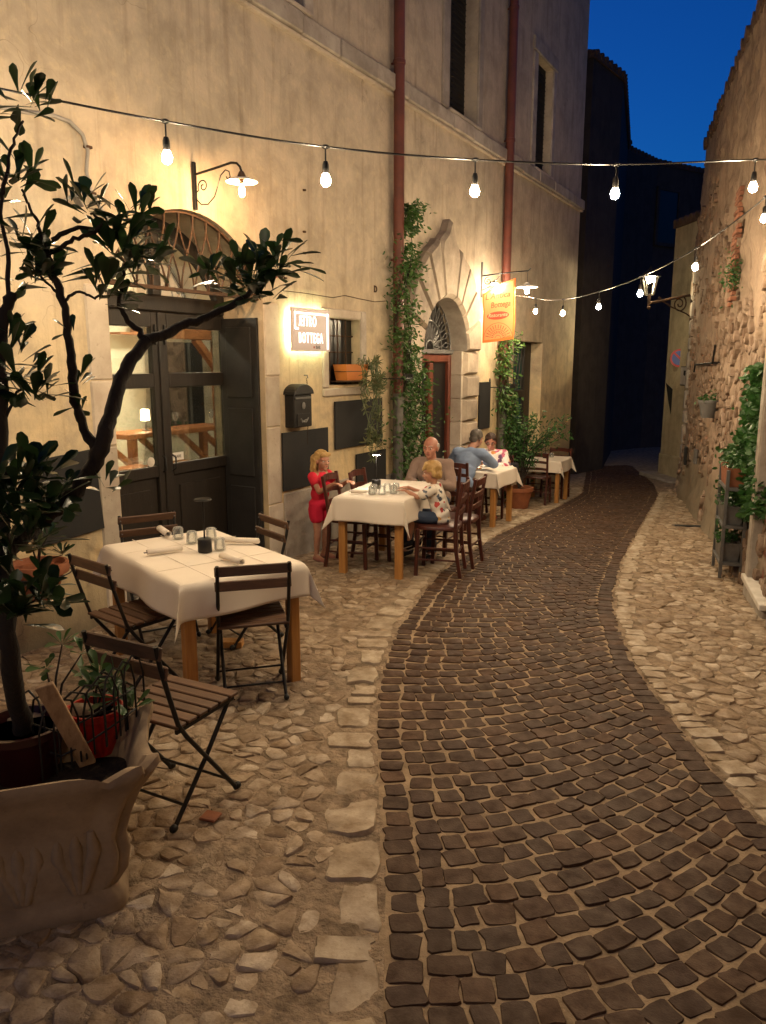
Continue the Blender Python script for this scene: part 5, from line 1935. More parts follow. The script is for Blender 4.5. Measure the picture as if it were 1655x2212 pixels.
for px, lab in ((290, 'tall timber stool under the bar table, left door leaf'), (375, 'tall timber stool under the bar table, right door leaf')):
    yy = inn(px, 960, RX + .5).y
    t = thing('bar_stool', lab, 'stool', (RX + .5, yy, 0), 0, 'timber bar stools')
    b = MB(); b.box((0, 0, .74), (.34, .36, .05), ch=.006); b.build('seat', MT['barwood'], t)
    for sx in (-1, 1):
        for sy in (-1, 1):
            b = MB(); b.bar((sx * .15, sy * .16, 0), (sx * .14, sy * .15, .72), .045, .045, .004); b.build('leg', MT['barwood'], t)
    for sx in (-1, 1):
        b = MB(); b.box((sx * .147, 0, .25), (.03, .28, .04)); b.build('stretcher', MT['barwood'], t)
ti = thing('interior_lamp', 'glowing table lamp on the bar table behind the glass', 'lamp', tuple(inn(312, 868) + Vector((0, 0, .0)) ) )
p = inn(312, 868); p = Vector((RX, p.y, 1.10)); ti.location = p; XF[ti.name] = Matrix.Translation(p)
b = MB(); b.lathe([(.001, 0), (.05, 0), (.05, .012), (.012, .02), (.012, .16), (.001, .16)], 14); b.build('base', MT['grey'], ti, smooth=True)
MT['shade_lit'] = emit('lit_lamp_shade', (1.0, .72, .40), 60.0)
b = MB(); b.lathe([(.05, .13), (.055, .14), (.045, .26), (.04, .26)], 16); b.build('lamp_shade', MT['shade_lit'], ti, smooth=True)
# ceiling lamps of the bar
for (x, y, lab) in ((-6.4, 5.2, 'round ceiling lamp over the bar entrance'), (-6.6, 7.3, 'round ceiling lamp over the bar table')):
    t = thing('ceiling_lamp', lab, 'lamp', (x, y, 3.33), 0, 'ceiling lamps of the bar')
    MT['ceil'] = MT.get('ceil') or emit('lit_ceiling_lamp', (1.0, .88, .66), 240.0)
    b = MB(); b.lathe([(.001, -.06), (.14, -.055), (.16, -.02), (.16, -.015), (.001, -.015)], 20); b.build('diffuser', MT['ceil'], t, smooth=True)
    b = MB(); b.lathe([(.17, -.015), (.17, 0), (.001, 0)], 20); b.build('rim', MT['grey'], t)
# shelf with bottles, quilted panel and beam
sh_ = thing('wall_shelf', 'narrow wall shelf with bottles inside the bar', 'shelf', tuple(Vector((-8.15, inn(300, 720, -8.1).y, inn(300, 722, -8.1).z))))
b = MB(); b.box((.1, 0, 0), (.2, .9, .03)); b.build('shelf_board', MT['barwood'], sh_)
pz_ = sh_.location
for k, (dy, c, lab) in enumerate(((-.10, (.35, .13, .05), 'amber long-necked bottle on the bar shelf'), (.13, (.45, .32, .16), 'pale stoneware bottle on the bar shelf'))):
    m = pm('bottle_glass_%d' % k, c, tuple(v * .7 for v in c), 6, .2, .02, 30)
    b = MB(); b.lathe([(.001, 0), (.07, 0), (.075, .02), (.06, .1), (.03, .13), (.025, .22), (.045, .26), (.03, .34), (.035, .36), (.001, .36)] if k == 0 else [(.001, 0), (.06, 0), (.06, .2), (.05, .27), (.025, .3), (.025, .33), (.001, .33)], 16)
    o = b.build('bottle', m, smooth=True); o.location = (pz_.x + .1, pz_.y + dy, pz_.z + .016); tag(o, lab, 'bottle')
qp = thing('quilted_panel', 'pale panel with diamond lattice on the bar back wall', 'panel', (-8.17, inn(410, 680, -8.17).y, inn(410, 700, -8.17).z))
ya2, yb2 = inn(340, 680, -8.17).y - qp.location.y, inn(470, 680, -8.17).y - qp.location.y
b = MB(); b.box((.01, (ya2 + yb2) / 2, .35), (.015, yb2 - ya2, .9)); b.build('backing', MT['white'], qp)
for k in range(-3, 8):
    for sg_ in (-1, 1):
        y0 = ya2 + k * .32
        pts = [(.02, y0, -.1), (.02, y0 + sg_ * .75, .8)]
        if min(pts[0][1], pts[1][1]) > ya2 - .02 and max(pts[0][1], pts[1][1]) < yb2 + .02:
            b = MB(); b.tube(pts, .006, 4); b.build('lattice_line', MT['grey'], qp)
bm_ = thing('ceiling_beam', 'reddish timber beam with corner brace inside the bar', 'beam', (RX - .3, inn(410, 715, RX - .3).y, inn(410, 722, RX - .3).z))
L_ = inn(462, 715, RX - .3).y - inn(345, 715, RX - .3).y
b = MB(); b.box((0, 0, 0), (.12, L_, .14), ch=.01); b.build('beam', MT['barwood'], bm_)
b = MB(); b.bar((0, L_ / 2 - .02, -.45), (0, L_ / 2 - .42, -.06), .09, .09); b.build('brace', MT['barwood'], bm_)
b = MB(); b.box((0, L_ / 2 + .0, (-bm_.location.z) / 2 - .04), (.12, .1, bm_.location.z - .08)); b.build('post', MT['barwood'], bm_)
dp_ = thing('dark_cabinet', 'dark slate wall panel behind the bar table', 'panel', (-8.1, inn(410, 760, -8.1).y, 0))
b = MB(); b.box((-.03, 0, (inn(410, 740, -8.1).z + 1.0) / 2), (.06, inn(455, 760, -8.1).y - inn(362, 760, -8.1).y, inn(410, 740, -8.1).z - 1.0)); b.build('panel', MT['slate'], dp_)
b = MB(); b.box((-.015, -.02, (inn(410, 740, -8.1).z + 1.0) / 2), (.04, .05, inn(410, 740, -8.1).z - 1.0)); b.build('batten', MT['grey'], dp_)
for px in (372, 450):
    p = inn(px, 880)
    b = MB(); b.lathe([(.03, 0), (.03, .004), (.004, .008), (.004, .08), (.02, .1), (.036, .14), (.034, .18), (.03, .2)], 14)
    o = b.build('wine_glass', MT['tumbler'], smooth=True); o.location = (RX + .05, p.y, 1.1)
    tag(o, 'stemmed wine glass on the bar table behind the door glass', 'glass', 'wine glasses in the bar')
# stickers on the door
st = put_text(text_mesh('TIRARE', .04, MT['black'], .0006), None, (DX + .012, on_door(366, 992).y + .005, on_door(366, 992).z - .0), sx=.8, name='lettering')
stk = thing('door_sticker', 'white TIRARE sticker low on the right door pane', 'sticker', (DX + .006, on_door(383, 990).y, on_door(383, 990).z + .02))
b = MB(); b.box((0, 0, 0), (.003, .15, .07)); b.build('label_card', MT['white'], stk)
st.parent = stk; st.matrix_parent_inverse = Matrix.Identity(4)
st.matrix_local = Matrix.Translation((.003, -.062, -.014)) @ Matrix(((0, 0, 1, 0), (1, 0, 0, 0), (0, 1, 0, 0), (0, 0, 0, 1))) @ Matrix.Diagonal((.82, 1, 1, 1))
b = MB(); p = on_door(325, 998); b.lathe([(.001, 0), (.042, 0), (.042, .003), (.001, .003)], 20, (0, 0, 0), Matrix.Rotation(math.pi / 2, 3, 'Y'))
o = b.build('round_sticker', MT['marble']); o.location = (DX + .006, p.y, p.z); tag(o, 'round cream sticker low on the left door pane', 'sticker')
# bucket by the door
p = Vector((XW - .30, 4.22, .01))
bu = thing('metal_bucket', 'dark metal bucket standing in the bar doorway', 'bucket', tuple(p))
b = MB(); b.lathe([(.001, 0), (.12, 0), (.15, .28), (.155, .29), (.147, .285), (.115, .02), (.001, .02)], 20); b.build('pail', MT['zinc'], bu, smooth=True)
b = MB(); b.tube([(-.15 * math.cos(t * math.pi / 10), .15 * math.sin(t * math.pi / 10) * .3, .27 + .02 * math.sin(t * math.pi / 10)) for t in range(11)], .005, 5); b.build('bail', MT['rust'], bu, smooth=True)
# door step
b = MB(); b.box((XW - .28, 4.895, .0), (.64, 1.79, .06), ch=.01); b.build('door_step', MT['trav_dark'], palazzo, world=True)

# white flex lying on the pavement, scrap of wood and floor lamp lead
fx = thing('white_flex', 'white electric flex trailing over the pavement by the wall', 'cable', (-3.9, 3.1, .02))
b = MB(); b.tube([S(x, y, .02) for x, y in ((100, 1355), (150, 1345), (175, 1325), (240, 1328), (285, 1325), (305, 1310), (320, 1275), (310, 1262))], .006, 6); b.build('lead', MT['white'], fx, world=True, smooth=True)
p = S(500, 1395, .02)
b = MB(); b.box((0, 0, .02), (.16, .09, .045), ch=.004); o = b.build('wood_offcut', MT['beech'], None); o.location = p; o.rotation_euler = (0, 0, .5); tag(o, 'short offcut of timber wedged under the near table', 'wood block')
p = S(455, 1765, .016)
b = MB(); b.box((0, 0, .004), (.075, .07, .012), ch=.004); o = b.build('terracotta_shard', MT['terra'], None); o.location = p; o.rotation_euler = (0, 0, .2); tag(o, 'square orange terracotta shard set in the pavement', 'tile')
# ================================================================== right side of the street
ang_r = math.atan2(dvx.y, dvx.x)
def rwp(px, py, off=.05):
    return on_rw(px, py) + nrx * off
# no-parking disc and number plate on the cream house
p = on_c(*P2(893, 545, 1380, 700, 2.765))
npk = thing('no_parking_sign', 'round no-parking sign on the cream house', 'sign', tuple(p))
Rc = Matrix.Rotation(math.atan2(nC.y, nC.x) + math.radians(62), 4, 'Z') @ Matrix.Rotation(math.pi / 2, 4, 'Y')
MT['sign_red2'] = pm('traffic_red', (.45, .02, .02), (.4, .02, .02), 5, .4, 0, 10)
MT['sign_blue'] = pm('traffic_blue', (.03, .08, .35), (.03, .07, .3), 5, .4, 0, 10)
for r, z, m, nm in ((.20, .02, 'sign_red2', 'rim'), (.16, .024, 'sign_blue', 'disc')):
    b = MB(); b.M = Matrix.Translation(p) @ Rc; b.lathe([(.001, 0), (r, 0), (r, z), (.001, z)], 26); b.build(nm, MT[m], npk, world=True)
b = MB(); b.M = Matrix.Translation(p) @ Rc; b.bar((-.11, -.11, .027), (.11, .11, .027), .04, .006, up=(0, 0, 1)); b.build('slash', MT['sign_red2'], npk, world=True)
p = on_c(*P2(937, 670, 1380, 700, 2.765))
sp_ = thing('street_plate', 'pale street plaque with dark outline on the cream house', 'sign', tuple(p))
Rn = Matrix.Rotation(math.atan2(nC.y, nC.x) + math.pi / 2, 4, 'Z')
b = MB(); b.M = Matrix.Translation(p + nC * .015) @ Rn; b.box((0, 0, 0), (.44, .02, .42), ch=.008); b.build('outline', MT['black'], sp_, world=True)
b = MB(); b.M = Matrix.Translation(p + nC * .024) @ Rn; b.box((0, 0, 0), (.40, .02, .38), ch=.008); b.build('plate', MT['marble'], sp_, world=True)
b = MB(); b.M = Matrix.Translation(p + nC * .036) @ Rn; b.prism([(-.05, 0, .03), (0, 0, .0), (.05, 0, .03), (.05, 0, .12), (-.05, 0, .12)], (0, .004, 0)); b.build('crest', MT['black'], sp_, world=True)
# niche of the cream house
p = on_c(*P2(815, 825, 1380, 700, 2.765))
b = MB(); b.M = Matrix.Translation(p + nC * .004) @ Rn; b.prism([(-.16, 0, .35), (.2, 0, .22), (.2, 0, -.35), (.05, 0, -.1)], (0, -.006, 0)); b.build('niche', MT['blackwood'], hC, world=True)
b = MB(); b.M = Matrix.Translation((c0 + C1) / 2 + nC * .05 + Vector((0, 0, .28))) @ Rn; b.box((0, 0, 0), ((c0 - C1).length - .3, .12, .55), ch=.02); b.build('plinth', MT['cream'], hC, world=True)
b = MB(); b.M = Matrix.Translation((c0 + C1) / 2 + nC * .25) @ Rn; b.box((-.1, 0, .02), ((c0 - C1).length - .1, .45, .14), ch=.02); b.build('step', MT['trav_dark'], hC, world=True)
# pot on the rubble wall
p = rwp(*P2(1165, 960, 1380, 700, 2.765), .14)
wp = thing('wall_pot', 'small grey flower pot with herbs hung on the rubble wall', 'flower pot', tuple(p))
b = MB(); b.lathe([(.001, 0), (.085, 0), (.13, .2), (.138, .2), (.138, .235), (.12, .235), (.11, .2), (.001, .2)], 16); b.build('pot', MT['grey'], wp, smooth=True)
def leaf_cloud(pts, size, rg, aspect=.42, droop=0.0, b=None, dirs=None):
    b = b or MB()
    for i, p in enumerate(pts):
        b.rv = rg.random()
        L = size * rg.uniform(.6, 1.25)
        if dirs is not None:
            d = Vector(dirs[i])
        else:
            d = Vector((rg.gauss(0, 1), rg.gauss(0, 1), rg.gauss(0, .8) - droop))
        if d.length < 1e-3:
            d = Vector((0, 0, 1))
        d.normalize()
        s_ = d.cross(Vector((rg.gauss(0, 1), rg.gauss(0, 1), rg.gauss(0, 1)))).normalized()
        n_ = d.cross(s_)
        w = L * aspect * .5
        p = Vector(p)
        b.add([p, p + d * L * .33 + s_ * w + n_ * L * .04, p + d * L * .75 + s_ * w * .8, p + d * L - n_ * L * .1, p + d * L * .75 - s_ * w * .8, p + d * L * .33 - s_ * w + n_ * L * .04, p + d * L * .45 - n_ * L * .05],
              [(0, 1, 6), (1, 2, 6), (2, 3, 6), (3, 4, 6), (4, 5, 6), (5, 0, 6)])
    return b
rg = random.Random(11)
pts = [(rg.gauss(0, .065), rg.gauss(0, .065), .2 + abs(rg.gauss(0, .06))) for _ in range(150)]
o = leaf_cloud(pts, .05, rg).build('foliage', MT['ivy'], wp, kind='stuff')
# tuft growing from the brick pier
p = rwp(*P2(1320, 1900, 1380, 0, 2.765), .05)
tf = thing('wall_weed', 'green weed growing out of the brick patch high on the rubble wall', 'plant', tuple(p))
b = MB(); b.tube([(0, 0, -.05), (nrx.x * .05, nrx.y * .05, .05)], .012, 6); b.build('stem', MT['bark'], tf)
pts = [(rg.gauss(0, .05) + nrx.x * .05, rg.gauss(0, .08) + nrx.y * .05, rg.gauss(0, .11)) for _ in range(170)]
leaf_cloud(pts, .055, rg).build('foliage', MT['ivy'], tf, kind='stuff')
# bent iron stay
ir = thing('iron_stay', 'bent iron stay fixed to the rubble wall', 'bracket', tuple(on_rw(*P2(1185, 580, 1380, 700, 2.765))))
b = MB(); pp = [rwp(*P2(*q, 1380, 700, 2.765), .09) for q in ((1190, 455), (1170, 580), (1040, 592), (1032, 640))]
b.tube(pp, .016, 6); b.tube([pp[1], rwp(*P2(1170, 580, 1380, 700, 2.765), -.02)], .016, 6); b.build('rod', MT['black'], ir, world=True)
# two slot vents
for k, q in enumerate(((980, 1160, 980, 1300), (1055, 1175, 1055, 1290))):
    a = rwp(*P2(q[0], q[1], 1380, 700, 2.765), .10); c = rwp(*P2(q[2], q[3], 1380, 700, 2.765), .10)
    b = MB(); b.bar((a.x, a.y, a.z), (a.x, a.y, c.z), .14 if k == 0 else .16, .05, .01, up=tuple(nrx)); o = b.build('wall_vent', MT['slate'] if k == 0 else MT['zinc'], rw, world=True)
# doorway with pale jamb, wooden door edge and marble step at the right edge
jb = PL(1650, 1262, RWA, RWB)
def rl(u, off, z):
    "u metres towards the viewer from the jamb, off metres into the street"
    return Vector((jb.x, jb.y, z)) - dvx * u + nrx * off
gj = gz(jb.y)
dw = thing('house_doorway', 'pale stone door jamb with marble step in the rubble house', 'doorway', (jb.x, jb.y, gj))
b = MB(); b.M = Matrix.Translation(rl(.0, .0, gj + 1.2)) @ Matrix.Rotation(ang_r, 4, 'Z'); b.box((0, 0, 0), (.16, .30, 2.44), ch=.015); b.build('jamb', MT['trav_dark'], dw, world=True)
b = MB(); b.M = Matrix.Translation(rl(1.1, .0, gj + 1.2)) @ Matrix.Rotation(ang_r, 4, 'Z'); b.box((0, 0, 0), (.16, .30, 2.44), ch=.015); b.build('jamb', MT['trav_dark'], dw, world=True)
b = MB(); b.M = Matrix.Translation(rl(.55, .0, gj + 2.53)) @ Matrix.Rotation(ang_r, 4, 'Z'); b.box((0, 0, 0), (1.4, .30, .2), ch=.015); b.build('lintel', MT['trav_dark'], dw, world=True)
b = MB(); b.M = Matrix.Translation(rl(.55, .04, gj + 1.25)) @ Matrix.Rotation(ang_r, 4, 'Z'); b.box((0, 0, 0), (.94, .05, 2.3), ch=.01); b.build('door', MT['redwood'], dw, world=True)
b = MB(); b.M = Matrix.Translation(rl(.42, .10, gj + .16)) @ Matrix.Rotation(ang_r, 4, 'Z'); b.box((0, 0, 0), (.95, .16, .05), ch=.006); b.build('step', MT['marble'], dw, world=True)
b = MB(); b.M = Matrix.Translation(rl(.42, .09, gj + .06)) @ Matrix.Rotation(ang_r, 4, 'Z'); b.box((0, 0, 0), (.9, .14, .14), ch=.02); b.build('step_base', MT['trav_dark'], dw, world=True)
# plant stand with planters against the wall, just past the doorway
psx = on_rw(1632, 1160)
gs = gz(psx.y)
stn = thing('plant_stand', 'grey metal plant stand with planters against the rubble wall', 'plant stand', (psx.x, psx.y, gs))
def sl(u, off, z):
    return Vector((psx.x, psx.y, z)) + dvx * u + nrx * off
for u in (-.0, .55):
    for off in (.10, .28):
        b = MB(); b.bar(sl(u, off, gs), sl(u, off, gs + 1.06), .03, .03, .003, up=tuple(nrx)); b.build('post', MT['grey'], stn, world=True)
for z in (.16, .52, .88):
    b = MB(); b.M = Matrix.Translation(sl(.275, .19, gs + z)) @ Matrix.Rotation(ang_r, 4, 'Z'); b.box((0, 0, 0), (.58, .21, .025)); b.build('shelf', MT['grey'], stn, world=True)
for k, (z, m) in enumerate(((.175, 'zinc'), (.535, 'zinc'), (.895, 'terra'))):
    t = thing('planter_box', ('zinc planter box on the lowest shelf of the plant stand', 'zinc planter box on the middle shelf of the plant stand', 'terracotta planter box on the top shelf of the plant stand')[k], 'planter', tuple(sl(.275, .20, gs + z)), ang_r + math.pi / 2)
    b = MB(); trough(b, .50, .18, .18, .85); b.build('trough', MT[m], t)
    b = MB(); b.box((0, 0, .15), (.14, .45, .02)); b.build('soil', MT['soil'], t)
    pts = [(rg.gauss(0, .06), rg.uniform(-.24, .24), .18 + abs(rg.gauss(0, .06))) for _ in range(150)]
    leaf_cloud(pts, .055, rg, droop=.2).build('foliage', MT['ivy'], t, kind='stuff')
    if k == 1:
        b = MB(); b.ell((-.14, .2, .2), (.035, .035, .03), n=10, m=6); b.build('flower', MT['redpot'], t, smooth=True)
# ivy climbing behind the stand
iv = thing('wall_ivy', 'green ivy spreading over the rubble wall above the plant stand', 'ivy', (psx.x, psx.y, gs))
pts = []; drs = []
zone = [(1500, 600), (1450, 820), (1430, 1000), (1360, 1130), (1270, 1200), (1330, 1290), (1240, 1450), (1230, 1480), (1330, 1500), (1360, 1640), (1440, 1650), (1700, 1650), (1700, 600)]
def inpoly(x, y, P):
    c = False
    for i in range(len(P)):
        (x1, y1), (x2, y2) = P[i], P[i - 1]
        if (y1 > y) != (y2 > y) and x < (x2 - x1) * (y - y1) / (y2 - y1) + x1:
            c = not c
    return c
k = 0
while len(pts) < 3600 and k < 30000:
    k += 1
    x, y = rg.uniform(1180, 1560), rg.uniform(590, 1750)
    if not inpoly(x + rg.gauss(0, 16), y + rg.gauss(0, 22), zone):
        continue
    if vnoise(x * .018, y * .014) < .3:
        continue
    p = rwp(*P2(x, y, 1380, 700, 2.765), .04 + abs(rg.gauss(0, .05)))
    pts.append(p); drs.append((nrx.x * .8 + rg.gauss(0, .6), nrx.y * .8 + rg.gauss(0, .6), -.3 + rg.gauss(0, .6)))
bb = leaf_cloud(pts, .062, rg, .72, dirs=drs)
bb.build('foliage', MT['ivy'], iv, world=True, kind='stuff')
b = MB()
for k in range(7):
    u = rg.uniform(-.2, .9)
    b.tube([sl(u, .05, gs + .1), sl(u + rg.uniform(-.1, .2), .07, gs + .7), sl(u + rg.uniform(-.4, .0), .07, gs + 1.4)], [.012, .009, .004], 5)
b.build('stem', MT['bark'], iv, world=True)
# drain slot in the right pavement
p = S(1510, 1137, .016)
b = MB(); b.box((0, 0, 0), (.75, .12, .014), ch=.004); o = b.build('drain_slot', MT['slate']); o.location = p; o.rotation_euler = (0, 0, .35); tag(o, 'dark drainage slot crossing the right-hand pavement', 'drain')
# ================================================================== plants
rg = random.Random(21)
# ---- climbers on the drainpipes
def climber(label, y, segs, n, size, zfoot, mat='vine'):
    t = thing('climbing_plant', label, 'climber', (XW + .12, y, zfoot), 0, 'climbers on the drainpipes')
    b = MB()
    ztop = segs[-1][0]
    for k in range(9):
        pts = []
        ph = rg.uniform(0, 6)
        for j in range(14):
            z = lerp(zfoot + .02, ztop * (1 - .06 * k), j / 13)
            c, w = interp([(s[0], s[1]) for s in segs], z), interp([(s[0], s[2]) for s in segs], z)
            pts.append((XW + .14 + .07 * math.sin(ph + j * .9), y + c + w * .55 * math.sin(ph + j * .75), z))
        b.tube(pts, [.009 * (1 - j / 16) + .002 for j in range(14)], 5)
    b.build('stem', MT['bark'], t, world=True)
    pts = []; drs = []
    while len(pts) < n:
        z = rg.uniform(zfoot + .12, ztop)
        c, w, dn = (interp([(s[0], s[i]) for s in segs], z) for i in (1, 2, 3))
        if rg.random() > dn:
            continue
        yy = c + rg.gauss(0, w * .55)
        if vnoise(yy * 7 + 3, z * 5 + y) < .28:
            continue
        x = XW + .05 + abs(rg.gauss(.10, .09))
        pts.append((x, y + yy, z)); drs.append((.6 + rg.gauss(0, .6), rg.gauss(0, .8), -.35 + rg.gauss(0, .5)))
    leaf_cloud(pts, size, rg, .42, dirs=drs).build('foliage', MT[mat], t, world=True, kind='stuff')
climber('leafy climber wrapped round the drainpipe beside the portal, reaching above the arch', 8.22,
        [(gz(8.2), .20, .40, .55), (.6, .30, .42, .8), (1.2, .32, .48, 1.0), (1.7, .22, .38, .9), (2.1, .05, .26, .8), (2.6, .0, .24, .8), (3.1, .10, .22, .9), (3.5, .16, .14, 1.0), (3.75, .18, .05, .8)], 3600, .065, gz(8.2))
climber('leafy climber round the second drainpipe under the orange sign', 11.74,
        [(gz(11.7), .2, .4, .7), (.3, .3, .5, .8), (.9, .25, .42, .6), (1.4, -.05, .26, .9), (1.8, -.1, .24, .8), (2.3, .0, .14, .6), (2.5, .05, .06, .5)], 1500, .08, gz(11.7))
# shrub in the terracotta tub
gp = gz(11.75)
tb = thing('potted_shrub', 'bushy shrub in a terracotta tub behind the woman', 'potted plant', (-4.08, 11.62, gp))
b = MB(); b.lathe([(.001, 0), (.15, 0), (.21, .30), (.235, .30), (.235, .36), (.205, .36), (.19, .30), (.001, .30)], 22); b.build('tub', MT['terra'], tb, smooth=True)
b = MB(); b.lathe([(.001, .31), (.2, .31)], 20); b.build('soil', MT['soil'], tb)
pts = []; drs = []
b = MB()
for k in range(16):
    a = rg.uniform(0, 6.28); r = rg.uniform(.1, .5); h_ = rg.uniform(.7, 1.25)
    if k < 4:
        a = rg.uniform(-.3, 1.3); r = rg.uniform(.6, .85); h_ = rg.uniform(.85, 1.1)
    e_ = Vector((r * math.cos(a) * .8, r * math.sin(a) + .15, .32 + h_))
    m_ = Vector((e_.x * .35, e_.y * .35, .32 + h_ * .65))
    b.tube([(0, 0, .3), m_, e_], [.012, .008, .003], 5)
    for j in range(75):
        t = rg.uniform(.3, 1.05)
        q_ = Vector((0, 0, .3)).lerp(m_, t / .5) if t < .5 else m_.lerp(e_, (t - .5) / .5)
        pts.append(q_ + Vector((rg.gauss(0, .06), rg.gauss(0, .06), rg.gauss(0, .05)))); drs.append((rg.gauss(0, 1), rg.gauss(0, 1), -.2 + rg.gauss(0, .6)))
b.build('stem', MT['bark'], tb)
leaf_cloud(pts, .085, rg, .3, dirs=drs).build('foliage', MT['ivy'], tb, kind='stuff')
# ---- trailing succulent from the window box
ts = thing('trailing_succulent', 'pale trailing succulent hanging from the orange window box', 'plant', (XW + .06, 7.38, 1.86))
b = MB(); pts = []; drs = []
for k in range(15):
    y0 = rg.uniform(-.14, .24); L = rg.choice((.2, .3, .5, .7, .8, .9)) * rg.uniform(.8, 1.1)
    path = [Vector((rg.uniform(-.03, .03), y0, 0)), Vector((.09, y0 + rg.gauss(0, .03), .05 + rg.uniform(-.02, .05))), Vector((.13, y0 + rg.gauss(0, .04), -.08))]
    z = -.08; yy = path[-1].y
    while -z < L:
        z -= .07; yy += rg.gauss(.004, .032)
        path.append(Vector((.12 + rg.gauss(0, .014), yy, z)))
    b.tube(path, .0045, 5)
    for j, q_ in enumerate(path):
        dens = 11 if j >= len(path) - 2 else (4 if j < 4 else (1 if rg.random() < .6 else 0))
        for _ in range(dens):
            pts.append(q_ + Vector((rg.gauss(0, .008), rg.gauss(0, .010), rg.gauss(0, .016)))); drs.append((rg.gauss(.3, .6), rg.gauss(0, .8), rg.gauss(.1, .7)))
b.build('stem', MT['succ'], ts, smooth=True)
leaf_cloud(pts, .078, rg, .2, dirs=drs).build('foliage', MT['succ'], ts, kind='stuff')

# ---- scalloped cast-stone planter, lower left
K = Vector((-1.90, 1.66, 0)); uu = Vector((-.66, -.75, 0)).normalized(); ww = Vector((-.75, .66, 0)).normalized()
PLC = K + uu * .48 + ww * .24
plt_a = math.atan2(uu.y, uu.x)
pl_ = thing('stone_planter', 'ornate scalloped stone planter with relief shells at the pavement edge', 'planter', tuple(PLC), plt_a)
def ring(L, W, z, sc=0.0, n=96, dz=0.0, ph=0.0):
    out = []
    for i in range(n):
        a = 2 * math.pi * i / n
        e_ = .26
        cx_, sx_ = math.cos(a), math.sin(a)
        x = math.copysign(abs(cx_) ** e_, cx_) * L / 2; y = math.copysign(abs(sx_) ** e_, sx_) * W / 2
        s_ = abs(math.sin(a * 5 + ph))
        k = 1 + sc * (s_ - .5)
        out.append((x * k, y * k, z + dz * s_))
    return out
lv = [ring(.84, .36, .0), ring(.86, .38, .02), ring(.85, .37, .07, .01), ring(.80, .34, .10, .02), ring(.86, .38, .16, .05), ring(.88, .40, .24, .06), ring(.86, .385, .30, .06), ring(.90, .42, .38, .06), ring(.97, .48, .46, .06, dz=.012), ring(1.06, .56, .52, .07, dz=.03), ring(1.10, .60, .545, .075, dz=.045), ring(1.09, .59, .565, .075, dz=.05), ring(1.02, .52, .555, .07, dz=.045), ring(.95, .45, .50, .05), ring(.90, .40, .42)]
n = 96
b = MB(); vs = []; fs = []
for r_ in lv:
    vs += r_
for i in range(len(lv) - 1):
    for j in range(n):
        fs.append((i * n + j, i * n + (j + 1) % n, (i + 1) * n + (j + 1) % n, (i + 1) * n + j))
fs.append(tuple(range(n - 1, -1, -1)))
b.add(vs, fs); b.build('basin', MT['castone'], pl_, smooth=True)
b = MB(); b.add(lv[-1], [tuple(range(n))]); b.build('soil', MT['soil'], pl_)
# leaf relief carved low on both long faces
for sgn in (-1, 1):
    for xk in (-.27, -.09, .09, .27):
        for dx in (-1, 0, 1):
            b = MB()
            pts = [(xk + dx * .012, sgn * .176, .12), (xk + dx * .035, sgn * .183, .20), (xk + dx * .060, sgn * .186, .28), (xk + dx * .052, sgn * .196, .36)]
            b.tube(pts, [.016, .024, .026, .012], 8)
            b.build('leaf_relief', MT['castone'], pl_, smooth=True)
def in_planter(u_, w_, z):
    return PLC + uu * u_ + Vector((-uu.y, uu.x, 0)) * w_ + Vector((0, 0, z))
# pots standing in it
def pot(name, label, loc, r, h_, mat, cat='flower pot'):
    t = thing(name, label, cat, tuple(loc))
    b = MB(); b.lathe([(.001, 0), (r * .72, 0), (r * .96, h_ * .86), (r * 1.06, h_ * .86), (r * 1.06, h_), (r * .95, h_), (r * .9, h_ * .88), (r * .88, h_ * .8), (.001, h_ * .8)], 26); b.build('pot_body', MT[mat], t, smooth=True)
    b = MB(); b.lathe([(.001, h_ * .81), (r * .88, h_ * .81)], 20); b.build('soil', MT['soil'], t)
    return t
def gpx(x, y, z):
    "pixel at a given height"
    d = ray(x, y); return CAM + d * ((z - CH) / d.z)
pr = gpx(212, 1618, .43)
rp = pot('red_flower_pot', 'bright red plastic flower pot in the stone planter', pr, .105, .18, 'redpot')
pd_ = gpx(58, 1668, .43)
wpot = pot('wine_flower_pot', 'dark wine-red pot holding the big shrub in the stone planter', pd_, .15, .20, 'wine')
# slanting plank
a = gpx(190, 1650, .46); c = gpx(95, 1480, .86)
pk = thing('wood_plank', 'pale split plank leaning in the stone planter behind the red pot', 'plank', tuple(a))
b = MB(); b.bar(a, c, .06, .018, .003, up=(.6, -.7, .3)); b.build('board', MT['oldwood'], pk, world=True)
# bent wire edging
wf = thing('wire_edging', 'dark green looped wire edging standing in the stone planter', 'wire fence', tuple(in_planter(0, 0, .45)))
pl_pts = [gpx(x, y, z) for x, y, z in ((70, 1580, .60), (130, 1600, .60), (190, 1570, .62), (250, 1530, .66), (290, 1500, .66))]
for k in range(9):
    t = k / 8
    f_ = t * 4; i = min(int(f_), 3); c = pl_pts[i].lerp(pl_pts[i + 1], f_ - i)
    d = (pl_pts[min(i + 1, 4)] - pl_pts[i]).normalized()
    b = MB()
    b.tube([c - d * .07 + Vector((0, 0, -.12)), c - d * .07 + Vector((0, 0, .06)), c - d * .05 + Vector((0, 0, .13)), c + Vector((0, 0, .16)), c + d * .05 + Vector((0, 0, .13)), c + d * .07 + Vector((0, 0, .06)), c + d * .07 + Vector((0, 0, -.12))], .004, 6)
    b.build('wire_loop', MT['black'], wf, world=True, smooth=True)
for dz in (-.06, .03):
    b = MB(); b.tube([q_ + Vector((0, 0, dz)) for q_ in pl_pts], .004, 6); b.build('wire_rail', MT['black'], wf, world=True, smooth=True)

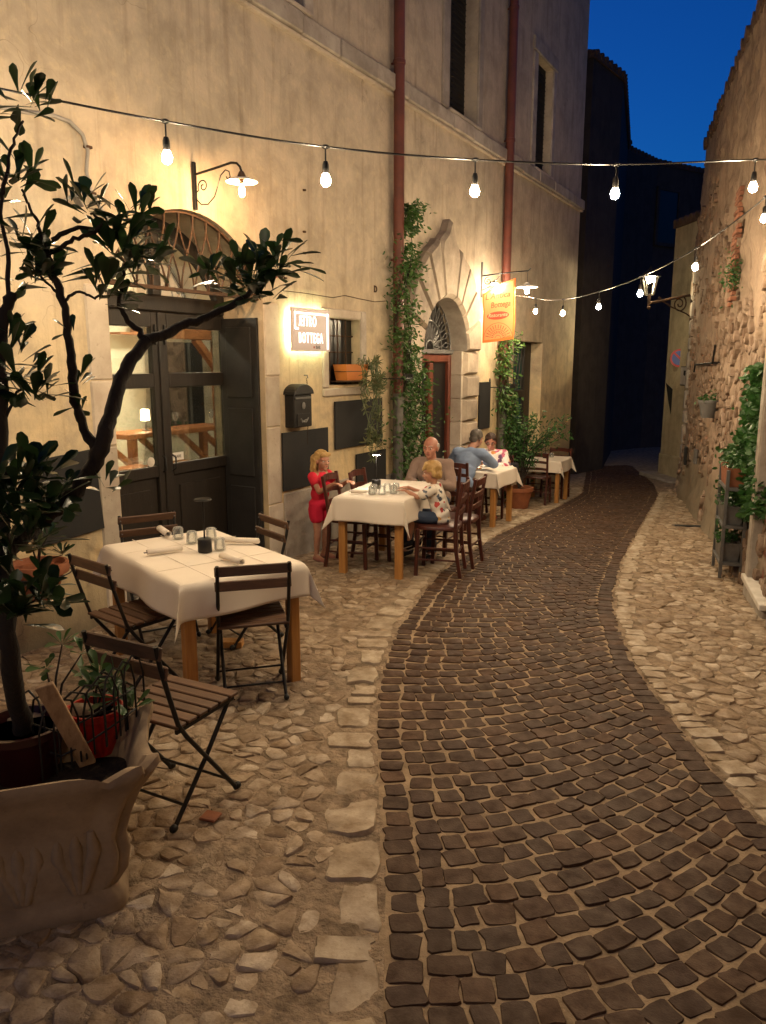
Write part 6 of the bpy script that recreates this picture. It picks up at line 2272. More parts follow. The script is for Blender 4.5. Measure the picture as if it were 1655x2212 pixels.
# ---- leaves of the big shrub: one shape, many copies
def leaf_shape(L=1.0, W=.36):
    b = MB()
    rows = [(0, .05), (.25, .28), (.5, .62), (.75, .98), (.9, .82), (1.0, .12)]
    vs = []; fs = []
    for t, w in rows:
        z = -.10 * t * t
        vs += [(-w * W / 2, t * L, z + .03 * w), (0, t * L, z - .01), (w * W / 2, t * L, z + .03 * w)]
    for i in range(len(rows) - 1):
        a = i * 3
        fs += [(a, a + 1, a + 4, a + 3), (a + 1, a + 2, a + 5, a + 4)]
    b.add(vs, fs)
    return b
LS = leaf_shape()
LEAF = LS.mesh('leaf', MT['leaf'], True)
tr_loc = Vector(pd_) + Vector((0, 0, .2))
tree = thing('evergreen_shrub', 'tall dark evergreen shrub with bare branches and leaf rosettes arching over the bar door', 'shrub', tuple(tr_loc))
def bp(x, y, d):
    return AT(x, y, d)
base = tr_loc
branches = []
def br(pts, r0, r1):
    P = [q_ if isinstance(q_, Vector) else bp(*q_) for q_ in pts]
    # soften
    fine = []
    for i in range(len(P) - 1):
        p0 = P[max(0, i - 1)]; p1 = P[i]; p2 = P[i + 1]; p3 = P[min(len(P) - 1, i + 2)]
        for k in range(5):
            u = k / 5
            q_ = .5 * ((2 * p1) + (p2 - p0) * u + (2 * p0 - 5 * p1 + 4 * p2 - p3) * u * u + (3 * p1 - p0 - 3 * p2 + p3) * u ** 3)
            fine.append(q_ + Vector((rg.gauss(0, .003), rg.gauss(0, .003), rg.gauss(0, .003))))
    fine.append(P[-1])
    m = len(fine)
    rad = [lerp(r0, r1, i / (m - 1)) * .66 * rg.uniform(.9, 1.12) for i in range(m)]
    b = MB(); b.tube(fine, rad, 9)
    b.build('branch', MT['bark'], tree, world=True, smooth=True)
br([base + Vector((0, 0, -.03)), (18, 1400, 2.45), (12, 1250, 2.5), (4, 1080, 2.5), (2, 900, 2.5), (-2, 780, 2.5), (8, 690, 2.5), (28, 632, 2.5)], .05, .026)
br([(10, 1200, 2.5), (80, 1130, 2.6), (150, 1072, 2.65), (200, 1010, 2.7), (226, 940, 2.7), (246, 870, 2.75), (276, 790, 2.8), (318, 735, 2.85)], .045, .036)
br([(314, 738, 2.85), (355, 722, 2.9), (400, 700, 2.95), (455, 680, 3.0), (505, 656, 3.0), (545, 628, 3.05), (572, 605, 3.1)], .033, .012)
br([(318, 735, 2.85), (285, 700, 2.85), (258, 660, 2.85), (262, 620, 2.85), (267, 585, 2.85)], .02, .008)
br([(214, 985, 2.7), (188, 935, 2.7), (166, 880, 2.7), (155, 800, 2.7), (147, 720, 2.7), (138, 650, 2.7), (112, 585, 2.7), (100, 540, 2.7)], .027, .018)
br([(101, 545, 2.7), (88, 500, 2.7), (66, 450, 2.7), (48, 410, 2.7)], .012, .006)
br([(104, 550, 2.7), (150, 520, 2.72), (195, 505, 2.75), (222, 478, 2.75), (196, 462, 2.75)], .014, .006)
br([(118, 520, 2.7), (160, 495, 2.75), (220, 500, 2.8), (270, 520, 2.85), (286, 500, 2.85)], .013, .006)
br([(140, 650, 2.7), (168, 630, 2.7), (200, 642, 2.7), (222, 640, 2.7)], .009, .005)
br([(134, 640, 2.7), (90, 600, 2.7), (62, 560, 2.7)], .008, .005)
br([(4, 420, 2.6), (14, 380, 2.6), (28, 310, 2.65), (50, 262, 2.7)], .012, .006)
br([(-2, 820, 2.5), (20, 600, 2.55), (2, 480, 2.6), (4, 420, 2.6)], .012, .009)
br([(10, 1150, 2.5), (30, 1080, 2.5), (60, 1040, 2.5)], .012, .006)
br([(14, 1290, 2.45), (50, 1260, 2.45), (80, 1280, 2.45)], .010, .005)
br([(2, 930, 2.5), (30, 860, 2.5), (62, 830, 2.5)], .010, .005)
tufts = [ # px, py, depth, radius(m), leaves, up-bias
    (60, 232, 2.7, .10, 20), (42, 395, 2.7, .11, 24), (190, 455, 2.75, .10, 20), (286, 480, 2.85, .13, 30), (262, 545, 2.85, .12, 26), (310, 555, 2.85, .11, 18),
    (65, 545, 2.7, .10, 20), (100, 600, 2.7, .11, 20), (45, 600, 2.7, .08, 12), (225, 642, 2.7, .08, 14), (268, 585, 2.85, .08, 12), (262, 640, 2.85, .06, 8),
    (575, 590, 3.1, .13, 30), (530, 605, 3.05, .12, 24), (600, 560, 3.1, .12, 22), (490, 600, 3.05, .10, 16), (560, 640, 3.05, .10, 14), (450, 600, 3.05, .07, 8),
    (62, 830, 2.5, .11, 20), (30, 780, 2.5, .10, 14), (80, 870, 2.5, .09, 12), (20, 720, 2.5, .06, 6), (4, 500, 2.6, .08, 10),
    (40, 1040, 2.45, .14, 30), (80, 1090, 2.45, .13, 26), (20, 1110, 2.4, .14, 26), (100, 1030, 2.5, .09, 14), (60, 1150, 2.4, .12, 22), (150, 1060, 2.65, .06, 6), (235, 1050, 2.7, .06, 6),
    (70, 1290, 2.42, .13, 24), (30, 1330, 2.4, .12, 18), (110, 1310, 2.45, .1, 14), (20, 1220, 2.4, .12, 16), (168, 880, 2.7, .04, 4), (165, 830, 2.7, .04, 4), (160, 718, 2.7, .03, 3)]
leaves = []
for (x, y, d, r, nl) in tufts:
    c = bp(x, y, d)
    for k in range(int(nl * 1.25)):
        # rosette: leaves radiate, biased upward and outward
        th = rg.uniform(0, 2 * math.pi); ph = rg.uniform(-.35, 1.35)
        dv = Vector((math.cos(th) * math.cos(ph), math.sin(th) * math.cos(ph), math.sin(ph)))
        o_ = c + dv * r * rg.uniform(.02, .3) + Vector((rg.gauss(0, r * .25), rg.gauss(0, r * .25), rg.gauss(0, r * .22)))
        side = dv.cross(Vector((rg.gauss(0, .3), rg.gauss(0, .3), 1))).normalized()
        up_ = side.cross(dv)
        L = rg.uniform(.08, .13) * (.75 if r < .07 else 1)
        R_ = Matrix((side, dv, up_)).transposed().to_4x4()
        leaves.append(Matrix.Translation(o_) @ R_ @ Matrix.Diagonal((L * rg.uniform(.9, 1.2), L, L, 1)))
rg.shuffle(leaves)
TI = XF[tree.name].inverted()
J = MB()
for i, M in enumerate(leaves):
    if i < 300:
        o = bpy.data.objects.new('leaf', LEAF); COL.objects.link(o); o.parent = tree; o.matrix_local = TI @ M
    else:
        J.rv = rg.random(); J.M = M; J.add(LS.v, LS.f)
J.M = None
J.build('foliage', MT['leaf'], tree, world=True, kind='stuff', smooth=True)
# small plants in the planter and the red pot
def rosette_plant(label, loc, tips, mat='leaf', size=.075, nl=12):
    t = thing('small_plant', label, 'plant', tuple(loc))
    b = MB(); J = MB()
    for tip in tips:
        c = loc + Vector(tip)
        b.tube([loc, loc + Vector((tip[0] * .3, tip[1] * .3, tip[2] * .6)), c], [.007, .005, .003], 5)
        for k in range(nl):
            th = rg.uniform(0, 6.28); ph = rg.uniform(-.3, 1.2)
            dv = Vector((math.cos(th) * math.cos(ph), math.sin(th) * math.cos(ph), math.sin(ph)))
            side = dv.cross(Vector((rg.gauss(0, .3), rg.gauss(0, .3), 1))).normalized(); up_ = side.cross(dv)
            L = size * rg.uniform(.7, 1.2)
            J.rv = rg.random(); J.M = Matrix.Translation(c + dv * .01) @ Matrix((side, dv, up_)).transposed().to_4x4() @ Matrix.Diagonal((L * 1.1, L, L, 1)); J.add(LS.v, LS.f)
    J.M = None
    b.build('stem', MT['bark'], t, world=True); J.build('foliage', MT[mat], t, world=True, kind='stuff', smooth=True)
MT['leaf2'] = leafmat('fresh_leaf', (.025, .07, .018), (.06, .13, .035), .4)
rosette_plant('leafy seedling growing in the red pot', Vector(pr) + Vector((0, 0, .145)), [(.05, .06, .12), (.10, .02, .08), (-.02, .05, .15), (.12, .08, .02), (.0, .0, .1)], 'leaf2', .085)
rosette_plant('leafy sprig rising behind the wire edging', gpx(120, 1560, .45), [(-.05, .1, .3), (.02, .14, .26), (-.1, .05, .2), (.08, .1, .16)], 'leaf2', .075, 9)

# ---- terracotta pot hung on the wall
hp = WX(80, 1240, XW + .2)
hpot = thing('hanging_pot', 'terracotta pot in a wire ring on the wall left of the bar door', 'flower pot', (XW + .22, hp.y, .42))
b = MB(); b.lathe([(.001, 0), (.10, 0), (.155, .17), (.185, .17), (.192, .2), (.185, .235), (.165, .235), (.155, .2), (.001, .19)], 28); b.build('pot_body', MT['terra'], hpot, smooth=True)
b = MB(); b.tube([(.2 * math.cos(2 * math.pi * k / 24), .2 * math.sin(2 * math.pi * k / 24), .165) for k in range(25)], .004, 6); b.tube([(-.2, 0, .165), (-.22, 0, .165), (-.22, 0, .32)], .005, 6); b.tube([(.14, .14, .165), (.16, .16, .2), (.14, .14, .25)], .003, 5); b.build('wire_ring', MT['black'], hpot, smooth=True)
rosette_plant('dark leafy plant growing in the hanging terracotta pot', Vector((XW + .22, hp.y, .62)), [(.05, .05, .2), (-.05, .1, .25), (.1, -.05, .15), (.0, -.1, .22), (.12, .1, .08)], 'leaf', .09, 14)
# ================================================================== people
TMP = bpy.data.scenes.new('tmp')
def blob(b, voxel, smooth_it, mat, name, parent, disp=0.0, dscale=9.0, kind=None):
    "one continuous skin grown round overlapping volumes"
    me = bpy.data.meshes.new('raw'); me.from_pydata(b.v, [], b.f)
    bm = bmesh.new(); bm.from_mesh(me); bmesh.ops.recalc_face_normals(bm, faces=bm.faces); bm.to_mesh(me); bm.free()
    o = bpy.data.objects.new('raw', me); TMP.collection.objects.link(o)
    r = o.modifiers.new('r', 'REMESH'); r.mode = 'VOXEL'; r.voxel_size = voxel
    s_ = o.modifiers.new('s', 'SMOOTH'); s_.factor = .5; s_.iterations = smooth_it
    vl = TMP.view_layers[0]; vl.update()
    out = bpy.data.meshes.new_from_object(o.evaluated_get(vl.depsgraph))
    bpy.data.objects.remove(o)
    if disp:
        n = len(out.vertices)
        co = np.empty(n * 3, dtype=np.float32); out.vertices.foreach_get('co', co)
        no = np.empty(n * 3, dtype=np.float32); out.vertex_normals.foreach_get('vector', no)
        co = co.reshape(-1, 3); no = no.reshape(-1, 3)
        k = np.sin(co[:, 0] * dscale * 2.1 + co[:, 2] * dscale * 3.3 + 1.3 * np.sin(co[:, 1] * dscale * 2.7)) + .6 * np.sin(co[:, 2] * dscale * 6.1 - co[:, 0] * dscale * 4.2 + co[:, 1] * dscale * 3.1)
        co += no * (k[:, None] * disp * .6)
        out.vertices.foreach_set('co', co.ravel())
    out.materials.clear(); out.materials.append(mat)
    out.polygons.foreach_set('use_smooth', [True] * len(out.polygons))
    out.name = name
    return link(name, out, parent)

def skin(name, c):
    m, n, l, bs = nodes_of(name)
    v = coords(n, l)
    col = mixc(n, l, rampf(n, l, noise(n, l, v, 14, 4), .35, .7), c, (c[0] * .85, c[1] * .72, c[2] * .68))
    l.new(col, bs.inputs['Base Color'])
    bs.inputs['Roughness'].default_value = .5
    bs.inputs['Subsurface Weight'].default_value = .12
    bs.inputs['Subsurface Radius'].default_value = (.012, .005, .003)
    bump(n, l, bs, noise(n, l, v, 160, 3), .08, .002)
    return m
SK_A = skin('skin_adult', (.46, .25, .17)); SK_T = skin('skin_tanned', (.44, .23, .145)); SK_B = skin('skin_flushed', (.48, .235, .165))
def hair_mat(name, c1, c2):
    return pm(name, c1, c2, 22, .45, .7, 90, stretch=(1, 1, .15))
H_BLOND = hair_mat('blond_hair', (.52, .34, .13), (.34, .2, .07)); H_DARK = hair_mat('dark_hair', (.05, .022, .012), (.025, .012, .008))
H_GREY = hair_mat('grey_hair', (.13, .11, .095), (.07, .06, .05)); H_WHITE = hair_mat('grey_white_hair', (.4, .34, .29), (.3, .25, .2))
EYE = pm('eye_dark', (.03, .02, .015), (.02, .014, .01), 8, .15, 0, 10); EYEW = pm('eye_white', (.7, .66, .6), (.65, .6, .55), 8, .3, 0, 10); LIP = pm('lips', (.42, .14, .11), (.38, .12, .1), 8, .45, 0, 10)
def cloth_m(name, c, c2=None, bs=60):
    return pm(name, c, c2 or tuple(v * .85 for v in c), 5, .85, .25, bs, spec=.2)

def Rz(a): return Matrix.Rotation(a, 3, 'Z')
def head_frame(yaw, pitch, roll=0):
    return Matrix.Rotation(yaw, 3, 'Z') @ Matrix.Rotation(pitch, 3, 'X') @ Matrix.Rotation(roll, 3, 'Y')
def hand(b, wr, dv, up_, s, curl=.5, thumb=1, gap=1.0):
    dv = Vector(dv).normalized(); up_ = Vector(up_); up_ = (up_ - dv * up_.dot(dv)).normalized()
    sd = dv.cross(up_).normalized()
    wr = Vector(wr)
    R_ = Matrix((sd, dv, up_)).transposed()
    b.ell(wr + dv * .045 * s, (.038 * s, .052 * s, .015 * s), R_, 12, 8)
    lens = (.068, .078, .073, .056)
    for k in range(4):
        o_ = wr + dv * .085 * s + sd * (k - 1.5) * .0215 * s * gap
        L = lens[k] * s
        d1 = (dv * math.cos(curl * .6) - up_ * math.sin(curl * .6)); d2 = (dv * math.cos(curl * 1.5) - up_ * math.sin(curl * 1.5))
        p1 = o_ + d1 * L * .5
        b.cap(o_ - dv * .02 * s, p1, .0098 * s, .0088 * s, 8); b.cap(p1, p1 + d2 * L * .5, .0088 * s, .0072 * s, 8)
    o_ = wr + dv * .025 * s - sd * thumb * .030 * s
    d1 = (dv * .75 - sd * thumb * .65 - up_ * .25).normalized(); d2 = (dv * .95 - sd * thumb * .2 - up_ * .35).normalized()
    b.cap(o_, o_ + d1 * .036 * s, .0125 * s, .0105 * s, 8); b.cap(o_ + d1 * .036 * s, o_ + d1 * .036 * s + d2 * .03 * s, .0105 * s, .008 * s, 8)

def head(b, c, R_, s, child=False):
    "c: middle of the head; s=1 gives a 0.225 m head"
    P = lambda x, y, z: Vector(c) + R_ @ Vector((x * s, y * s, z * s))
    b.ell(P(0, -.012, .032), (.074 * s, .093 * s, .082 * s), R_, 16, 12)
    b.ell(P(0, .022, -.028), (.060 * s, .066 * s, .072 * s), R_, 14, 10)
    b.ell(P(0, .052, -.082), (.030 * s, .026 * s, .024 * s), R_, 10, 8)
    b.ell(P(0, .018, -.066), (.050 * s, .056 * s, .036 * s), R_, 12, 8)
    for sx in (-1, 1):
        b.ell(P(sx * .034, .056, -.022), (.024 * s, .022 * s, .024 * s), R_, 10, 8)      # cheeks
        b.ell(P(sx * .075, -.008, -.008), (.010 * s, .022 * s, .032 * s), R_, 10, 8)     # ears
        b.cap(P(sx * .014, .076, .024), P(sx * .048, .064, .022), .011 * s, .009 * s, 8)   # brow
    k = .8 if child else 1.0
    b.cap(P(0, .080, .012), P(0, .080 + .022 * k, -.024), .008 * s, .0125 * s * k, 8)       # nose
    for sx in (-1, 1):
        b.ell(P(sx * .010, .090, -.028), (.008 * s, .010 * s, .008 * s), R_, 8, 6)
    b.cap(P(-.018, .078, -.054), P(.018, .078, -.054), .008 * s, .008 * s, 8)              # mouth
    return P
def face_bits(par, P, R_, s, brow=None):
    for sx in (-1, 1):
        b = MB(); b.ell(P(sx * .031, .073, .004), (.012 * s, .009 * s, .0068 * s), R_, 10, 6); b.build('eye', EYEW, par, smooth=True)
        b = MB(); b.ell(P(sx * .031, .0795, .003), (.0068 * s, .0045 * s, .0066 * s), R_, 10, 6); b.build('iris', EYE, par, smooth=True)
        if brow:
            b = MB(); b.cap(P(sx * .015, .087, .027), P(sx * .046, .075, .029), .0042 * s, .0035 * s, 6); b.build('eyebrow', brow, par, smooth=True)
    b = MB(); b.cap(P(-.019, .0855, -.053), P(0, .0895, -.052), .0045 * s, .005 * s, 6); b.cap(P(0, .0895, -.052), P(.019, .0855, -.053), .005 * s, .0045 * s, 6); b.build('lips', LIP, par, smooth=True)

def arm(b, sh, el, wr, s, r=1.0):
    b.ell(sh, .056 * s * r); b.cap(sh, el, .048 * s * r, .038 * s * r); b.cap(el, Vector(el).lerp(Vector(wr), .35), .038 * s * r, .037 * s * r); b.cap(Vector(el).lerp(Vector(wr), .35), wr, .037 * s * r, .025 * s * r)
def leg(b, hip, kn, an, toe, s, r=1.0):
    b.cap(hip, kn, .082 * s * r, .056 * s * r); b.cap(kn, Vector(kn).lerp(Vector(an), .35), .054 * s * r, .054 * s * r); b.cap(Vector(kn).lerp(Vector(an), .35), an, .054 * s * r, .034 * s)
    d = (Vector(toe) - Vector(an)); 
    b.cap(Vector(an) + Vector((0, 0, -.02 * s)) - d * .12, toe, .034 * s, .026 * s)
def torso(b, pel, che, nk, s, wid=1.0, dep=1.0, infl=0.0):
    pel = Vector(pel); che = Vector(che); nk = Vector(nk)
    ax = (che - pel).normalized(); sd = Vector((1, 0, 0)); fr = ax.cross(sd).normalized() * -1
    R_ = Matrix((sd, fr, ax)).transposed()
    b.ell(pel, (.165 * s * wid + infl, .118 * s * dep + infl, .115 * s + infl), R_, 16, 10)
    b.ell(pel.lerp(che, .45), (.138 * s * wid + infl, .108 * s * dep + infl, .15 * s + infl), R_, 16, 10)
    b.ell(che, (.158 * s * wid + infl, .112 * s * dep + infl, .155 * s + infl), R_, 16, 10)
    b.cap(che + ax * .09 * s, nk, .075 * s + infl, .05 * s + infl * .6)
def at_(p, q, t): return Vector(p).lerp(Vector(q), t)

def make(name, label, loc, rz, J, s, hs, skinm, child=False, wid=1.0, dep=1.0, brow=None):
    t = thing(name, label, 'person', loc, rz)
    b = MB()
    torso(b, J['pel'], J['che'], J['nk'], s, wid, dep)
    b.cap(J['shL'], J['shR'], .055 * s, .055 * s)
    R_ = head_frame(*J['look'])
    P = head(b, J['head'], R_, hs, child)
    b.cap(J['nk'], Vector(J['head']) + R_ @ Vector((0, -.012 * hs, -.05 * hs)), .052 * s if not child else .042 * s, .048 * hs)
    for k in 'LR':
        arm(b, J['sh' + k], J['el' + k], J['wr' + k], s)
        leg(b, J['hip' + k], J['kn' + k], J['an' + k], J['toe' + k], s)
        hd = J.get('hd' + k) or ((Vector(J['wr' + k]) - Vector(J['el' + k])).normalized(), (0, 0, 1), .5)
        hand(b, J['wr' + k], hd[0], hd[1], s if not child else s * 1.05, hd[2], 1 if k == 'R' else -1)
    body = blob(b, .0075 if not child else .0065, 3, skinm, 'body', t)
    face_bits(t, P, R_, hs, brow)
    return t, P, R_

# ---------------- girl in red, standing at the wall, hands on a chair back
gx, gy = -4.24, 6.22
lz = gz(gy) + .015
s = .66
J = dict(pel=(0, 0, .56), che=(0, .015, .77), nk=(0, .02, .885), head=(.0, .045, .99), look=(-.25, -.06), shL=(-.115, .015, .845), shR=(.115, .015, .845),
         elL=(-.15, .14, .72), wrL=(-.07, .30, .80), elR=(.16, .14, .71), wrR=(.13, .30, .80),
         hipL=(-.062, 0, .52), knL=(-.066, .02, .30), anL=(-.07, -.01, .055), toeL=(-.085, .10, .02), hipR=(.062, 0, .52), knR=(.07, .03, .30), anR=(.08, .02, .055), toeR=(.10, .13, .02))
J['hdL'] = ((.15, .9, .1), (0, -.1, 1), .7); J['hdR'] = ((-.05, .9, .1), (0, -.1, 1), .7)
girl, P, R_ = make('person', 'little blond girl in a red top and shorts holding two chair backs', (gx, gy, lz), math.radians(-98), J, s, .86, SK_T, True)
RED = cloth_m('red_jersey', (.62, .028, .05), (.55, .02, .04)); RED2 = cloth_m('red_shorts', (.62, .02, .055), (.56, .018, .05))
b = MB(); torso(b, J['pel'], J['che'], (0, .02, .86), s, .98, .98, .012)
for k in 'LR':
    b.cap(J['sh' + k], at_(J['sh' + k], J['el' + k], .38), .048, .046)
blob(b, .008, 3, RED, 'red_top', girl, .003)
b = MB(); b.ell((0, 0, .56), (.128, .098, .075), n=16, m=10)
for k in 'LR':
    b.cap(J['hip' + k], at_(J['hip' + k], J['kn' + k], .42), .075, .068)
blob(b, .008, 2, RED2, 'shorts', girl, .003)
b = MB(); b.ell(P(0, -.026, .045), (.083 * .86, .096 * .86, .084 * .86), R_, 16, 10)
for sx in (-1, 1):
    b.cap(P(sx * .068, -.03, .03), P(sx * .078, -.045, -.10), .028, .022); b.cap(P(sx * .078, -.045, -.10), P(sx * .06, -.03, -.155), .022, .012)
for k in range(7):
    x = (k - 3) * .022
    b.cap(P(x, -.085, .03), P(x * 1.25, -.082, -.10 - .03 * math.cos(k)), .03, .024); b.cap(P(x * 1.25, -.082, -.10), P(x * 1.3 + .01 * math.sin(k * 3), -.07, -.165 - .012 * (k % 2)), .022, .010)
b.cap(P(-.05, .052, .075), P(.045, .058, .078), .024, .022)
blob(b, .006, 2, H_BLOND, 'hair', girl, .003, 24)
for k in 'LR':
    a = Vector(J['an' + k]); tt = Vector(J['toe' + k]); d = tt - a
    b = MB(); b.cap(a + Vector((0, 0, -.045)) - d * .2, tt + Vector((0, 0, -.012)), .026, .022); blob(b, .007, 2, cloth_m('sandal_' + k, (.4, .18, .14)), 'shoe', girl)

# ---------------- boy in a printed white shirt on the near chair
bx, by = -3.03, 6.36
lz = gz(by) + .012
s = .60
J = dict(pel=(0, -.04, .555), che=(0, .01, .74), nk=(0, .025, .835), head=(.0, .045, .945), look=(.12, -.20), shL=(-.11, .015, .80), shR=(.11, .015, .80),
         elL=(-.14, .15, .73), wrL=(-.10, .27, .785), elR=(.145, .15, .72), wrR=(.06, .28, .79),
         hipL=(-.06, -.01, .53), knL=(-.075, .21, .535), anL=(-.07, .24, .30), toeL=(-.075, .34, .24), hipR=(.06, -.01, .53), knR=(.08, .21, .53), anR=(.07, .19, .27), toeR=(.085, .28, .20))
J['hdL'] = ((.25, .9, 0), (0, 0, 1), .25); J['hdR'] = ((-.25, .9, 0), (0, 0, 1), .25)
boy, P, R_ = make('person', 'small blond boy in a white printed shirt kneeling up to the table on a chair', (bx, by, lz), math.radians(106), J, s, .88, SK_T, True)
boy['label'] = 'small blond boy in a white printed T-shirt sitting at the laid table'
def printed(name, base, cols, scale, thr):
    m, n, l, bs = nodes_of(name)
    v = coords(n, l)
    vo = n.new('ShaderNodeTexVoronoi'); vo.inputs['Scale'].default_value = scale; l.new(v, vo.inputs['Vector'])
    nz = noise(n, l, v, scale * 1.7, 3, .5, .8)
    f = math_(n, l, 'ADD', vo.outputs['Distance'], math_(n, l, 'MULTIPLY', math_(n, l, 'SUBTRACT', nz, .5), .9))
    sp = n.new('ShaderNodeSeparateColor'); l.new(vo.outputs['Color'], sp.inputs[0])
    cr = n.new('ShaderNodeValToRGB'); cr.color_ramp.interpolation = 'CONSTANT'
    e = cr.color_ramp.elements; e[0].color = c4(cols[0]); e[0].position = 0; e[1].color = c4(cols[1]); e[1].position = 1 / len(cols)
    for i, c in enumerate(cols[2:]):
        x = e.new((i + 2) / len(cols)); x.color = c4(c)
    l.new(sp.outputs[0], cr.inputs[0])
    l.new(mixc(n, l, rampf(n, l, f, thr, thr - .04), base, cr.outputs[0]), bs.inputs['Base Color'])
    bs.inputs['Roughness'].default_value = .85
    bump(n, l, bs, noise(n, l, v, 60, 4), .25, .004)
    return m
PRINT = printed('printed_tshirt', (.70, .64, .55), [(.05, .06, .09), (.6, .35, .12), (.45, .06, .05), (.1, .12, .16)], 15, .36)
DENIM = cloth_m('denim', (.03, .045, .08), (.05, .065, .1)); 
b = MB(); torso(b, (0, -.045, .55), J['che'], (0, .025, .815), s, 1.02, 1.05, .013)
b.ell((0, -.045, .515), (.115, .095, .06))
for k in 'LR':
    b.cap(J['sh' + k], at_(J['sh' + k], J['el' + k], .62), .046, .05)
blob(b, .008, 2, PRINT, 'printed_shirt', boy, .004)
b = MB(); b.ell((0, -.04, .525), (.11, .09, .055))
for k in 'LR':
    b.cap(J['hip' + k], at_(J['hip' + k], J['kn' + k], .9), .062, .056)
blob(b, .008, 2, DENIM, 'shorts', boy, .003)
b = MB(); b.ell(P(0, -.022, .048), (.084 * .88, .098 * .88, .084 * .88), R_, 16, 10); b.ell(P(0, -.06, -.02), (.072 * .88, .05 * .88, .07 * .88), R_, 12, 8)
for sx in (-1, 1):
    b.cap(P(sx * .07, -.02, .02), P(sx * .074, -.025, -.03), .022, .016)
for k in range(7):
    x = (k - 3) * .018; b.cap(P(x, .04, .10), P(x * 1.1, .082, .045 + .008 * (k % 2)), .018, .009)
blob(b, .006, 2, H_BLOND, 'hair', boy, .003, 26)
SHOE = cloth_m('dark_shoe', (.015, .015, .018)); SOLE = cloth_m('white_sole', (.6, .56, .5))
for k in 'LR':
    a = Vector(J['an' + k]); tt = Vector(J['toe' + k]); d = tt - a
    b = MB(); b.cap(a + Vector((0, 0, -.022)) - d * .15, tt, .034, .03); sh_o = blob(b, .007, 2, SHOE, 'shoe', boy)
    b = MB(); b.cap(a + Vector((0, 0, -.040)) - d * .15, tt + Vector((0, 0, -.018)), .022, .02); blob(b, .007, 2, SOLE, 'sole', boy)

# ---------------- bald man behind the family table
mx, my = -3.52, 7.34
lz = gz(my) + .012
s = 1.0
def seated(lean=.06, hx=0.0, hy=.0, arms=None, drop=0.0):
    J = dict(pel=(0, -.02, .575), che=(hx * .4, lean, .875 - drop), nk=(hx * .7, lean + .03, 1.03 - drop), head=(hx, lean + .06 + hy, 1.145 - drop), look=(0, -.1),
             shL=(-.175 + hx * .6, lean + .0, .97 - drop), shR=(.175 + hx * .6, lean + .0, .97 - drop),
             hipL=(-.09, .0, .55), knL=(-.13, .40, .54), anL=(-.13, .36, .09), toeL=(-.15, .53, .04), hipR=(.09, .0, .55), knR=(.13, .40, .54), anR=(.13, .36, .09), toeR=(.15, .53, .04))
    J.update(arms)
    return J
J = seated(.05, 0, .0, dict(elL=(-.25, .12, .74), wrL=(-.10, .32, .785), elR=(.25, .12, .74), wrR=(.08, .33, .785)), .02)
J['look'] = (.05, -.05)
J['hdL'] = ((.7, .6, 0), (0, 0, 1), .3); J['hdR'] = ((-.7, .6, 0), (0, 0, 1), .3)
man, P, R_ = make('person', 'bald older man in a taupe shirt sitting behind the boy', (mx, my, lz), math.radians(182), J, s, 1.0, SK_B, False, brow=H_WHITE)
TAUPE = cloth_m('taupe_shirt', (.30, .215, .175), (.25, .18, .145)); JEANS = cloth_m('jeans', (.04, .055, .09), (.07, .085, .12))
def shirt_of(p, J, s, mat, name, sleeve=1.0, forearm=0.0, wid=1.03, infl=.014, disp=.006):
    b = MB(); torso(b, J['pel'], J['che'], at_(J['che'], J['nk'], .86), s, wid, 1.03, infl)
    b.cap(J['shL'], J['shR'], .060 * s + infl * .5, .060 * s + infl * .5)
    for k in 'LR':
        b.cap(J['sh' + k], at_(J['sh' + k], J['el' + k], sleeve), .066 * s, .056 * s if sleeve >= 1 else .064 * s)
        if forearm:
            b.cap(J['el' + k], at_(J['el' + k], J['wr' + k], forearm), .055 * s, .045 * s)
    nk = Vector(J['nk'])
    for sx in (-1, 1):
        b.cap(nk + Vector((sx * .05, -.03, -.02)) * s, nk + Vector((sx * .03, .055, -.055)) * s, .016 * s, .012 * s)
    return blob(b, .009, 2, mat, name, p, disp)
def trousers(p, J, s, mat, to=1.0, disp=.005):
    b = MB(); b.ell(J['pel'], (.178 * s, .135 * s, .10 * s), n=16, m=10)
    for k in 'LR':
        b.cap(J['hip' + k], J['kn' + k], .094 * s, .07 * s)
        b.cap(J['kn' + k], at_(J['kn' + k], J['an' + k], to), .068 * s, .056 * s)
    return blob(b, .010, 2, mat, 'trousers', p, disp)
def shoes(p, J, s, mat):
    for k in 'LR':
        a = Vector(J['an' + k]); tt = Vector(J['toe' + k]); d = tt - a
        b = MB(); b.cap(a + Vector((0, 0, -.045 * s)) - d * .2, tt, .040 * s, .034 * s); blob(b, .009, 2, mat, 'shoe', p)
shirt_of(man, J, s, TAUPE, 'shirt', 1.0, .9)
trousers(man, J, s, JEANS); shoes(man, J, s, SHOE)
b = MB()
for sx in (-1, 1):
    b.ell(P(sx * .066, -.035, .012), (.017, .05, .04), R_, 10, 8)
b.ell(P(0, -.085, .0), (.06, .026, .045), R_, 12, 8)
blob(b, .007, 3, H_WHITE, 'hair', man, .001, 30)

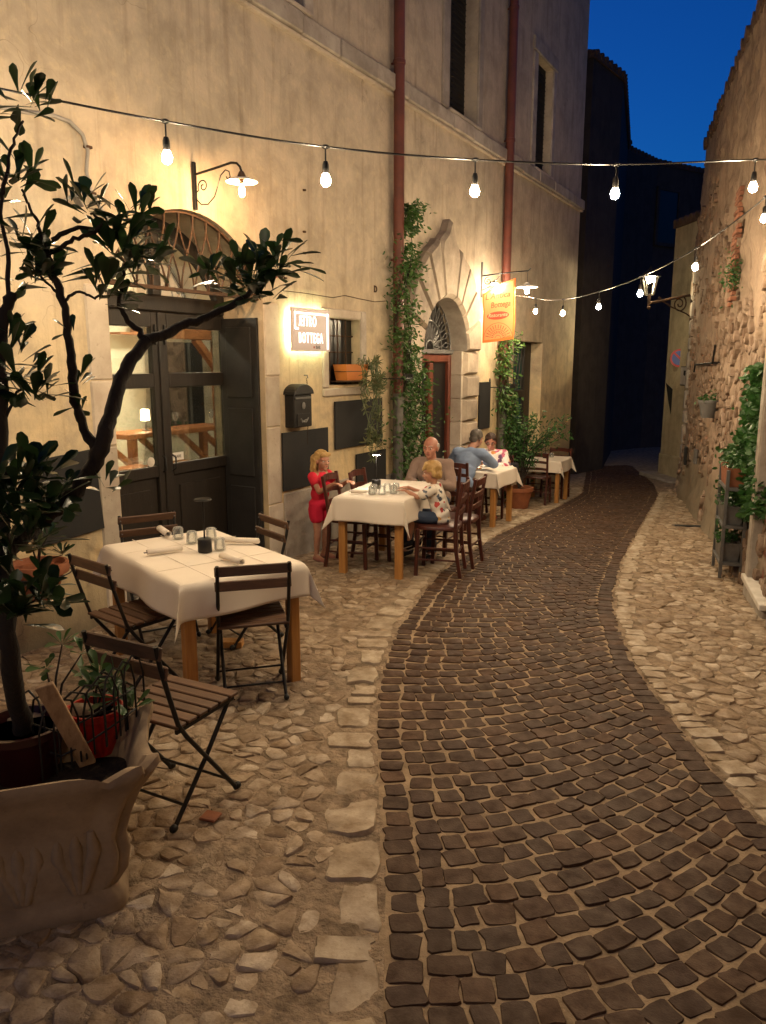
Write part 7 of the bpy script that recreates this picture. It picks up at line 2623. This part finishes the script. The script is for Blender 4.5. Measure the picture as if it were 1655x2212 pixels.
# ---------------- man in a blue shirt, back to us
qx, qy = -3.99, 9.10
lz = gz(qy) + .012
J = seated(.16, .10, .08, dict(elL=(-.26, .30, .80), wrL=(-.08, .50, .80), elR=(.33, .36, .80), wrR=(.14, .56, .80)), .01)
J['look'] = (-.35, -.35)
J['hdL'] = ((.6, .7, -.1), (0, 0, 1), .6); J['hdR'] = ((-.6, .7, -.1), (0, 0, 1), .6)
man2, P, R_ = make('person', 'dark-haired man in a light blue shirt leaning over his plate, seen from behind', (qx, qy, lz), math.radians(2), J, 1.02, 1.0, SK_A, False, brow=H_GREY)
BLUE = cloth_m('blue_shirt', (.26, .34, .50), (.21, .28, .43))
shirt_of(man2, J, 1.02, BLUE, 'shirt', 1.0, .95)
trousers(man2, J, 1.02, cloth_m('brown_trousers', (.10, .055, .04), (.075, .04, .03))); shoes(man2, J, 1.02, cloth_m('leather_shoe', (.09, .03, .02)))
b = MB(); b.ell(P(0, -.024, .045), (.082, .098, .082), R_, 16, 10); b.ell(P(0, -.066, -.02), (.066, .042, .055), R_, 12, 8)
for sx in (-1, 1):
    b.cap(P(sx * .071, -.015, .03), P(sx * .073, -.022, -.02), .018, .012)
blob(b, .007, 2, H_GREY, 'hair', man2, .002, 30)

# ---------------- woman in a flowered blouse
wx_, wy_ = -4.03, 10.34
lz = gz(wy_) + .012
s = .94
J = seated(.06, -.0, .04, dict(elL=(-.25, .16, .76), wrL=(-.09, .36, .80), elR=(.25, .14, .76), wrR=(.10, .36, .81)), .04)
J['look'] = (.25, -.38)
J['hdL'] = ((.5, .7, 0), (0, 0, 1), .5); J['hdR'] = ((-.5, .7, 0), (0, 0, 1), .5)
wom, P, R_ = make('person', 'dark-haired woman in a white flowered blouse and glasses looking down at her plate', (wx_, wy_, lz), math.radians(186), J, s, .97, SK_B, False, wid=.93, brow=H_DARK)
FLOR = printed('flowered_blouse', (.78, .70, .64), [(.45, .05, .10), (.18, .08, .16), (.60, .25, .08), (.5, .12, .2)], 12, .42)
shirt_of(wom, J, s, FLOR, 'blouse', 1.0, .7, .96)
b = MB()
nk = Vector(J['nk'])
trousers(wom, J, s, cloth_m('beige_trousers', (.36, .25, .16), (.3, .2, .13)), .6)
shoes(wom, J, s, cloth_m('red_shoe', (.45, .03, .04)))
b = MB(); b.ell(P(0, -.024, .046), (.083 * .97, .098 * .97, .083 * .97), R_, 16, 10); b.ell(P(0, -.075, -.03), (.062, .04, .06), R_, 12, 8)
for sx in (-1, 1):
    b.cap(P(sx * .055, .035, .075), P(sx * .076, -.01, .0), .02, .016); b.cap(P(sx * .074, -.02, .0), P(sx * .06, -.06, -.07), .018, .014)
b.ell(P(0, -.105, -.06), (.035, .03, .05), R_, 10, 8)
blob(b, .007, 2, H_DARK, 'hair', wom, .002, 30)
b = MB()
for sx in (-1, 1):
    b.tube([P(sx * .031 + .021 * math.cos(2 * math.pi * k / 14), .088, .003 + .016 * math.sin(2 * math.pi * k / 14)) for k in range(15)], .0022, 5)
    b.tube([P(sx * .052, .086, .006), P(sx * .078, -.005, .008)], .002, 5)
b.tube([P(-.010, .089, .006), P(.010, .089, .006)], .0022, 5)
b.build('glasses', MT['black'], wom)
b = MB(); b.tube([P(.05, -.02, -.13), P(.02, .05, -.19), P(-.02, .05, -.19), P(-.05, -.02, -.13)], .002, 5); b.ell(P(0, .055, -.205), .009); b.build('necklace', MT['white'], wom)
# jacket over the woman's chair and a napkin hanging at the table edge
bpy.data.scenes.remove(TMP)
nb = thing('hung_napkin', 'white napkin hanging over the street-side edge of the couple\'s table', 'napkin', tuple(on_table(t3, -3.585, 9.98)))
b = MB(); vs = []; fs = []
for i in range(7):
    for j in range(6):
        vs.append((.003 + (0 if j else -.06) + .008 * math.sin(i * 1.4) * j * .3, -.09 + .18 * i / 6, .012 - .052 * j * (1 if j else 0)))
for i in range(6):
    for j in range(5):
        k = i * 6 + j; fs.append((k, k + 1, k + 7, k + 6))
b.add(vs, fs); o = b.build('cloth_fall', MT['cloth'], nb, smooth=True); so = o.modifiers.new('t', 'SOLIDIFY'); so.thickness = .003
hb = thing('black_bag', 'black shoulder bag hung on the woman\'s chair', 'bag', (-3.80, 10.52, gz(10.5) + .55))
b = MB(); b.box((0, 0, .12), (.12, .26, .26), ch=.03); b.build('pouch', SHOE, hb, smooth=True)
b = MB(); b.tube([(0, -.1, .24), (-.06, -.06, .36), (-.06, .06, .36), (0, .1, .24)], .007, 6); b.build('strap', SHOE, hb, smooth=True)
